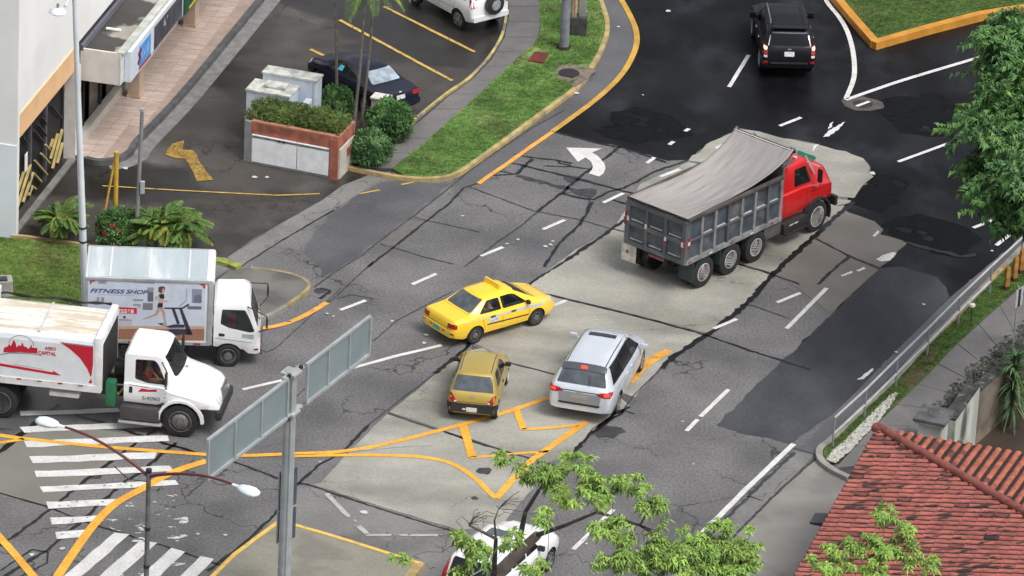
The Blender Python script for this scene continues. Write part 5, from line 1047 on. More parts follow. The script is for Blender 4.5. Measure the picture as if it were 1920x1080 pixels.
# livery, laid out on the side panel: u along the truck from its front frame backwards, v down from the top edge (metres)
def side(name, pts, mat, lift=.004):
    P = [(gx1-.12-u, gz1-.14-v) for u, v in pts]; X_ = gw+lift; n = len(P)
    V = [Vector((X_, y, z)) for y, z in P]; tri = tessellate_polygon([V])
    me = bpy.data.meshes.new(name); me.from_pydata(V+[v-Vector((.004, 0, 0)) for v in V], [], [tuple(t) for t in tri]+[(i, (i+1) % n, (i+1) % n+n, i+n) for i in range(n)])
    bm = bmesh.new(); bm.from_mesh(me); bmesh.ops.recalc_face_normals(bm, faces=bm.faces); bm.to_mesh(me); bm.free()
    return fin(me, name, mat, gb)
m_r = M('livery_red', (.50, .012, .03), rough=.35, var=.05); m_gl = M('livery_grey', (.22, .23, .26), rough=.4)
side('corner_flash', [(.03, .02), (.98, .0), (.70, .18), (.42, .42), (.20, .74), (.10, .98), (.07, .98), (.03, .6)], m_r); side('corner_flash', [(.04, 1.20), (.08, 1.05), (.16, 1.20)], m_r)
side('flash_edge', [(.03, -.02), (1.02, -.04), (.98, .0), (.03, .02)], m_gl)
side('long_stripe', [(.98, 1.06), (1.22, .92), (1.22, .98), (3.2, .84), (5.8, .78), (5.8, .86), (3.2, .93), (1.2, 1.06)], m_r)
side('long_stripe', [(1.5, .905), (2.4, .85), (2.4, .862), (1.5, .918)], m_gl)
# skyline emblem
side('skyline', [(1.70, .42), (1.70, .24), (1.86, .24), (1.88, .14), (1.92, .24), (1.98, .30), (2.04, .24), (2.10, .24), (2.16, .10), (2.2, .24), (2.26, .20), (2.32, .30), (2.36, .14), (2.42, .05), (2.46, .18), (2.5, .28), (2.54, .20), (2.60, .30), (2.70, .34), (2.72, .50), (2.5, .47), (2.2, .43)], m_r)
side('emblem_swash', [(1.55, .46), (2.0, .43), (2.5, .47), (2.9, .60), (2.92, .63), (2.5, .51), (2.0, .46), (1.55, .48)], m_gl)
arc = [(2.18+.38*cos(t), .18+.30*-sin(t)) for t in [i*pi/14 for i in range(15)]]; arc2 = [(2.18+.36*cos(t), .18+.28*-sin(t)) for t in [i*pi/14 for i in range(14, -1, -1)]]
side('emblem_arc', arc+arc2, m_gl)
z0_ = gz1-.14
lettering('ASEO', .14, m_r, gb, (gw+.006, gx1-.12-1.48, z0_-.26), RSIDE, bold=.004)
lettering('CAPITAL', .155, m_r, gb, (gw+.006, gx1-.12-1.68, z0_-.43), RSIDE, bold=.005, xscale=.9)
lettering('805', .19, M('livery_dark', (.10, .11, .13), rough=.4), gb, (gw+.006, gx1-.12-3.14, z0_-.08), RSIDE, bold=.006)
# cab and bonnet
S = dict(truck=1, y0=-1.74, L=2.84, sill=[(-1.74, .86), (-.7, .86), (-.6, .95), (.8, .9), (1.10, .80)], shoulder=.93,
  top=[(-1.74, 2.44), (-1.66, 2.52), (-.75, 2.52), (-.58, 2.44), (-.20, 1.84), (-.1, 1.78), (.55, 1.66), (.92, 1.52), (1.05, 1.36), (1.10, 1.1)],
  width=[(-1.74, .98), (-.6, 1.0), (-.45, 1.08), (.5, 1.14), (.85, 1.06), (1.10, .78)], belt=[(-1.74, 1.52), (-.6, 1.5), (-.3, 1.40), (.5, 1.26), (.9, 1.15), (1.10, .95)],
  roofw=[(-1.74, .84), (-.7, .82), (-.2, .72), (.5, .58), (.92, .5), (1.10, .44)], wheels=(0, 0, .52, 1.14, .28), rim=m_steel, rimstyle='truckfront',
  cabin=(-1.62, -.30, -1.6, -.75, 1.0, 2.42, .86, .76), sidewin=[[(-1.42, 1.66), (-1.42, 2.28), (-.86, 2.30), (-.74, 2.20), (-.46, 1.56), (-1.05, 1.56)]], frontwin=([(-.78, 1.80), (.78, 1.80), (.74, 2.38), (-.74, 2.38)], -.9, .2), glass=m_clear, seats=[-1.5], seatmat=M('red_cab_seat', (.30, .012, .016), rough=.7))
sf = car(gt, S, paint('gloss_white', (.80, .82, .83), rough=.25))
wheel_pair(gt, 1.16, -5.42, .52, .27, m_steel, 'truckrear', dual=True)
for s in (-1, 1):
    ax = '+x' if s > 0 else '-x'
    sf.panel('door_handle', ax, [(-1.58, 1.22), (-1.48, 1.22), (-1.48, 1.42), (-1.58, 1.42)], m_plast, gt, off=.014, r=.03)
    gap(sf, gt, ax, (-.52, .95), (-.46, 1.5), .016); gap(sf, gt, ax, (-1.6, 1.48), (-1.0, 1.44), .016); gap(sf, gt, ax, (-.5, 1.36), (.9, 1.20), .018, M('painted_crease_shade', (.45, .47, .5), rough=.4))  # last line is grey: the bonnet crease's shade put into colour
    sf.panel('headlight', 'front', [(s*.52, .98), (s*.74, .98), (s*.74, 1.18), (s*.52, 1.2)], m_lens, gt, off=.02, r=.04)
    sf.panel('side_lamp', ax, [(.68, 1.0), (.83, .99), (.83, 1.10), (.68, 1.11)], m_lens, gt, off=.01, r=.02)
    pr = [(cos(t)*.70, .52+sin(t)*.70) for t in [i*pi/10 for i in range(0, 11)]]; pi_ = [(cos(t)*.62, .52+sin(t)*.62) for t in [i*pi/10 for i in range(10, -1, -1)]]
    B().prism(pr+pi_, s*1.02, s*1.17, 'X').build('wheel_arch_trim', p_wht, gt)
    B().tube([(s*.95, -.62, 2.3), (s*1.28, -.42, 2.2), (s*1.28, -.42, 1.6), (s*1.0, -.48, 1.5)], .02).build('mirror_arm', m_plast, gt)
    B().box((s*1.28, -.42, 1.92), (.18, .07, .42), bev=.02).build('wing_mirror', m_plast, gt)
sf.panel('door_emblem', '+x', [(-1.30, 1.30), (-1.20, 1.40), (-1.0, 1.38), (-.75, 1.42), (-.75, 1.34), (-1.30, 1.28)], m_r, gt, off=.006, r=.0, thick=0)
lettering('S-42962', .165, M('door_number', (.16, .17, .17), rough=.5), gt, (1.008, -1.18, 1.05), RSIDE, bold=.002, xscale=1.0)
sf.panel('grille', 'front', [(-.40, .95), (.40, .95), (.38, 1.36), (-.38, 1.36)], m_chrome, gt, off=.04, r=.06, thick=.06)
B().box((0, 1.10, .72), (1.95, .20, .30), bev=.08).build('front_bumper', m_plast, gt, smooth=True)
B().box((1.0, -1.2, .62), (.36, 1.25, .44), bev=.09).build('fuel_tank', M('dark_tank', (.055, .05, .055), rough=.4), gt, smooth=True)
B().box((1.12, -1.2, .34), (.22, 1.3, .05), bev=.01).build('cab_step', M('dull_aluminium', (.35, .34, .33), rough=.5), gt)
B().box((.40, -3.6, .95), (.14, 8.6, .28)).box((-.40, -3.6, .95), (.14, 8.6, .28)).build('chassis', m_frame, gt)
B().box((1.0, -3.5, .98), (.26, .9, .14), bev=.02).build('side_locker', M('locker_white', (.6, .6, .6), rough=.5), gt)
B().box((.95, -2.12, 1.15), (.34, .30, .80), bev=.05).build('green_locker', M('green_box', (.015, .13, .055), rough=.5), gt, smooth=True)
B().tube([(.6, -2.2, 1.2), (.75, -1.95, 1.0), (.5, -1.85, 1.1)], .04).build('yellow_hose', M('hose_yellow', (.5, .36, .05), rough=.5), gt)
for k in range(4): B().box((.2*k-.3, -2.0, 1.2+.15*k), (.3, .3, .3), bev=.05).build('pump_unit', m_frame, gt)
B().box((0, -.05, 1.79), (.1, .1, .05), bev=.02).build('hood_latch', m_alum, gt)
for x in (-.5, .1): B().bar((x, -.14, 1.84), (x+.4, -.34, 2.1), .02).build('wiper', m_plast, gt)
blue = M('blue_shirt', (.03, .16, .42), rough=.8, var=.15); 
def world_of(root, p): return Matrix.Translation(root.location) @ root.rotation_euler.to_matrix().to_4x4() @ Vector(p)
seated(world_of(gt, (-.30, -.92, 1.30)), gt.rotation_euler.z, blue, 'driver in a blue shirt behind the wheel of the refuse truck', (.42, .42))
seated(world_of(gt, (.36, -1.15, 1.28)), gt.rotation_euler.z, M('red_vest', (.45, .02, .02), rough=.8), 'crew member in red at the open side window of the refuse truck', (.3, .2))
seated(world_of(tx, (.34, 1.66, .44)), tx.rotation_euler.z, M('white_striped_shirt', (.65, .67, .72), rough=.8, var=.5, scale=22), 'passenger in a pale striped shirt on the rear seat of the yellow taxi', (.25, .1))
# ================================================================== BUILDINGS
def frame3(name, O, ang, label, cat, group=None): return thing(name, O, ang, label, cat, group)
m_bw = M('white_render', (.80, .80, .79), rough=.8, var=.05, scale=.35, col2=(.74, .74, .73), c2scale=.25)
m_bw2 = M('pale_blue_white_render', (.74, .79, .83), rough=.8, var=.06, scale=.4)
m_peach = M('peach_band', (.74, .46, .25), rough=.75, var=.08, scale=.8)
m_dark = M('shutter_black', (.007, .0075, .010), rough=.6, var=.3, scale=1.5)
O = G(23, 441, 0); u = (G(160, 268, 0)-O); u.z = 0; ang = math.atan2(u.y, u.x)   # local +x runs along the shop front, +y is indoors, -y is the street
sb = thing('shop_building', O, ang, 'white shop building with a peach band over black and yellow striped gates', 'building')
inv = Matrix.Rotation(-ang, 3, 'Z')
def L3(px, py, z): return inv @ (G(px, py, z)-O)
def face_x(px, py, yp=0):
    """where the sight line through a pixel meets the shop front (local y = 0): (x, z)"""
    a_ = L3(px, py, 0); b_ = L3(px, py, 3); t = (a_.y-yp)/(a_.y-b_.y); p = a_.lerp(b_, t); return p.x, 3*t
H0, H1 = 3.15, 3.95
# facade above the band, and end wall
sb_w = B().box((14, .20, (H1+16)/2), (28, .4, 16-H1)).build('wall', m_bw, sb)

xg = 6.15
B().box((xg/2+.1, .14, (H0+H1)/2), (xg+.25, .36, H1-H0)).build('peach_band', m_peach, sb)
B().box((-.10, 4, 8), (.2, 8.4, 16)).build('end_wall', m_bw, sb)
B().box((-.215, 4, 1.6), (.03, 8.4, 3.2)).build('end_wall_dado', m_bw2, sb)
B().box((.04, .05, H0/2), (.16, .3, H0)).build('corner_pier', m_bw2, sb)
B().box((3.2, .42, H0/2), (6.3, .06, H0)).build('gate_backing', m_dark, sb)
# striped folding gates: yellow slats in a chevron, one by one
m_ys = M('yellow_slat', (.42, .33, .12), rough=.6, var=.2, scale=3)
m_ds = M('dark_slat', (.035, .032, .032), rough=.6, var=.3, scale=3)
def slat(x0, z0, x1, z1, w_=.09, mat=None):
    B().bar((x0, .30, z0), (x1, .30, z1), w_, .05).build('gate_slat', mat or m_ys, sb)
def pslat(x0, y0, x1, y1, w_, mat=None):
    a_ = face_x(x0/3, 100+y0/3); b_ = face_x(x1/3, 100+y1/3); slat(a_[0], max(a_[1], .06), b_[0], max(b_[1], .06), w_, mat)
for q in [(155, 690, 135, 755), (185, 675, 137, 825), (222, 632, 145, 885), (237, 680, 180, 845), (232, 755, 212, 808), (375, 460, 335, 600), (348, 490, 333, 535), (400, 435, 345, 655), (402, 510, 372, 625)]: pslat(*q, .085)
for q in [(245, 610, 315, 690), (280, 570, 330, 625), (305, 520, 330, 548), (237, 678, 283, 730), (230, 752, 252, 770), (93, 770, 125, 830), (75, 830, 120, 900), (78, 905, 95, 940)]: pslat(*q, .06)
for q in [(240, 440, 300, 510), (265, 410, 312, 470), (290, 370, 315, 410), (90, 640, 130, 690), (85, 560, 120, 620), (120, 520, 160, 580), (170, 460, 205, 520), (340, 300, 395, 370)]: pslat(*q, .07, m_ds)
B().box((2.75, .34, H0/2), (.14, .1, H0)).box((4.35, .34, H0/2), (.14, .1, H0)).build('gate_post', M('gate_post_grey', (.09, .09, .10), rough=.5, var=.3), sb)
B().box((2.2, .28, 1.55), (.30, .02, .62), rz=.05).build('paper_notice', m_bw, sb)
B().box((xg+.32, .10, 1.6), (.5, .4, 3.2)).build('white_pier', M('cream_pier', (.66, .63, .58), rough=.8, var=.06), sb)
B().box((3.2, -.03, .03), (6.4, .22, .1)).build('threshold', M('threshold_grey', (.17, .17, .16), rough=.8, var=.2), sb)
# shop glazing under the canopy
x0 = xg+.6
B().box((x0+9, .45, 1.6), (18, .06, 3.0)).build('shop_interior_wall', M('brown_dark_wall', (.045, .038, .034), rough=.7, var=.3), sb)
for i in range(9):
    B().box((x0+.55+1.9*i, .22, 1.55), (1.05, .03, 2.7)).build('shop_window', M('brown_shop_glass', (.055, .045, .040), rough=.2, var=.2, scale=1), sb)
    B().box((x0+1.15+1.9*i, .20, 1.5), (.13, .10, 2.9)).build('door_frame', m_frame if 'm_frame' in globals() else M('chassis_black', (.022, .020, .018), rough=.75, var=.3, scale=4), sb)
B().box((x0+9, .06, .32), (18, .26, .34)).build('plinth', M('cream_plinth', (.50, .47, .42), rough=.8, var=.08), sb)
# paved walkway with kerb
m_tile = M('pink_tile', world=1, col=(.49, .395, .345), rough=.55, var=.10, scale=2, stretch=(.8, 4, 1), col2=(.41, .325, .28), c2scale=1.3, fvar=.08, fine=7)
wk = [L3(x, y, .16) for x, y in [(160, 272), (160, 296), (185, 301), (215, 298), (243, 284), (258, 262), (345, 170), (490, -5), (620, -160)]]
wk += [Vector((wk[-1].x, 0, .16))]
W_ = [Vector((p.x, min(p.y, -.02) if i not in (0, 9) else 0, .16)) for i, p in enumerate(wk)]
walk = flat('walkway', W_, M('walkway_grout', (.34, .26, .22), rough=.8), None, thick=.17, kind='structure'); walk.location = O; walk.rotation_euler = (0, 0, ang)
# tiles, laid in courses across the walkway (nearest 290, the rest in one mesh)
edge = [(p.x, p.y) for p in W_[1:9]]
def wedge(x): return lerpk_([(a_, -b_) for a_, b_ in sorted(edge)], x)
def lerpk_(K, y):
    if y <= K[0][0]: return K[0][1]
    for (a, va), (b_, vb) in zip(K, K[1:]):
        if y <= b_: return va+(vb-va)*(y-a)/max(b_-a, 1e-9)
    return K[-1][1]
tile_me = B().box((0, 0, 0), (.475, .475, .02)).mesh('walkway_tile'); tile_me.materials.append(m_tile)
tile_me2 = B().box((0, 0, 0), (.475, .475, .02)).mesh('walkway_tile'); tile_me2.materials.append(M('pink_tile_b', world=1, col=(.45, .355, .305), rough=.5, var=.12, scale=2, stretch=(.8, 4, 1), fvar=.08, fine=7))
cnt = 0; rest = B(); xx = W_[1].x+.3
while xx < W_[7].x:
    d = wedge(xx)-.2; yy = -.27
    while -yy+.24 < d:
        if cnt < 290:
            o = bpy.data.objects.new('walkway_tile', tile_me if random.random() < .6 else tile_me2); put(o, walk); o.location = (xx, yy, .166+random.uniform(0, .005))
        else: rest.box((xx, yy, .168), (.475, .475, .02))
        cnt += 1; yy -= .49
    xx += .49
if cnt > 290: rest.build('walkway_tile', m_tile, walk, kind='stuff')
P = [(walk_p) for walk_p in [Vector((p.x, p.y, .20)) for p in W_[1:9]]]
kb = ribbon('kerb', smooth_line(P, 5), .20, M('dark_walk_kerb', (.09, .09, .095), rough=.7, var=.25), walk, thick=.2)
P2 = [Vector((p.x, p.y-.35, .012)) for p in W_[2:9]]
ribbon('gutter_channel', smooth_line(P2, 5), .5, M('walk_gutter', (.19, .188, .185), rough=.7, var=.2), walk)
# canopy with signs
cn = thing('canopy', O, ang, 'flat concrete canopy with a stained roof and coloured fascia signs above the shop doors', 'canopy')
cx0, zc = face_x(150, 150); _, zt_ = face_x(150, 92)
zc = max(zc, 2.3); zt_ = zc+1.12; pr = 1.34; cx1 = 24
m_cream = M('cream_end_panel', (.66, .63, .59), rough=.7, var=.05)
B().box((cx0+.04, -pr/2, (zc+zt_)/2), (.08, pr, zt_-zc)).build('end_panel', m_cream, cn)
B().box(((cx0+cx1)/2, -pr/2, zt_-.14), (cx1-cx0-.16, pr-.1, .08)).build('roof', M('stained_roof', (.30, .285, .25), rough=.85, var=.15, scale=1, col2=(.055, .052, .048), c2scale=.42, c2lo=.45, c2hi=.49), cn)
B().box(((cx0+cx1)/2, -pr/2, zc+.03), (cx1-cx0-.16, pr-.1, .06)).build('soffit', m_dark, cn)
B().box(((cx0+cx1)/2, -pr+.02, (zc+zt_)/2), (cx1-cx0, .12, zt_-zc), bev=.02).build('fascia', M('fascia_white', (.62, .63, .62), rough=.6, var=.08), cn)
B().box(((cx0+cx1)/2, -pr-.02, zt_+.01), (cx1-cx0, .26, .07), bev=.015).build('fascia_cap', M('mossy_cap', (.42, .44, .40), rough=.8, var=.2, scale=2), cn)
B().box(((cx0+cx1)/2, -.04, zt_+.02), (cx1-cx0, .1, .2)).build('roof_flashing', M('slate_flashing', (.14, .14, .17), rough=.6), cn)
B().box((cx0+2.0, -.5, zt_-.05), (.12, .5, .05)).build('roof_scrap', m_bw, cn)
fa = face_x(241, 150, -pr-.2)[0]; fb = face_x(283, 104, -pr-.2)[0]; fc_ = face_x(341, 45, -pr-.2)[0]; fd = face_x(392, -2, -pr-.2)[0]; print('fascia', cx0, fa, fb, fc_, fd, zc)
s1 = B().box(((fa+fb)/2, -pr-.16, (zc+zt_)/2-.02), (fb-fa, .22, zt_-zc-.04), bev=.015).build('sign_board', M('sign_blue_white', (.66, .72, .80), rough=.4, var=.04), cn)
B().box((fa+(fb-fa)*.62, -pr-.275, (zc+zt_)/2-.02), (1.25, .015, .72)).build('sign_panel', M('sign_blue', (.10, .32, .70), rough=.4, var=.12), s1)
for i, (dx, dz) in enumerate([(-.68, .12), (-.60, -.05), (-.72, -.16), (-.55, .2)]):
    B().cyl((fa+(fb-fa)*.62+dx, -pr-.28, (zc+zt_)/2+dz), (fa+(fb-fa)*.62+dx, -pr-.30, (zc+zt_)/2+dz), .09, n=8).build('sign_mark', M('sign_maroon', (.20, .02, .05), rough=.4), s1)
B().box((fa+(fb-fa)*.62, -pr-.285, zc+.13), (1.3, .02, .07)).build('sign_rule', M('sign_red', (.40, .02, .06), rough=.4), s1)
for dx in (-.32, -.05, .25): B().tube([(fa+(fb-fa)*.62+dx, -pr-.285, zc+.4), (fa+(fb-fa)*.62+.05+dx, -pr-.285, zc+.7), (fa+(fb-fa)*.62+.17+dx, -pr-.285, zc+.45)], .018, 5).build('sign_mark', M('sign_pale_blue', (.30, .50, .80), rough=.4), s1)
s2 = B().box(((fb+fc_)/2, -pr-.14, (zc+zt_)/2-.02), (fc_-fb-.04, .2, zt_-zc-.1), bev=.015).build('sign_board', M('sign_white', (.68, .70, .74), rough=.4, var=.05), cn)
B().box(((fb+fc_)/2, -pr-.245, (zc+zt_)/2-.08), ((fc_-fb)*.9, .012, .82)).build('sign_print', M('charcoal_mural', (.07, .07, .085), rough=.5, var=.3, scale=2, col2=(.45, .45, .48), c2scale=2.2, c2lo=.64, c2hi=.70), s2)
s3 = B().box((fc_+3.5, -pr-.18, (zc+zt_)/2), (7.0, .28, zt_-zc), bev=.015).build('sign_board', M('sign_green', (.012, .085, .05), rough=.4, var=.12), cn)
B().box((fc_+3.6, -pr-.325, zc+.12), (6.4, .012, .09)).build('sign_rule', M('sign_yellow', (.65, .52, .04), rough=.4), s3)
B().lathe([(.40, 0), (.43, -.015), (.30, -.015), (.27, 0)], c=(fc_+1.7, -pr-.33, (zc+zt_)/2+.1), axis='Y', n=24).build('sign_emblem', MATS['sign_yellow'], s3)
B().tube([(fc_+1.5, -pr-.335, (zc+zt_)/2+.2), (fc_+1.8, -pr-.335, (zc+zt_)/2+.05), (fc_+1.6, -pr-.335, (zc+zt_)/2-.1)], .04, 5).build('sign_emblem', MATS['sign_yellow'], s3)
for k in range(4): B().box((fc_+3.0+.8*k, -pr-.33, (zc+zt_)/2+.15), (.42, .012, .42)).build('sign_mark', M('sign_sea_green', (.10, .40, .25), rough=.4), s3)
# pillars that carry the canopy
pc = L3(262, 180, .17)
for k, xx in enumerate((pc.x, pc.x+6.5, pc.x+13)):
    p = thing('canopy_pillar', O + Matrix.Rotation(ang, 3, 'Z') @ Vector((xx, pc.y+.15, .17)), ang, ['square tan pillar under the blue shop sign at the near end of the canopy', 'square tan pillar under the dark mural fascia', 'square tan pillar under the green fascia sign'][k], 'pillar', 'pillars carrying the canopy')
    B().box((0, 0, 1.15), (.5, .42, 2.3), bev=.02).build('shaft', M('tan_pillar', (.50, .37, .28), rough=.7, var=.08), p); B().box((0, 0, .05), (.56, .48, .1), bev=.01).build('base', M('tan_base', (.42, .33, .27), rough=.7), p)
# wall lamp bracket on the shop front
# ---------------------------------------------------------------- tiled-roof house, lower right
ez = 3.3
C0 = G(1645, 803, ez); C1 = G(1488, 1084, ez); e1 = (C1-C0); e1.z = 0; e1.normalize()
e2 = Vector((-e1.y, e1.x, 0)); 
if e2.x < 0: e2 = -e2
ha = math.atan2(e2.y, e2.x)     # local +x = e2 (into the roof from the street eave), local -y or +y = e1
hs = thing('tiled_house', C0-Vector((0, 0, ez)), ha, 'house under a weathered red barrel-tile hip roof at the lower corner', 'house')
inv2 = Matrix.Rotation(-ha, 3, 'Z'); E1 = inv2 @ e1; sy = 1 if E1.y > 0 else -1
RP = math.tan(radians(9.5))     # roof pitch
LA, LB = 15.0, 15.0             # lengths of the two eaves
m_t1 = M('barrel_tile_red', (.33, .100, .078), rough=.75, var=.3, scale=1.6, world=1, col2=(.040, .024, .022), c2scale=1.3, c2lo=.56, c2hi=.63, stretch=(.9, 4.5, 1), fvar=.2, fine=9)
m_t2 = M('barrel_tile_orange', (.34, .10, .058), world=1, rough=.75, var=.22, scale=2.2, col2=(.10, .03, .02), c2scale=1.8, c2lo=.60, c2hi=.70, fvar=.2, fine=9)
m_t3 = M('barrel_tile_dark', (.17, .05, .042), rough=.8, var=.3, scale=2.5, col2=(.03, .02, .018), c2scale=2, c2lo=.5, c2hi=.62)
def barrel(name, Lt, r, mat):
    V, Fc = [], []
    for j in (0, 1):
        rr = r*(1.0 if j == 0 else .86); x = j*Lt
        for k in range(7):
            t = pi*k/6; V.append((x, cos(t)*rr, sin(t)*rr*.62))
        for k in range(7):
            t = pi*k/6; V.append((x, cos(t)*(rr-.018), sin(t)*(rr-.018)*.6))
    for k in range(6): Fc += [(k, k+1, 14+k+1, 14+k), (7+k+1, 7+k, 21+k, 21+k+1), (k, 7+k, 7+k+1, k+1)]
    me = bpy.data.meshes.new(name); me.from_pydata(V, [], Fc); bm = bmesh.new(); bm.from_mesh(me); bmesh.ops.recalc_face_normals(bm, faces=bm.faces); bm.to_mesh(me); bm.free()
    me.materials.append(mat); me.shade_smooth(); me.set_sharp_from_angle(angle=radians(50)); return me
TL, TR = .42, .092
tm = [barrel('roof_tile', TL+.04, TR, m) for m in (m_t1, m_t1, m_t3)]; tmo = [barrel('roof_tile', TL+.04, TR, m) for m in (m_t2, m_t2, m_t3)]
rowsp = .285
# roof decks
def rz_(x, y): return ez+RP*min(x, abs(y))
deckm = M('grimy_shaded_deck', (.022, .014, .013), rough=.85, var=.3, scale=2)  # grime and the shade between tile rows put into the deck's colour
roof = mesh('roof', [(0, 0, ez), (0, sy*LA, ez), (LA, sy*LA, ez+RP*LA), (LB, 0, ez), (0, 0, ez-.12), (0, sy*LA, ez-.12), (LB, 0, ez-.12), (LA, sy*LA, ez-.12)], [(0, 1, 2), (0, 2, 3), (4, 5, 7), (4, 7, 6), (0, 1, 5, 4), (0, 4, 6, 3)], deckm, hs)
cand = []
n_r = int(LA/rowsp); alpha = math.atan(RP)
for i in range(n_r):     # street facet: rows run inward (+x) at distance y from the corner
    y = (i+.5)*rowsp
    for k in range(int(y/TL)+1):
        x = k*TL
        if x > y-.1: break
        cand.append((0, x, y, k, i))
for i in range(n_r):     # yard facet: rows run along +|y| at distance x
    x = (i+.5)*rowsp
    for k in range(int(x/TL)+1):
        y = k*TL
        if y > x-.1: break
        cand.append((1, x, y, k, i))
hmat = Matrix.Translation(hs.location) @ Matrix.Rotation(ha, 4, 'Z')
def proj(p):
    d = p-Vector((0, 0, CAM_H)); z = d.dot(_fw); return 960+F_PX*d.dot(_rt)/z, 540-F_PX*d.dot(_up)/z
vis = []; other = []
for c in cand:
    f, x, y, k, i = c; p = hmat @ Vector((x, sy*y, rz_(x, y))); q = proj(p)
    if -20 < q[0] < 1960 and q[1] < 1120: vis.append((q[1], c))
    elif q[0] < 2300 and q[1] < 1350: other.append(c)
vis.sort(key=lambda v: v[0]); single = [c for _, c in vis if c[0] == 0][:150]+[c for _, c in vis if c[0] == 1][:140]; ss = set(single)
other += [c for _, c in vis if c not in ss]
def tile_mat(c):
    f, x, y, k, i = c; jx = random.uniform(-.012, .012); jr = random.uniform(-.02, .02)
    if f == 0: return Matrix.Translation((x+jx, sy*y, ez+RP*x+.012)) @ Matrix.Rotation(jr, 4, 'Z') @ Matrix.Rotation(-alpha+.03, 4, 'Y')
    return Matrix.Translation((x, sy*(y+jx), ez+RP*y+.012)) @ Matrix.Rotation(sy*pi/2+jr, 4, 'Z') @ Matrix.Rotation(-alpha+.03, 4, 'Y')
for c in single:
    me = (tm if c[0] == 0 else tmo)[2 if random.random() < .07 else 0]
    o = bpy.data.objects.new('roof_tile', me); put(o, roof); o.matrix_local = tile_mat(c)
bmr = bmesh.new()
for c in other:
    src = random.choice((0, 0, 0, 1)) if True else 0
    base = (tm if c[0] == 0 else tmo)[0 if random.random() < .93 else 2]
    t0 = len(bmr.faces); v0 = len(bmr.verts); bmr.from_mesh(base); bmr.verts.ensure_lookup_table(); bmr.faces.ensure_lookup_table()
    bmesh.ops.transform(bmr, matrix=tile_mat(c), verts=bmr.verts[v0:])
    mi = (0 if c[0] == 0 else 1) if base in (tm[0], tmo[0]) else 2
    for fc in bmr.faces[t0:]: fc.material_index = mi; fc.smooth = True
me = bpy.data.meshes.new('roof_tile'); bmr.to_mesh(me); bmr.free(); me.set_sharp_from_angle(angle=radians(50)); fin(me, 'roof_tile', [m_t1, m_t2, m_t3], roof, kind='stuff')
hip = [Vector((d, sy*d, ez+RP*d+.05)) for d in [i*.5 for i in range(30)]]
for a_, b_ in zip(hip, hip[1:]): B().cyl(a_, a_+(b_-a_)*1.06, .15, .12, n=12).build('hip_tile', M('hip_tile_rose', (.25, .075, .06), world=1, rough=.75, var=.2, scale=2, col2=(.14, .045, .035), c2scale=2), roof, smooth=True)
B().cyl((-.06, 0, ez+.02), (.3, sy*.3, ez+.08), .15, .14, n=12).build('hip_tile', MATS['hip_tile_rose'], roof)
m_hw = M('house_wall', (.40, .39, .36), rough=.85, var=.15, scale=1)
B().box((.75, sy*LA/2, ez/2-.2), (.2, LA-1.2, ez-.1)).build('wall', m_hw, hs); B().box((LB/2, sy*.75, ez/2-.9), (LB-1.2, .2, ez+1.3)).build('wall', m_hw, hs)
B().box((-.02, sy*LA/2, ez-.09), (.06, LA, .14)).build('eave_board', M('eave_dark', (.10, .06, .05), rough=.8), hs)
q = inv2 @ (G(1541, 972, 2.4)-hs.location); 
B().box((q.x+.1, q.y, 2.4), (.75, .62, .06), rot=Matrix.Rotation(-.15, 3, 'Y')).bar((q.x-.1, q.y-.25, 2.35), (q.x+.7, q.y-.25, 2.1), .04).bar((q.x-.1, q.y+.25, 2.35), (q.x+.7, q.y+.25, 2.1), .04).box((q.x-.05, q.y, 2.32), (.3, .5, .08)).build('wall_awning', M('slate_awning', (.05, .053, .06), rough=.5), hs)
# ---------------------------------------------------------------- retaining wall and pillar beside the pavement
m_stw = M('stained_white_wall', (.44, .46, .42), rough=.85, var=.2, scale=1.2, col2=(.10, .105, .09), c2scale=1.1, c2lo=.52, c2hi=.66, stretch=(1, 1, .35))
m_moss = M('mossy_black_top', (.035, .038, .034), rough=.9, var=.5, scale=3, bump=1, bscale=12, col2=(.12, .125, .115), c2scale=2.4, c2lo=.56, c2hi=.68)
rw = thing('retaining_wall', (0, 0, 0), 0, 'stained white retaining wall with a mossy black top running down beside the pavement', 'wall')
A_ = G(1792, 787, .55); Bp = G(1838, 722, .55); Cc = G(1925, 650, .35); Dd = G(2070, 530, .35)
def wallseg(name, a_, b_, z0, z1, th, mat, parent, side=-1):
    a_ = Vector((a_.x, a_.y, 0)); b_ = Vector((b_.x, b_.y, 0)); d = (b_-a_).normalized(); n = Vector((-d.y, d.x, 0))*th*(-side if side else 0)
    P = [a_, b_, b_+n, a_+n]
    return flat(name, [p+Vector((0, 0, z1)) for p in P], mat, parent, thick=z1-z0)
wallseg('wall', A_, Bp, -1.6, .50, .32, m_stw, rw); wallseg('coping', A_, Bp, .50, .56, .42, m_moss, rw)
m_brn = M('brown_stained_wall', (.17, .14, .11), rough=.85, var=.3, scale=1, col2=(.06, .045, .035), c2scale=.8, c2lo=.45, c2hi=.65)
wallseg('wall', Bp, Dd, -1.6, .30, .28, m_brn, rw); wallseg('coping', Bp, Dd, .30, .36, .34, m_moss, rw)
dn = (Bp-A_); dn.z = 0; dn.normalize(); nn = Vector((dn.y, -dn.x, 0))
gp_ = thing('gate_pillar', (0, 0, 0), 0, 'short white pillar with a weathered dark slab cap at the end of the retaining wall', 'pillar')
cpx = G(1751, 783, 1.05); ra = math.atan2(dn.y, dn.x)
B().box((cpx.x, cpx.y, .42), (.78, .72, 1.2), rz=ra, bev=.02).build('shaft', m_stw, gp_)
B().box((cpx.x, cpx.y, 1.03), (.98, .92, .10), rz=ra, bev=.015).build('neck', M('cream_moulding', (.42, .42, .36), rough=.85, var=.2), gp_)
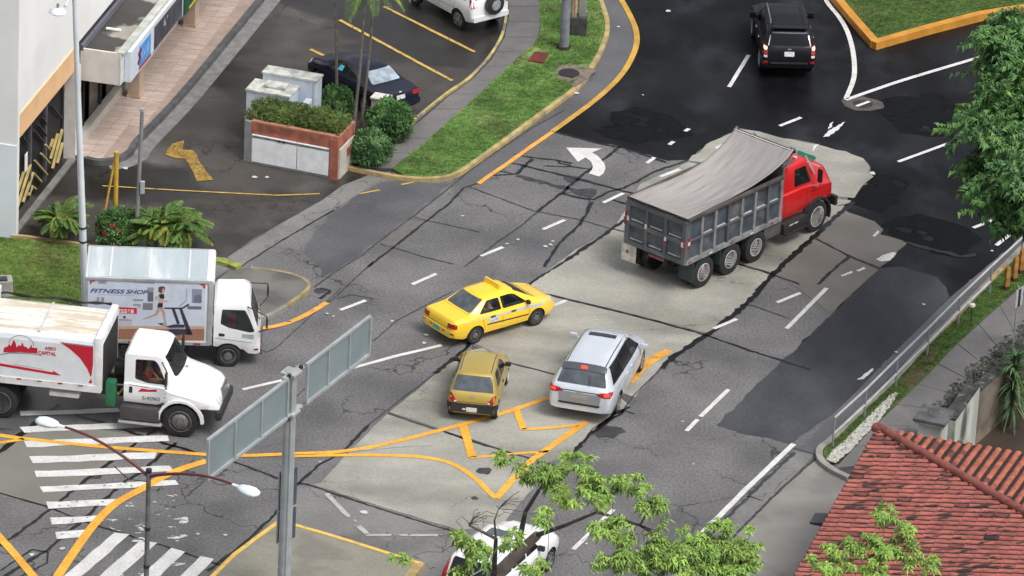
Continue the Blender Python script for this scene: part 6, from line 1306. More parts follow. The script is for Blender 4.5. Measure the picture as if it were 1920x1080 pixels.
B().box((cpx.x, cpx.y, 1.12), (1.08, 1.0, .10), rz=ra, bev=.02).build('cap', M('weathered_slab', (.085, .088, .09), rough=.8, var=.35, scale=3), gp_)
B().lathe([(.20, 1.17), (.17, 1.20), (.12, 1.18), (.001, 1.20)], c=(cpx.x, cpx.y, 0), axis='Z', n=20).build('cap_boss', MATS['weathered_slab'], gp_)
# ================================================================== STREET FURNITURE
m_galv = M('galvanised_steel', (.42, .45, .455), rough=.45, metal=.35, var=.12, scale=2)
m_galvb = M('panel_back_grey', (.235, .29, .31), rough=.5, metal=.2, var=.06, scale=1)
m_pole = M('grey_pole_paint', (.22, .225, .23), rough=.5, var=.1)
# big double guide sign seen from behind
zt = 7.2; P = G(546, 697, zt)
a0 = G(388, 822, zt); a1 = G(692, 590, zt); d = (a1-a0); d.z = 0; dl = d.length; d.normalize(); sang = math.atan2(d.y, d.x)
gs = thing('guide_sign', (P.x, P.y, 0), sang, 'large two-panel road guide sign seen from behind on a tall grey post', 'sign')
loc = Matrix.Rotation(-sang, 3, 'Z')
def gx(px, py): return (loc @ (G(px, py, zt)-Vector((P.x, P.y, zt)))).x
B().cyl((-.0, 0, 0), (0, 0, zt+.05), .19, .17, n=20).build('post', m_galv, gs, smooth=40)
B().box((-.14, -.12, 3.5), (.05, .05, 7), bev=.01).build('conduit', m_galv, gs)
hh = 1.18
for (x0, x1) in ((gx(388, 822), gx(536, 708)), (gx(566, 678), gx(692, 590))):
    pn = B().box(((x0+x1)/2, -.08, zt-.05-hh/2), (x1-x0, .03, hh)).build('sign_panel', m_galvb, gs)
    B().box(((x0+x1)/2, -.10, zt-.05), (x1-x0+.04, .09, .07)).box(((x0+x1)/2, -.10, zt-.05-hh), (x1-x0+.04, .12, .08)).build('panel_rail', m_galv, pn)
    for k in range(4):
        x = x0+(x1-x0)*k/3; B().box((x, -.12, zt-.05-hh/2), (.055 if k in (1, 2) else .07, .07, hh-.06)).build('stiffener', m_galv, pn)
for z in (zt-.02, zt-.05-hh): B().box((0, -.06, z), (1.0, .16, .09), bev=.01).box((0, 0, z), (.46, .46, .10), bev=.03).build('clamp', M('pale_clamp', (.45, .46, .46), rough=.4, metal=.3), gs)
for x in (-.33, .33):
    for z in (zt+.04, zt-.1-hh): B().cyl((x, -.12, z-.05), (x, -.12, z+.05), .06, n=8).build('bolt', m_plast, gs)
# smaller plate lower on the same post
lp = thing('pole_plate', (P.x+.02, P.y+.38, 0), sang-.42, 'narrow dark road sign seen edge-on, clamped to the guide sign post', 'sign')
zc_ = 2.9
B().box((-.02, -.0, zc_), (.62, .03, 2.2), bev=.01).build('sign_panel', M('dark_plate', (.07, .085, .10), rough=.5, var=.2), lp)
B().box((-.34, -.0, zc_), (.03, .06, 2.24)).build('panel_edge', m_galv, lp)
B().bar((-.35, -.04, zc_-.1), (.1, -.3, zc_+.1), .04).build('bracket', m_galv, lp)
# double-arm street lamp
zl = 9.0; Q = G(279, 884, zl)
sl_ = thing('street_lamp', (Q.x, Q.y, 0), 0, 'double-armed street lamp with dark red arms and white heads over the zebra crossing', 'street lamp')
B().cyl((0, 0, 0), (0, 0, zl), .085, .06, n=14).build('post', M('lamp_post_grey', (.13, .13, .13), rough=.6, var=.3, scale=3), sl_, smooth=40)
for z in (zl-.02, 7.3, 6.2): B().cyl((0, 0, z), (0, 0, z+.09), .08, n=12).build('collar', m_plast, sl_)
m_arm = M('dark_red_arm', (.13, .030, .035), rough=.45, var=.1)
m_head = M('lamp_head_white', (.70, .78, .84), rough=.35, var=.04)
for (px, py, pz), mid in (((122, 801, zl+.62), [(175, 808), (225, 838)]), ((436, 908, zl+.62), [(330, 884), (385, 890)])):
    e = G(px, py, pz)-Vector((Q.x, Q.y, 0)); pts = []
    for t in [i/12 for i in range(13)]:
        pts.append(Vector((e.x*t, e.y*t, zl-.15+(pz-zl+.15)*sin(t*pi/2)**.9)))
    B().tube(pts, [.045-.012*i/12 for i in range(13)], 8).build('arm', m_arm, sl_, smooth=True)
    dd = Vector((e.x, e.y, 0)).normalized(); h = B(); q = dd.to_track_quat('Y', 'Z').to_matrix()
    prof = [(0, .045), (.10, .06), (.22, .075), (.26, .14), (.45, .20), (.65, .21), (.80, .15), (.86, .05)]
    rings = []
    for t, r in prof: rings.append([h.bm.verts.new(e+dd*t+q @ Vector((cos(2*pi*k/16)*r, 0, sin(2*pi*k/16)*r*.55))) for k in range(16)])
    for a_, b_ in zip(rings, rings[1:]):
        for k in range(16): h.bm.faces.new((a_[k], a_[(k+1) % 16], b_[(k+1) % 16], b_[k]))
    h.bm.faces.new(rings[0]); h.bm.faces.new(rings[-1]); h.build('lamp_head', m_head, sl_, smooth=50)
B().tube([(.0, 0, zl-.3), (-.5, -.3, zl-.1), (-.85, -.5, zl+.35)], .015, 5).build('stay', m_plast, sl_)
# tall white street light
wb = G(160, 572, .12); tpz = 10.9; tt = G(140, -6, tpz)
wl = thing('street_light', wb, 0, 'tall white tapered street light pole standing in the lawn behind the box truck', 'street light')
tv = tt-Vector((wb.x, wb.y, .12)); m_wp = M('white_pole_paint', (.66, .70, .72), rough=.4, var=.08, scale=1.5)
B().cyl((0, 0, 0), tv, .12, .075, n=16).build('post', m_wp, wl, smooth=40)
he = G(122, 12, tpz+.05)-wb
B().tube([tv, tv+(he-tv)*.5+Vector((0, 0, .12)), he], .045).build('arm', m_wp, wl, smooth=True)
hd = G(108, 21, tpz)-wb
B().lathe([(.001, .10), (.12, .09), (.25, .02), (.27, -.03), (.20, -.08), (.001, -.1)], c=hd, axis='Z', n=24).build('lamp_head', m_wp, wl, smooth=50)
B().cyl(hd+Vector((0, .05, .08)), hd+Vector((0, .05, .22)), .04, n=8).build('photocell', m_pole, wl)
for z in (2.3, 2.8): B().cyl(tv*(z/tpz), tv*((z+.06)/tpz), .125, n=12).build('pole_mark', m_plast, wl)
# grey post with small box
g0 = G(254, 466, .12)
gpst = thing('grey_post', g0, 0, 'slim grey metal post with a small box, standing between the flowering shrub and the palm', 'post')
B().cyl((0, 0, 0), (.12, 0, 4.75), .07, .06, n=12).build('shaft', m_pole, gpst, smooth=40)
B().box((.18, -.05, 2.15), (.14, .12, .42), bev=.02).build('junction_box', M('pale_box', (.38, .42, .44), rough=.4), gpst)
B().cyl((.12, 0, 4.72), (.12, 0, 4.82), .075, n=10).build('cap', m_galv, gpst)
# yellow braced post
y0 = G(216, 408, .0)
yp = thing('yellow_post', y0, 0, 'yellow post with a slanting brace standing beside the red flowering shrub', 'post')
m_yp = M('yellow_post_paint', (.52, .33, .045), rough=.5, var=.15)
B().cyl((0, 0, 0), (0, 0, 2.3), .08, n=12).build('shaft', m_yp, yp, smooth=40)
B().bar((-.05, 0, 2.0), (-.36, -.15, .05), .06).build('brace', m_yp, yp)
# utility poles on the far lawn
u1 = G(1057, 90, .12)
up = thing('utility_pole', u1, 0, 'round grey concrete utility pole in the lawn near the manhole', 'pole')
B().cyl((0, 0, 0), (0, 0, 9.5), .17, .13, n=18).build('shaft', M('mottled_pole', (.19, .20, .235), rough=.75, var=.25, scale=4), up, smooth=40)
B().cyl((0, 0, 0), (0, 0, .10), .24, n=16).build('foot', m_soil, up)
u2 = G(1084, 62, .12)
up2 = thing('utility_pole', u2, 0, 'concrete pole with rusty pipes rising from a dark square block on the far lawn', 'pole')
B().box((0, 0, .33), (.58, .52, .66), bev=.04).build('block', M('dark_block', (.045, .048, .045), rough=.8, var=.35, scale=4), up2)
B().box((.10, .06, 4.8), (.26, .26, 8.4), bev=.03).build('shaft', M('weathered_pole', (.24, .235, .24), rough=.8, var=.2, scale=2), up2)
for x, r in ((-.14, .06), (-.22, .035)): B().cyl((x, -.12, .5), (x, -.12, 8), r, n=10).build('pipe', M('rusty_pipe', (.42, .26, .20), rough=.6, var=.35, scale=4), up2, smooth=True)
# lids in the lawn
def disc(name, c, r, mat, label, cat, sqz=0):
    o = flat(name, [c+Vector((cos(a_)*r, sin(a_)*r, 0)) for a_ in [i*pi/14 for i in range(28)]], mat, None, thick=.05); return tag(o, label, cat)
pt = flat('concrete_apron', [G(x, y, .135) for x, y in [(1048, 122), (1085, 122), (1120, 130), (1098, 150), (1078, 164), (1060, 152), (1040, 146)]], M('broken_concrete', (.17, .13, .11), rough=.8, var=.35, scale=4, wear=.36, wearscale=3), lawn)
disc('manhole_cover', G(1067, 136, .16), .36, MATS['cast_iron'], 'round black manhole cover in the lawn beside the kerb', 'manhole cover')
rl = flat('inspection_lid', [G(x, y, .17) for x, y in [(1003, 96), (1029, 99), (1018, 117), (990, 113)]], M('oxide_red_lid', (.13, .022, .016), rough=.6, var=.2), None, thick=.06); tag(rl, 'small rectangular oxide red inspection lid in the lawn', 'lid')
# planter with white panels and hedge
c0 = G(470, 306, 0); c1 = G(632, 337, 0); pd = c1-c0; pa = math.atan2(pd.y, pd.x); PL = pd.length; PDp = 1.45; PH = 1.5
pl = thing('planter', c0, pa, 'raised planter with a terracotta rim and white panels under a clipped hedge', 'planter')
m_terra = M('terracotta', (.36, .12, .075), rough=.7, var=.2, scale=2.5, col2=(.24, .09, .06), c2scale=2)
m_plw = M('planter_white', (.80, .82, .84), rough=.6, var=.08); m_plg = M('planter_grey', (.36, .37, .38), rough=.7, var=.1)
B().prism([(0, 0), (PL, 0), (PL, PDp), (.3, PDp), (-.25, PDp*.8), (-.42, PDp*.45), (-.3, .12)], 0, PH-.42, 'Z').build('wall', m_plg, pl)
B().prism([(0, -.02), (PL+.02, -.02), (PL+.02, PDp), (0, PDp)], PH-.42, PH-.03, 'Z').build('rim_wall', m_terra, pl)
B().prism([(0, 0), (0, PDp), (-.25, PDp*.8), (-.42, PDp*.45), (-.3, .12)], PH-.42, PH-.06, 'Z').build('curved_end', m_plg, pl)
B().box((PL/2, .05, PH), (PL, .16, .06)).box((PL-.06, PDp/2, PH), (.16, PDp-.1, .06)).build('rim', M('pink_rim', (.42, .19, .13), rough=.7, var=.15), pl)
B().box((PL-.12, -.035, PH/2-.05), (.28, .07, PH-.05)).build('corner_pier', m_terra, pl)
B().box((PL+.03, PDp/2, .52), (.06, PDp-.1, 1.04)).build('end_panel', M('cream_panel', (.50, .46, .40), rough=.7, var=.1), pl); B().box((PL+.07, PDp*.55, .72), (.02, .3, .3)).build('red_mark', M('faded_red', (.30, .08, .07), rough=.7, wear=.4, wearscale=8), pl)
w1_ = (PL-.32)*.59
for x0_, x1_ in ((.04, w1_), (w1_+.03, PL-.30)):
    q_ = B().box(((x0_+x1_)/2, -.03, .52), (x1_-x0_, .05, .84), bev=.01).build('door_panel', m_plw, pl)
    B().box(((x0_+x1_)/2, -.03, 1.00), (x1_-x0_, .06, .06)).build('louvre', M('louvre_grey', (.25, .26, .26), rough=.6, var=.3, scale=12), q_)
    B().box(((x0_+x1_)/2, -.035, 1.05), (x1_-x0_, .08, .03)).build('door_rail', m_plw, q_)
for k in (0, 1): B().box((w1_*.62+.17*k, -.07, 1.0), (.10, .03, .06)).build('latch', m_plast, pl)
# electrical cabinet behind it
k0 = G(594, 151, 2.15); k1 = G(493, 134, 2.15); kd = (k0-k1); ka = math.atan2(kd.y, kd.x); KL = kd.length
kb_ = thing('electrical_cabinet', (k1.x, k1.y, 0), ka, 'pale blue-grey stepped electrical cabinet standing behind the hedge planter', 'cabinet')
m_cab = M('cabinet_blue_grey', (.52, .59, .67), rough=.5, var=.08); m_cabt = M('lichen_top', (.46, .47, .44), rough=.8, var=.3, scale=4)
B().box((KL/2, .28, 1.05), (KL, .56, 2.1), bev=.015).build('tall_body', m_cab, kb_); B().box((KL/2, .28, 2.12), (KL+.06, .62, .06)).build('top_plate', m_cabt, kb_)
B().box((.52, -.48, .9), (1.5, .92, 1.8), bev=.015).build('low_body', m_cab, kb_); B().box((.52, -.48, 1.83), (1.56, .98, .06)).build('top_plate', m_cabt, kb_)
B().box((.62, -.36, 1.92), (.75, .5, .10), bev=.03).build('vent_cowl', m_cabt, kb_)
B().box((KL-.22, -.35, .75), (.22, .62, 1.5), bev=.02).build('side_locker', m_cab, kb_); B().box((KL-.34, -.68, .82), (.16, .03, 1.3)).build('dark_opening', M('dark_slate', (.06, .075, .12), rough=.5), kb_)
B().box((.52, -.95, .9), (.03, .02, 1.7)).build('door_gap', m_plg, kb_); B().box((KL-.10, -.01, 1.2), (.03, .03, 1.7)).build('door_gap', m_plg, kb_)
# small pedestal behind the shrub
pb = G(715, 181, .95); pe = thing('service_pedestal', (pb.x, pb.y, 0), pa, 'small cream service pedestal peeping over the round shrub behind the sedan', 'pedestal')
B().box((0, 0, .45), (.55, .42, .9), bev=.02).build('body', M('cream_box', (.50, .46, .38), rough=.6), pe); B().box((0, 0, .93), (.62, .5, .08), bev=.02).build('lid', M('cream_lid', (.62, .60, .54), rough=.6), pe)
# railing along the right-hand kerb
rb = [(1561, 838), (1620, 784), (1679, 725), (1738, 667), (1796, 608), (1855, 551), (1913, 497), (1970, 443), (2028, 388)]
RB = [G(x, y, .12) for x, y in rb]
rl_ = thing('railing', (0, 0, 0), 0, 'galvanised tube railing running along the kerb beside the grass verge', 'railing')
m_rail = M('railing_galvanised', (.50, .52, .52), rough=.4, metal=.3, var=.12, scale=3)
for p in RB: B().cyl(p, p+Vector((0, 0, .98)), .032, n=8).build('post', m_pole, rl_, smooth=True)
for a_, b_ in zip(RB, RB[1:]): B().cyl(a_+Vector((0, 0, .98)), b_+Vector((0, 0, .98)), .035, n=8).build('top_rail', m_rail, rl_, smooth=True)
for a_, b_ in list(zip(RB, RB[1:]))[:5]: B().cyl(a_+Vector((0, 0, .44)), b_+Vector((0, 0, .44)), .035, n=8).build('lower_rail', m_rail, rl_, smooth=True)
# stakes, path light, parking sign
for k, (x, y, h) in enumerate([(1887, 543, .85), (1902, 527, .9), (1914, 512, .9), (1932, 495, .9)]):
    p = G(x, y, .12); s_ = thing('marker_stake', p, .5, ['faded orange flat marker stake in the verge, the one nearest the path light', 'faded orange flat marker stake in the verge, second from the path light', 'faded orange flat marker stake in the verge, third from the path light', 'faded orange flat marker stake in the verge, farthest from the path light'][k], 'stake', 'orange stakes in the verge')
    B().prism([(-.07, 0), (.07, 0), (.07, h-.08), (0, h), (-.07, h-.08)], -.05, .05, 'Y').build('blade', M('faded_orange', (.36, .17, .035), rough=.7, var=.35, scale=4, col2=(.12, .16, .04), c2scale=2), s_)
    B().box((0, 0, .06), (.17, .13, .12)).build('foot', m_soil, s_)
p = G(1820, 606, .12); s_ = thing('path_light', p, 0, 'small white-capped path light on a dark stem in the grass verge', 'light')
B().cyl((0, 0, 0), (0, 0, .55), .02, n=8).build('stem', m_plast, s_); B().lathe([(.001, .70), (.09, .66), (.10, .60), (.06, .54), (.001, .54)], axis='Z', n=14).build('cap', M('cream_cap', (.62, .60, .52), rough=.5), s_, smooth=True)
p = G(1899, 652, .12); s_ = thing('parking_sign', p, .95, 'small white street sign on a thin pole by the planting bed, seen nearly edge-on', 'sign')
B().cyl((0, 0, 0), (.02, 0, 2.1), .028, n=8).build('pole', m_galv, s_); B().box((.02, -.04, 1.72), (.42, .02, .62), bev=.005).build('panel', M('dull_white_sign', (.45, .47, .48), rough=.5, var=.15), s_); B().box((.02, -.055, 1.72), (.12, .02, .60)).build('panel_strip', m_plast, s_)
# concrete bollard block at the left edge
p = G(8, 552, .12); s_ = thing('concrete_block', p, .2, 'weathered pale concrete block lying on the lawn at the left edge', 'block')
B().box((-.15, 0, .28), (.8, .5, .56), bev=.05).build('block', M('pale_block', (.34, .34, .31), rough=.8, var=.25, scale=3), s_); B().box((-.1, -.1, .58), (.35, .25, .06)).build('stain', m_tarl, s_)
# ================================================================== VEGETATION
def leafmat(n, c, c2=None, **k): return M(n, c, rough=.6, var=.35, scale=1.6, fvar=.2, fine=6, spec=.35, col2=c2, c2scale=.8, c2lo=.42, c2hi=.62, world=1, **k)
m_lime = leafmat('lime_leaf', (.27, .40, .075), (.17, .30, .055)); m_lime2 = leafmat('deep_lime_leaf', (.11, .20, .045), (.18, .28, .06))
m_dk = leafmat('tree_green_leaf', (.045, .125, .032), (.075, .17, .045)); m_dk2 = leafmat('bright_tip_leaf', (.13, .26, .06), (.08, .18, .05)); m_dk3 = leafmat('painted_shade_leaf', (.022, .066, .020))  # darkest green has the shade of inner foliage in its colour
m_shr = leafmat('shrub_leaf', (.065, .155, .045), (.11, .22, .07)); m_hedge = leafmat('hedge_leaf', (.16, .225, .06), (.09, .145, .035)); m_palm = leafmat('palm_leaf', (.10, .185, .035), (.055, .115, .025))
m_palm2 = leafmat('yellowing_palm_leaf', (.20, .21, .035), (.10, .15, .02)); m_drac = leafmat('strap_leaf', (.04, .10, .035), (.10, .17, .06))
m_bark = M('grey_bark', (.095, .085, .075), rough=.9, var=.35, scale=4, bump=.6); m_barkl = M('tan_bark', (.30, .255, .21), rough=.9, var=.2, scale=3, bump=.5)
m_red = M('red_petal', (.42, .015, .05), rough=.6, var=.3); m_rust = M('russet_leaf', (.22, .06, .02), rough=.7, var=.3)
def leaf(bm, p, d, L_, w_, fold=.25, droop=.3, mi=0, up=Vector((0, 0, 1))):
    d = d.normalized(); s_ = d.cross(up)
    if s_.length < .05: s_ = Vector((1, 0, 0))
    s_.normalize(); n = s_.cross(d)
    m = p+d*L_*.5+n*L_*.04; t = p+d*L_*.96-Vector((0, 0, 1))*L_*droop
    a_ = m+s_*w_/2+n*w_*fold; b_ = m-s_*w_/2+n*w_*fold
    vs_ = [bm.verts.new(v) for v in (p, a_, t, b_, m)]
    for f in ((0, 1, 4), (1, 2, 4), (2, 3, 4), (3, 0, 4)):
        fc = bm.faces.new([vs_[i] for i in f]); fc.material_index = mi
def cluster_mesh(name, kind, mats, seed):
    random.seed(seed); bm = bmesh.new()
    if kind == 'whorl':      # drooping whorls of long leaves
        for k in range(3):
            c = Vector((random.uniform(-.22, .22), random.uniform(-.22, .22), random.uniform(-.10, .10)))
            for i in range(11):
                a_ = 2*pi*i/11+random.random()*.4; el = random.uniform(-.25, .75)
                leaf(bm, c, Vector((cos(a_)*cos(el), sin(a_)*cos(el), sin(el))), random.uniform(.16, .31), random.uniform(.06, .105), droop=random.uniform(.3, .75), mi=1 if random.random() < .28 else 0)
    elif kind == 'fine':     # feathery dense foliage
        for k in range(9):
            c = Vector((random.gauss(0, .2), random.gauss(0, .2), random.gauss(0, .13))); a0 = random.random()*6.3
            for i in range(12):
                a_ = a0+random.uniform(-.6, .6); t = i/12
                q = c+Vector((cos(a0), sin(a0), -.2*t))*t*.42
                sd = 1 if i % 2 else -1
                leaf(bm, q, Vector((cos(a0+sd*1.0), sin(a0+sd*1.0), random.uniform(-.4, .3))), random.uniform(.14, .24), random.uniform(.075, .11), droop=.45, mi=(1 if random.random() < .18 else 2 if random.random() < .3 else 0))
    elif kind == 'shrub':
        for i in range(60):
            v = Vector((random.gauss(0, 1), random.gauss(0, 1), random.gauss(0, 1))).normalized()
            leaf(bm, v*random.uniform(.02, .13), (v+Vector((0, 0, .35))), random.uniform(.07, .13), random.uniform(.04, .065), mi=1 if random.random() < .06 else 0)
    me = bpy.data.meshes.new(name); bm.to_mesh(me); bm.free()
    for m in mats: me.materials.append(m)
    return me
WH = [cluster_mesh('leaf_cluster', 'whorl', [m_lime, m_lime2], 10+i) for i in range(5)]
WHd = [cluster_mesh('leaf_cluster', 'whorl', [m_lime2, m_lime], 20+i) for i in range(3)]
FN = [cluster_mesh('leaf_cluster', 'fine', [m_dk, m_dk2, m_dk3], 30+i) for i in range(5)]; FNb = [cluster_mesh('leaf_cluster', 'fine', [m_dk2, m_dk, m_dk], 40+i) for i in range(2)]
random.seed(11)
def branches(pts, trunk, root, mat, r0=.07, mind=.4):
    """grow limbs so that every leaf cluster hangs on wood; each limb one mesh"""
    nodes = [(Vector(p), r) for p, r in trunk]; mb = B(); limbs = []
    order = sorted(pts, key=lambda p: min((p-n[0]).length for n in nodes))
    for p in order:
        best = min(nodes, key=lambda n: (n[0]-p).length+(.6 if n[1] < .012 else 0)+(.8 if n[0].z > p.z+.3 else 0))
        a_ = best[0]; d = p-a_
        if d.length < .12: continue
        k = max(2, int(d.length/.45)); r1 = max(.010, min(best[1]*.72, r0)); line_ = [a_]; rr = [r1]
        for i in range(1, k+1):
            t = i/k; q = a_+d*t+Vector((random.uniform(-.09, .09), random.uniform(-.09, .09), .16*sin(pi*t)*min(1, d.length)+random.uniform(-.04, .04)))*(1 if i < k else 0)
            r = max(.008, r1*(1-t*.6)); line_.append(q); rr.append(r); nodes.append((q, r))
        limbs.append((line_, rr))
    limbs.sort(key=lambda l: -l[1][0])
    for l, r in limbs[:40]: B().tube(l, r, 6).build('limb', mat, root, smooth=True)
    if limbs[40:]:
        for l, r in limbs[40:]: mb.tube(l, r, 4)
        mb.build('twigs', mat, root, kind='stuff')
def scatter(blobs, zlo, zhi, jitter=1.0, ztop=None):
    """points of a crown: blobs of the crown's outline, each at its own height"""
    out = []
    for (cx, cy, rx, ry, n, z) in blobs:
        for i in range(n):
            while True:
                a_, b_ = random.uniform(-1, 1), random.uniform(-1, 1)
                if a_*a_+b_*b_ < 1: break
            out.append(G(cx+a_*rx, cy+b_*ry, z+random.uniform(zlo, zhi)))
    return out
# ---- lime-leaved tree over the bottom of the street
lt = thing('leafy_tree', G(860, 1300, 0), 0, 'open lime-green tree with bare twigs spreading over the white vehicle at the bottom', 'tree')
Lo = lt.location.copy()
bl = [(1000, 895, 45, 22, 11, 8.2), (1070, 900, 60, 24, 18, 8.3), (1150, 915, 62, 26, 18, 8.1), (1215, 945, 28, 20, 9, 7.8), (1090, 935, 60, 16, 10, 8.1), (1080, 862, 22, 8, 4, 8.3), (945, 866, 16, 7, 3, 8.4), (1020, 975, 20, 12, 4, 8.0),
      (1130, 985, 42, 16, 10, 7.6), (1165, 1008, 28, 20, 8, 7.5), (1175, 1035, 20, 20, 5, 7.3), (880, 1020, 22, 14, 6, 8.2), (905, 1035, 36, 14, 8, 8.2), (955, 1020, 14, 12, 4, 8.0), (1000, 1065, 18, 12, 4, 7.9), (1270, 1025, 62, 30, 26, 7.2), (1350, 1035, 66, 34, 32, 7.0),
      (1220, 1058, 60, 24, 20, 7.0), (1330, 1072, 80, 18, 24, 6.8), (1350, 990, 22, 12, 5, 7.4), (1400, 1045, 32, 26, 12, 6.8), (865, 1070, 20, 10, 3, 8.0), (755, 1056, 9, 7, 1, 8.3), (865, 998, 6, 4, 1, 8.3), (1415, 1000, 8, 6, 1, 7.2), (1240, 982, 6, 4, 1, 7.6), (1140, 1062, 30, 14, 7, 7.3)]
pts = [p-Lo for p in scatter(bl, -.35, .35)]
tr = [(Vector((0, 0, 0)), .26), (G(880, 1180, 2.6)-Lo, .24), (G(925, 1085, 4.4)-Lo, .20), (G(968, 1040, 5.4)-Lo, .16), (G(1008, 1003, 6.2)-Lo, .12)]
B().tube([t[0] for t in tr], [t[1] for t in tr], 12).build('trunk', m_barkl, lt, smooth=True)
t2 = [(G(1008, 1003, 6.2)-Lo, .07), (G(1060, 985, 6.9)-Lo, .05), (G(1120, 960, 7.2)-Lo, .042), (G(1200, 985, 7.0)-Lo, .036), (G(1290, 1040, 6.6)-Lo, .03)]
t3 = [(G(968, 1040, 5.4)-Lo, .1), (G(985, 960, 7.0)-Lo, .06), (G(1010, 920, 7.8)-Lo, .05)]; t4 = [(G(925, 1085, 4.4)-Lo, .09), (G(930, 1010, 6.8)-Lo, .05), (G(880, 985, 7.6)-Lo, .03)]
for t_ in (t2, t3, t4): B().tube([t[0] for t in t_], [t[1] for t in t_], 8).build('limb', m_bark, lt, smooth=True)
bare = [p-Lo for p in scatter([(910, 960, 40, 30, 9, 8), (860, 1000, 70, 30, 9, 8), (960, 950, 40, 40, 10, 8), (1080, 1040, 60, 30, 10, 7.4), (800, 1050, 50, 20, 5, 8), (1010, 860, 60, 12, 5, 8.3), (1430, 1040, 20, 20, 3, 7)], -.3, .3)]
branches(pts+bare, tr[3:]+t2+t3+t4, lt, m_bark, .045)
for i, p in enumerate(pts):
    o = bpy.data.objects.new('leaf_cluster', random.choice(WH if random.random() < .78 else WHd)); put(o, lt); o.location = p; o.rotation_euler = (random.uniform(-.4, .4), random.uniform(-.4, .4), random.uniform(0, 6.3)); s_ = random.uniform(.72, 1.08); o.scale = (s_, s_, s_)
# ---- smaller one in front of the tiled roof
l2_ = thing('leafy_tree', G(1600, 1420, 0), 0, 'pale lime-green treetop in front of the red tiled roof', 'tree'); Lo = l2_.location.copy()
bl = [(1660, 968, 22, 18, 8, 7.4), (1692, 988, 20, 14, 6, 7.3), (1640, 1012, 22, 12, 6, 7.3), (1580, 1035, 38, 16, 12, 7.2), (1640, 1040, 36, 18, 12, 7.1), (1700, 1030, 34, 22, 10, 7.0), (1560, 1062, 50, 14, 12, 7.0), (1730, 1062, 30, 16, 6, 6.8), (1650, 1070, 40, 14, 9, 6.9)]
pts = [p-Lo for p in scatter(bl, -.3, .3)]
tr = [(Vector((0, 0, 0)), .2), (G(1610, 1250, 3)-Lo, .15), (G(1625, 1110, 5.6)-Lo, .08), (G(1640, 1060, 6.5)-Lo, .05)]
B().tube([t[0] for t in tr], [t[1] for t in tr], 10).build('trunk', m_bark, l2_, smooth=True); branches(pts, tr[1:], l2_, m_bark, .04)
for p in pts:
    o = bpy.data.objects.new('leaf_cluster', random.choice(WH)); put(o, l2_); o.location = p; o.rotation_euler = (random.uniform(-.4, .4), random.uniform(-.4, .4), random.uniform(0, 6.3)); s_ = random.uniform(.6, .95); o.scale = (s_, s_, s_)
# ---- dense dark tree at the right edge
rt_ = thing('dense_tree', G(1985, 700, 0), 0, 'dense dark green feathery tree rising at the right edge above the black asphalt', 'tree'); Lo = rt_.location.copy()
bl = [(1890, 62, 38, 30, 16, 9.5), (1905, 115, 54, 44, 28, 9.2), (1862, 128, 36, 20, 10, 8.6), (1898, 178, 50, 40, 28, 8.6), (1845, 226, 22, 15, 8, 8.0), (1898, 240, 56, 38, 30, 8.2), (1904, 300, 54, 38, 30, 7.6), (1846, 322, 20, 16, 7, 7.2), (1898, 352, 52, 36, 28, 7.0), (1902, 392, 42, 22, 15, 6.4), (1935, 220, 34, 185, 56, 8.0), (1914, 415, 20, 12, 4, 6.0)]
pts = [p-Lo for p in scatter(bl, -.9, .5)]
tr = [(Vector((0, 0, 0)), .3), (G(1980, 560, 2.5)-Lo, .25), (G(1965, 440, 4.6)-Lo, .2), (G(1940, 330, 6.4)-Lo, .14), (G(1915, 200, 7.8)-Lo, .08), (G(1900, 100, 8.8)-Lo, .05)]
B().tube([t[0] for t in tr], [t[1] for t in tr], 10).build('trunk', m_bark, rt_, smooth=True); branches(pts, tr[2:], rt_, m_bark, .05)
for i, p in enumerate(pts):
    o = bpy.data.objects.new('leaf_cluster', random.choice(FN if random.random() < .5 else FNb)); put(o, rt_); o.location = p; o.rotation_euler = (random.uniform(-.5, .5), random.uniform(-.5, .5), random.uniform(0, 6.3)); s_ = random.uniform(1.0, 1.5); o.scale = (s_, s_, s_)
# ---- fronds and palms
def frond(name, L_, nl, lw, ll, droop, mats, rise=.9, seed=0):
    random.seed(seed); bm = bmesh.new(); P_ = []
    for i in range(9):
        t = i/8; P_.append(Vector((L_*t*cos(rise*(1-t*.8)), 0, L_*(sin(rise)*t-droop*t*t))))
    for a_, b_ in zip(P_, P_[1:]):
        w_ = .022*(1-.5*(a_.x/L_)); vs_ = [bm.verts.new(v) for v in (a_+Vector((0, w_, 0)), a_-Vector((0, w_, 0)), b_-Vector((0, w_*.8, 0)), b_+Vector((0, w_*.8, 0)))]; bm.faces.new(vs_)
    for i in range(nl):
        t = .12+.88*i/nl; k = min(int(t*8), 7); p = P_[k].lerp(P_[k+1], t*8-k); tg = (P_[k+1]-P_[k]).normalized(); s_ = ll*(sin(pi*min(1, t*.85+.12)))**.6
        for sd in (-1, 1):
            d = Vector((tg.x*.75, sd*.75, tg.z*.75+.25)); leaf(bm, p, d, s_*random.uniform(.85, 1.1), lw, droop=.35, mi=1 if random.random() < .15 else 0)
    me = bpy.data.meshes.new(name); bm.to_mesh(me); bm.free()
    for m in mats: me.materials.append(m)
    return me
FR = [frond('frond', 1.5, 22, .12, .46, .62, [m_palm, m_palm2], seed=i) for i in range(3)]; FRy = [frond('frond', 1.4, 20, .12, .42, .8, [m_palm2, m_palm], seed=9)]
FRt = [frond('frond', 1.9, 26, .07, .55, 1.15, [m_palm, m_palm2], rise=.6, seed=i+20) for i in range(3)]
random.seed(21)
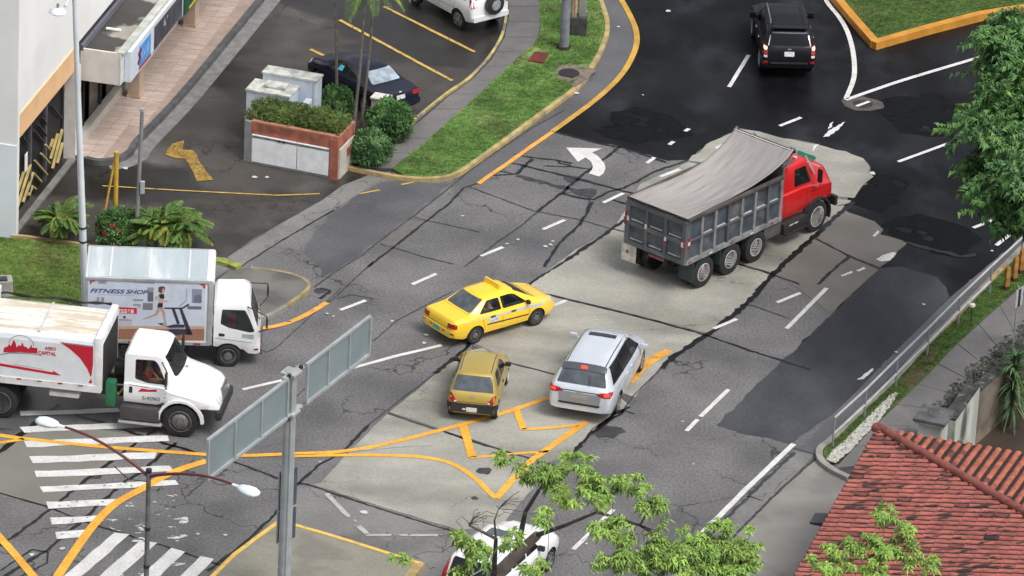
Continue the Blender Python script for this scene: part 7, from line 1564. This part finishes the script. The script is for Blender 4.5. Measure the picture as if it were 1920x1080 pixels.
def palm_bush(px, py, z, n, label, sc=1.0, spread=.35, stems=4, group=None):
    r = thing('palm_shrub', G(px, py, z), 0, label, 'palm', group)
    for k in range(stems):
        a_ = 2*pi*k/stems+.5; q = Vector((cos(a_)*spread, sin(a_)*spread, .9*sc)) ; B().tube([(cos(a_)*.1, sin(a_)*.1, 0), q*.6, q], [.06, .045, .03], 6).build('stem', M('palm_stem', (.14, .15, .05), rough=.7, var=.2), r, smooth=True)
        for i in range(n//stems):
            b_ = random.random()*6.3; o = bpy.data.objects.new('frond', random.choice(FR if random.random() < .8 else FRy)); put(o, r)
            o.location = q*random.uniform(.55, 1.0); o.rotation_euler = (random.uniform(-.2, .2), random.uniform(-.55, .35), b_); s_ = sc*random.uniform(.65, 1.0); o.scale = (s_, s_, s_)
    return r
palm_bush(110, 442, .12, 36, 'young green palm at the lawn edge in front of the striped gates', .68, .16, 3)
palm_bush(322, 466, .12, 70, 'bushy yellow-green palm clump behind the box truck roof', .88, .5, 5)
palm_bush(285, 470, .12, 16, 'small palm clump hugging the slim grey post', .8, .25, 2)
# flowering shrub
def shrub(name, px, py, z, rx, ry, rz, n, mats, label, cat, red=0, sc=1.0, z0=.0, group=None, seed=1):
    random.seed(seed); r = thing(name, G(px, py, z), 0, label, cat, group)
    ms = [cluster_mesh('leaf_cluster', 'shrub', mats, seed*7+i) for i in range(3)]
    bm = bmesh.new()
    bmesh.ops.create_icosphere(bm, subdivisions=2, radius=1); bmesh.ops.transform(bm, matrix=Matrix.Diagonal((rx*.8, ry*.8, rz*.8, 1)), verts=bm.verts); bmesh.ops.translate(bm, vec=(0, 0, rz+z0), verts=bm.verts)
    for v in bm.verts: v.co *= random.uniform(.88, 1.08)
    me = bpy.data.meshes.new('inner_foliage'); bm.to_mesh(me); bm.free(); fin(me, 'inner_foliage', m_dk3, r, True)  # dark core: shade inside the shrub put into the colour
    for i in range(n):
        v = Vector((random.gauss(0, 1), random.gauss(0, 1), random.gauss(.25, 1))).normalized(); k = random.uniform(.84, 1.06)
        o = bpy.data.objects.new('leaf_cluster', random.choice(ms)); put(o, r); o.location = (v.x*rx*k, v.y*ry*k, rz+z0+v.z*rz*k)
        o.rotation_euler = (random.uniform(0, 6), random.uniform(0, 6), random.uniform(0, 6)); s_ = sc*random.uniform(.8, 1.3); o.scale = (s_, s_, s_)
    for i in range(red):
        v = Vector((random.uniform(-1, 1), -random.random(), random.uniform(-.5, .6))).normalized(); b = B()
        for k in range(6): a_ = k*pi/3; b.box((cos(a_)*.05, 0, sin(a_)*.05), (.07, .05, .07), bev=.02)
        o = b.build('flower', m_red, r); o.location = (v.x*rx*1.05, v.y*ry*1.05, rz+z0+v.z*rz)
    return r
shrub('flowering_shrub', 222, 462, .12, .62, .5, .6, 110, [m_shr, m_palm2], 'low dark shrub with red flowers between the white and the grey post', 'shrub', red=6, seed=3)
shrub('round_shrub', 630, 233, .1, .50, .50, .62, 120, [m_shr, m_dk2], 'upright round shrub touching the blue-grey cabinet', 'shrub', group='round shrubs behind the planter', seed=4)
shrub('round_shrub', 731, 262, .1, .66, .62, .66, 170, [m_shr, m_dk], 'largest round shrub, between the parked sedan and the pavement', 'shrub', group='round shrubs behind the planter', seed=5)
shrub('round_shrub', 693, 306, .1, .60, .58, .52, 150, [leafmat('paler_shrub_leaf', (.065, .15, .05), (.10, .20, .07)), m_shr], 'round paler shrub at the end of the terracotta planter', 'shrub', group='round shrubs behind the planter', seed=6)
# clipped hedge in the planter
hg = thing('clipped_hedge', c0, pa, 'clipped green hedge with russet tips filling the terracotta planter', 'hedge')
B().box((PL/2-.12, .78, PH+.06), (PL-.25, 1.0, .42), bev=.12).build('inner_foliage', m_dk3, hg, smooth=True)  # dark core, the hedge's inner shade painted in
random.seed(8); ms = [cluster_mesh('leaf_cluster', 'shrub', [m_hedge, m_rust], 80+i) for i in range(4)]
for i in range(290):
    f = random.random(); x = random.uniform(-.25, PL-.12)
    if f < .6: p = (x, random.uniform(.26, 1.3), PH+.27+random.uniform(-.02, .025))
    elif f < .9: p = (x, random.uniform(.2, .28), PH+random.uniform(-.08, .25))
    else: p = (PL-.14+random.uniform(-.05, .04), random.uniform(.3, 1.25), PH+random.uniform(-.02, .25))
    o = bpy.data.objects.new('leaf_cluster', random.choice(ms)); put(o, hg); o.location = p; o.rotation_euler = (random.uniform(0, 6), random.uniform(0, 6), random.uniform(0, 6)); s_ = random.uniform(.65, .95); o.scale = (s_, s_, s_)
bed = plate('planting_bed', [(655, 312), (668, 250), (640, 215), (700, 205), (770, 235), (740, 264), (705, 300), (690, 320)], .06, m_soil, .06, kind='structure')
# thin palms rising past the top edge
random.seed(31)
for k, (bx_, by_, tx_, lb) in enumerate([(632, 222, 624, 'slim grey palm trunk rising from the shrub beside the cabinet'), (661, 262, 686, 'slim palm trunk in the middle of the three, leaning toward the pavement'), (676, 246, 704, 'slim palm trunk nearest the pavement, leaning away')]):
    b0 = G(bx_, by_, .08); tz = 5.0+.3*k; tp_ = G(tx_, by_-tz*51.5-4, tz) if False else None
    # lean measured so that the trunk passes the top edge at tx_
    h = 5.6; top = G(tx_, by_-h*50.5, h)
    r = thing('palm_tree', b0, 0, lb, 'palm', 'three slim palms behind the planter')
    v = top-b0; v.z = h
    B().tube([(0, 0, 0), v*.5+Vector((.04, 0, 0)), v], [.055, .045, .038], 8).build('trunk', M('slim_trunk', (.17, .155, .13), rough=.85, var=.3, scale=5), r, smooth=True)
    B().cyl(v-Vector((0, 0, .1)), v+Vector((0, 0, .35)), .06, .04, n=8).build('crown_shaft', m_palm, r)
    for i in range(8):
        o = bpy.data.objects.new('frond', random.choice(FRt)); put(o, r); o.location = v+Vector((0, 0, .3)); o.rotation_euler = (0, random.uniform(-.2, .25), 2*pi*i/8+random.random()*.5); s_ = random.uniform(.55, .8); o.scale = (s_, s_, s_)
# strap-leaved plant in the lower yard
def strap(px, py, z, h, n, label, sc=1):
    r = thing('strap_leaf_plant', G(px, py, z), 0, label, 'plant'); B().tube([(0, 0, 0), (.03, .02, h*.5), (0, 0, h)], [.06, .05, .04], 8).build('stem', m_bark, r, smooth=True)
    for i in range(n):
        t = random.random()**.7; zz = h*(.25+.75*t); a_ = random.random()*6.3; el = -.5+1.5*t+random.uniform(-.2, .2); bm = bmesh.new(); L_ = sc*random.uniform(.55, .8); w_ = .05*sc+.015
        d = Vector((cos(a_)*cos(el), sin(a_)*cos(el), sin(el))); s_ = Vector((-sin(a_), cos(a_), 0)); prev = None
        for j in range(5):
            q = j/4; c = d*L_*q-Vector((0, 0, 1))*L_*.55*q*q; ww = w_*(1-q**2.2)*.5+.002; vs_ = (bm.verts.new(c-s_*ww+Vector((0, 0, ww*.5))), bm.verts.new(c), bm.verts.new(c+s_*ww+Vector((0, 0, ww*.5))))
            if prev: bm.faces.new((prev[0], prev[1], vs_[1], vs_[0])); bm.faces.new((prev[1], prev[2], vs_[2], vs_[1]))
            prev = vs_
        me = bpy.data.meshes.new('leaf'); bm.to_mesh(me); bm.free(); o = fin(me, 'leaf', m_drac, r, True); o.location = (0, 0, zz)
random.seed(5)
strap(1893, 800, -1.5, 2.35, 150, 'tall strap-leaved plant in the dark yard below the retaining wall', 1.15)
strap(1935, 745, -1.5, 1.9, 60, 'second strap-leaved plant at the right edge of the sunken yard', 1.0)
# leaf litter and yard soil
ys = flat('yard_soil', [G(x, y, -1.5) for x, y in [(1700, 900), (1790, 830), (1840, 780), (1930, 700), (2100, 600), (2400, 900), (2100, 1300), (1700, 1300)]], m_soil, None, kind='structure')
# low planting along the top of the wall
random.seed(14); sm_ = [cluster_mesh('leaf_cluster', 'shrub', [leafmat('grey_ground_cover', (.045, .055, .04), (.09, .10, .08)), M('pale_stone', (.3, .3, .28), rough=.8)], 90+i) for i in range(3)]
gc = thing('ground_cover', (0, 0, 0), 0, 'dark weedy ground cover between the pavement and the retaining wall', 'plants'); gc['kind'] = 'stuff'
bmg = bmesh.new()
def fillpts(line_px, width, n, z):
    P_ = [G(x, y, z) for x, y in line_px]; out = []
    D = [(b_-a_).length for a_, b_ in zip(P_, P_[1:])]; T = sum(D)
    for i in range(n):
        s_ = random.random()*T; k = 0
        while s_ > D[k]: s_ -= D[k]; k += 1
        d = (P_[k+1]-P_[k]).normalized(); out.append(P_[k]+d*s_+Vector((-d.y, d.x, 0))*random.uniform(-width/2, width/2))
    return out
for p in fillpts([(1752, 790), (1785, 755), (1835, 700), (1925, 624), (2020, 545)], .8, 420, .12):
    v0 = len(bmg.verts); f0 = len(bmg.faces); bmg.from_mesh(random.choice(sm_)); bmg.verts.ensure_lookup_table()
    bmesh.ops.transform(bmg, matrix=Matrix.Translation(p) @ Matrix.Rotation(random.random()*6, 4, 'Z') @ Matrix.Diagonal((.7, .7, .4, 1)), verts=bmg.verts[v0:])
me = bpy.data.meshes.new('weeds'); bmg.to_mesh(me); bmg.free(); fin(me, 'weeds', [MATS['grey_ground_cover'], MATS['pale_stone']], gc, kind='stuff')
# white gravel and brown mud in the verge
gv = sheet('gravel_bed', [(1552, 862), (1560, 846), (1578, 832), (1620, 790), (1668, 742), (1682, 735), (1665, 766), (1625, 812), (1592, 846), (1566, 868)], .135, M('white_gravel', (.42, .41, .37), rough=.85, var=.25, scale=5, bump=.8, col2=(.22, .23, .15), c2scale=3), verge, jg=.06)
sheet('mud_patch', [(1690, 715), (1725, 672), (1755, 650), (1765, 662), (1735, 695), (1705, 730)], .135, m_mud, verge, jg=.08)
random.seed(15); b = B()
def inpoly(x, y, P):
    c = False; j = len(P)-1
    for i in range(len(P)):
        if (P[i][1] > y) != (P[j][1] > y) and x < (P[j][0]-P[i][0])*(y-P[i][1])/(P[j][1]-P[i][1])+P[i][0]: c = not c
        j = i
    return c
gpoly = [(1552, 862), (1560, 846), (1578, 832), (1620, 790), (1668, 742), (1682, 735), (1665, 766), (1625, 812), (1592, 846), (1566, 868)]
st = bmesh.new(); k = 0
while k < 900:
    x, y = random.uniform(1550, 1684), random.uniform(733, 870)
    if not inpoly(x, y, gpoly): continue
    k += 1; p = G(x, y, .15); r = random.uniform(.025, .05)
    vs_ = [st.verts.new(p+Vector(q)*r) for q in ((1, 0, 0), (0, 1, .1), (-1, .1, 0), (0, -1, 0), (0, 0, .9))]
    for f in ((0, 1, 4), (1, 2, 4), (2, 3, 4), (3, 0, 4)): st.faces.new([vs_[i] for i in f])
me = bpy.data.meshes.new('gravel'); st.to_mesh(me); st.free(); gr = fin(me, 'gravel', M('white_stones', (.46, .455, .42), rough=.8, var=.2, scale=8)); tag(gr, 'loose white gravel spread at the end of the grass verge', 'gravel', kind='stuff')
# grass blades on the lawns
def turf(name, poly, z, n, mat, label, h=(.03, .065)):
    bm = bmesh.new(); xs = [p[0] for p in poly]; ys_ = [p[1] for p in poly]; k = 0; tries = 0
    x0, x1, y0, y1 = max(min(xs), -60), min(max(xs), 1990), max(min(ys_), -50), min(max(ys_), 1100)
    while k < n and tries < n*8:
        tries += 1; x, y = random.uniform(x0, x1), random.uniform(y0, y1)
        if not inpoly(x, y, poly) or any(abs(x-a_)/c_+abs(y-b_)/d_ < 1 for a_, b_, c_, d_ in ((1067, 136, 36, 18), (1095, 140, 36, 22), (1009, 106, 32, 18), (1012, 155, 8, 6))): continue
        k += 1; p = G(x, y, z); a_ = random.random()*6.3; hh_ = random.uniform(*h)
        for j in range(3):
            aa = a_+j*2.1; d = Vector((cos(aa), sin(aa), 0)); w_ = Vector((-d.y, d.x, 0))*.013; q = p+d*.03
            bm.faces.new([bm.verts.new(v) for v in (q-w_, q+w_, q+d*hh_*.7+Vector((0, 0, hh_)))])
    me = bpy.data.meshes.new(name); bm.to_mesh(me); bm.free(); o = fin(me, name, mat); tag(o, label, 'grass', kind='stuff')
m_bl = M('grass_blade', (.13, .235, .06), rough=.8, var=.3, scale=.8, fvar=.3, fine=5, spec=.2, col2=(.165, .23, .075), c2scale=.5)
m_bld = M('dark_grass_blade', (.085, .15, .035), rough=.8, var=.3, scale=1, fvar=.3, fine=5, spec=.2, col2=(.09, .12, .035), c2scale=.7)
m_bll = M('dry_grass_blade', (.13, .20, .045), rough=.8, var=.3, scale=.8, fvar=.3, fine=5, spec=.2, col2=(.17, .19, .06), c2scale=.45)
random.seed(16)
turf('grass', [(738, 314), (760, 326), (800, 329), (850, 322), (898, 291), (998, 218), (1079, 156), (1109, 115), (1129, 75), (1135, 44), (1124, 3), (1110, -50), (1004, -50), (1010, 0), (1016, 40), (1014, 64), (1000, 86), (977, 104), (922, 156), (903, 175), (799, 267)], .12, 15000, m_bl, 'bright green mown grass on the curved lawn beside the parking lot')
turf('grass', [(1560, -50), (1600, 20), (1646, 70), (1742, 40), (1842, 14), (1990, -5), (1990, -50)], .22, 4500, m_bld, 'darker grass on the orange-kerbed island')
turf('grass', [(-60, 445), (22, 448), (90, 455), (160, 466), (260, 476), (390, 490), (330, 556), (200, 580), (60, 562), (-60, 552)], .12, 8000, m_bll, 'patchy dry-green grass on the lawn beside the white building')
turf('grass', [(1556, 862), (1550, 850), (1568, 824), (1627, 766), (1687, 709), (1740, 651), (1800, 593), (1853, 538), (1909, 481), (1985, 405), (1985, 470), (1918, 530), (1848, 590), (1781, 652), (1738, 699), (1668, 765), (1620, 812), (1575, 860)], .12, 6500, m_bld, 'rough dark grass on the verge behind the railing')
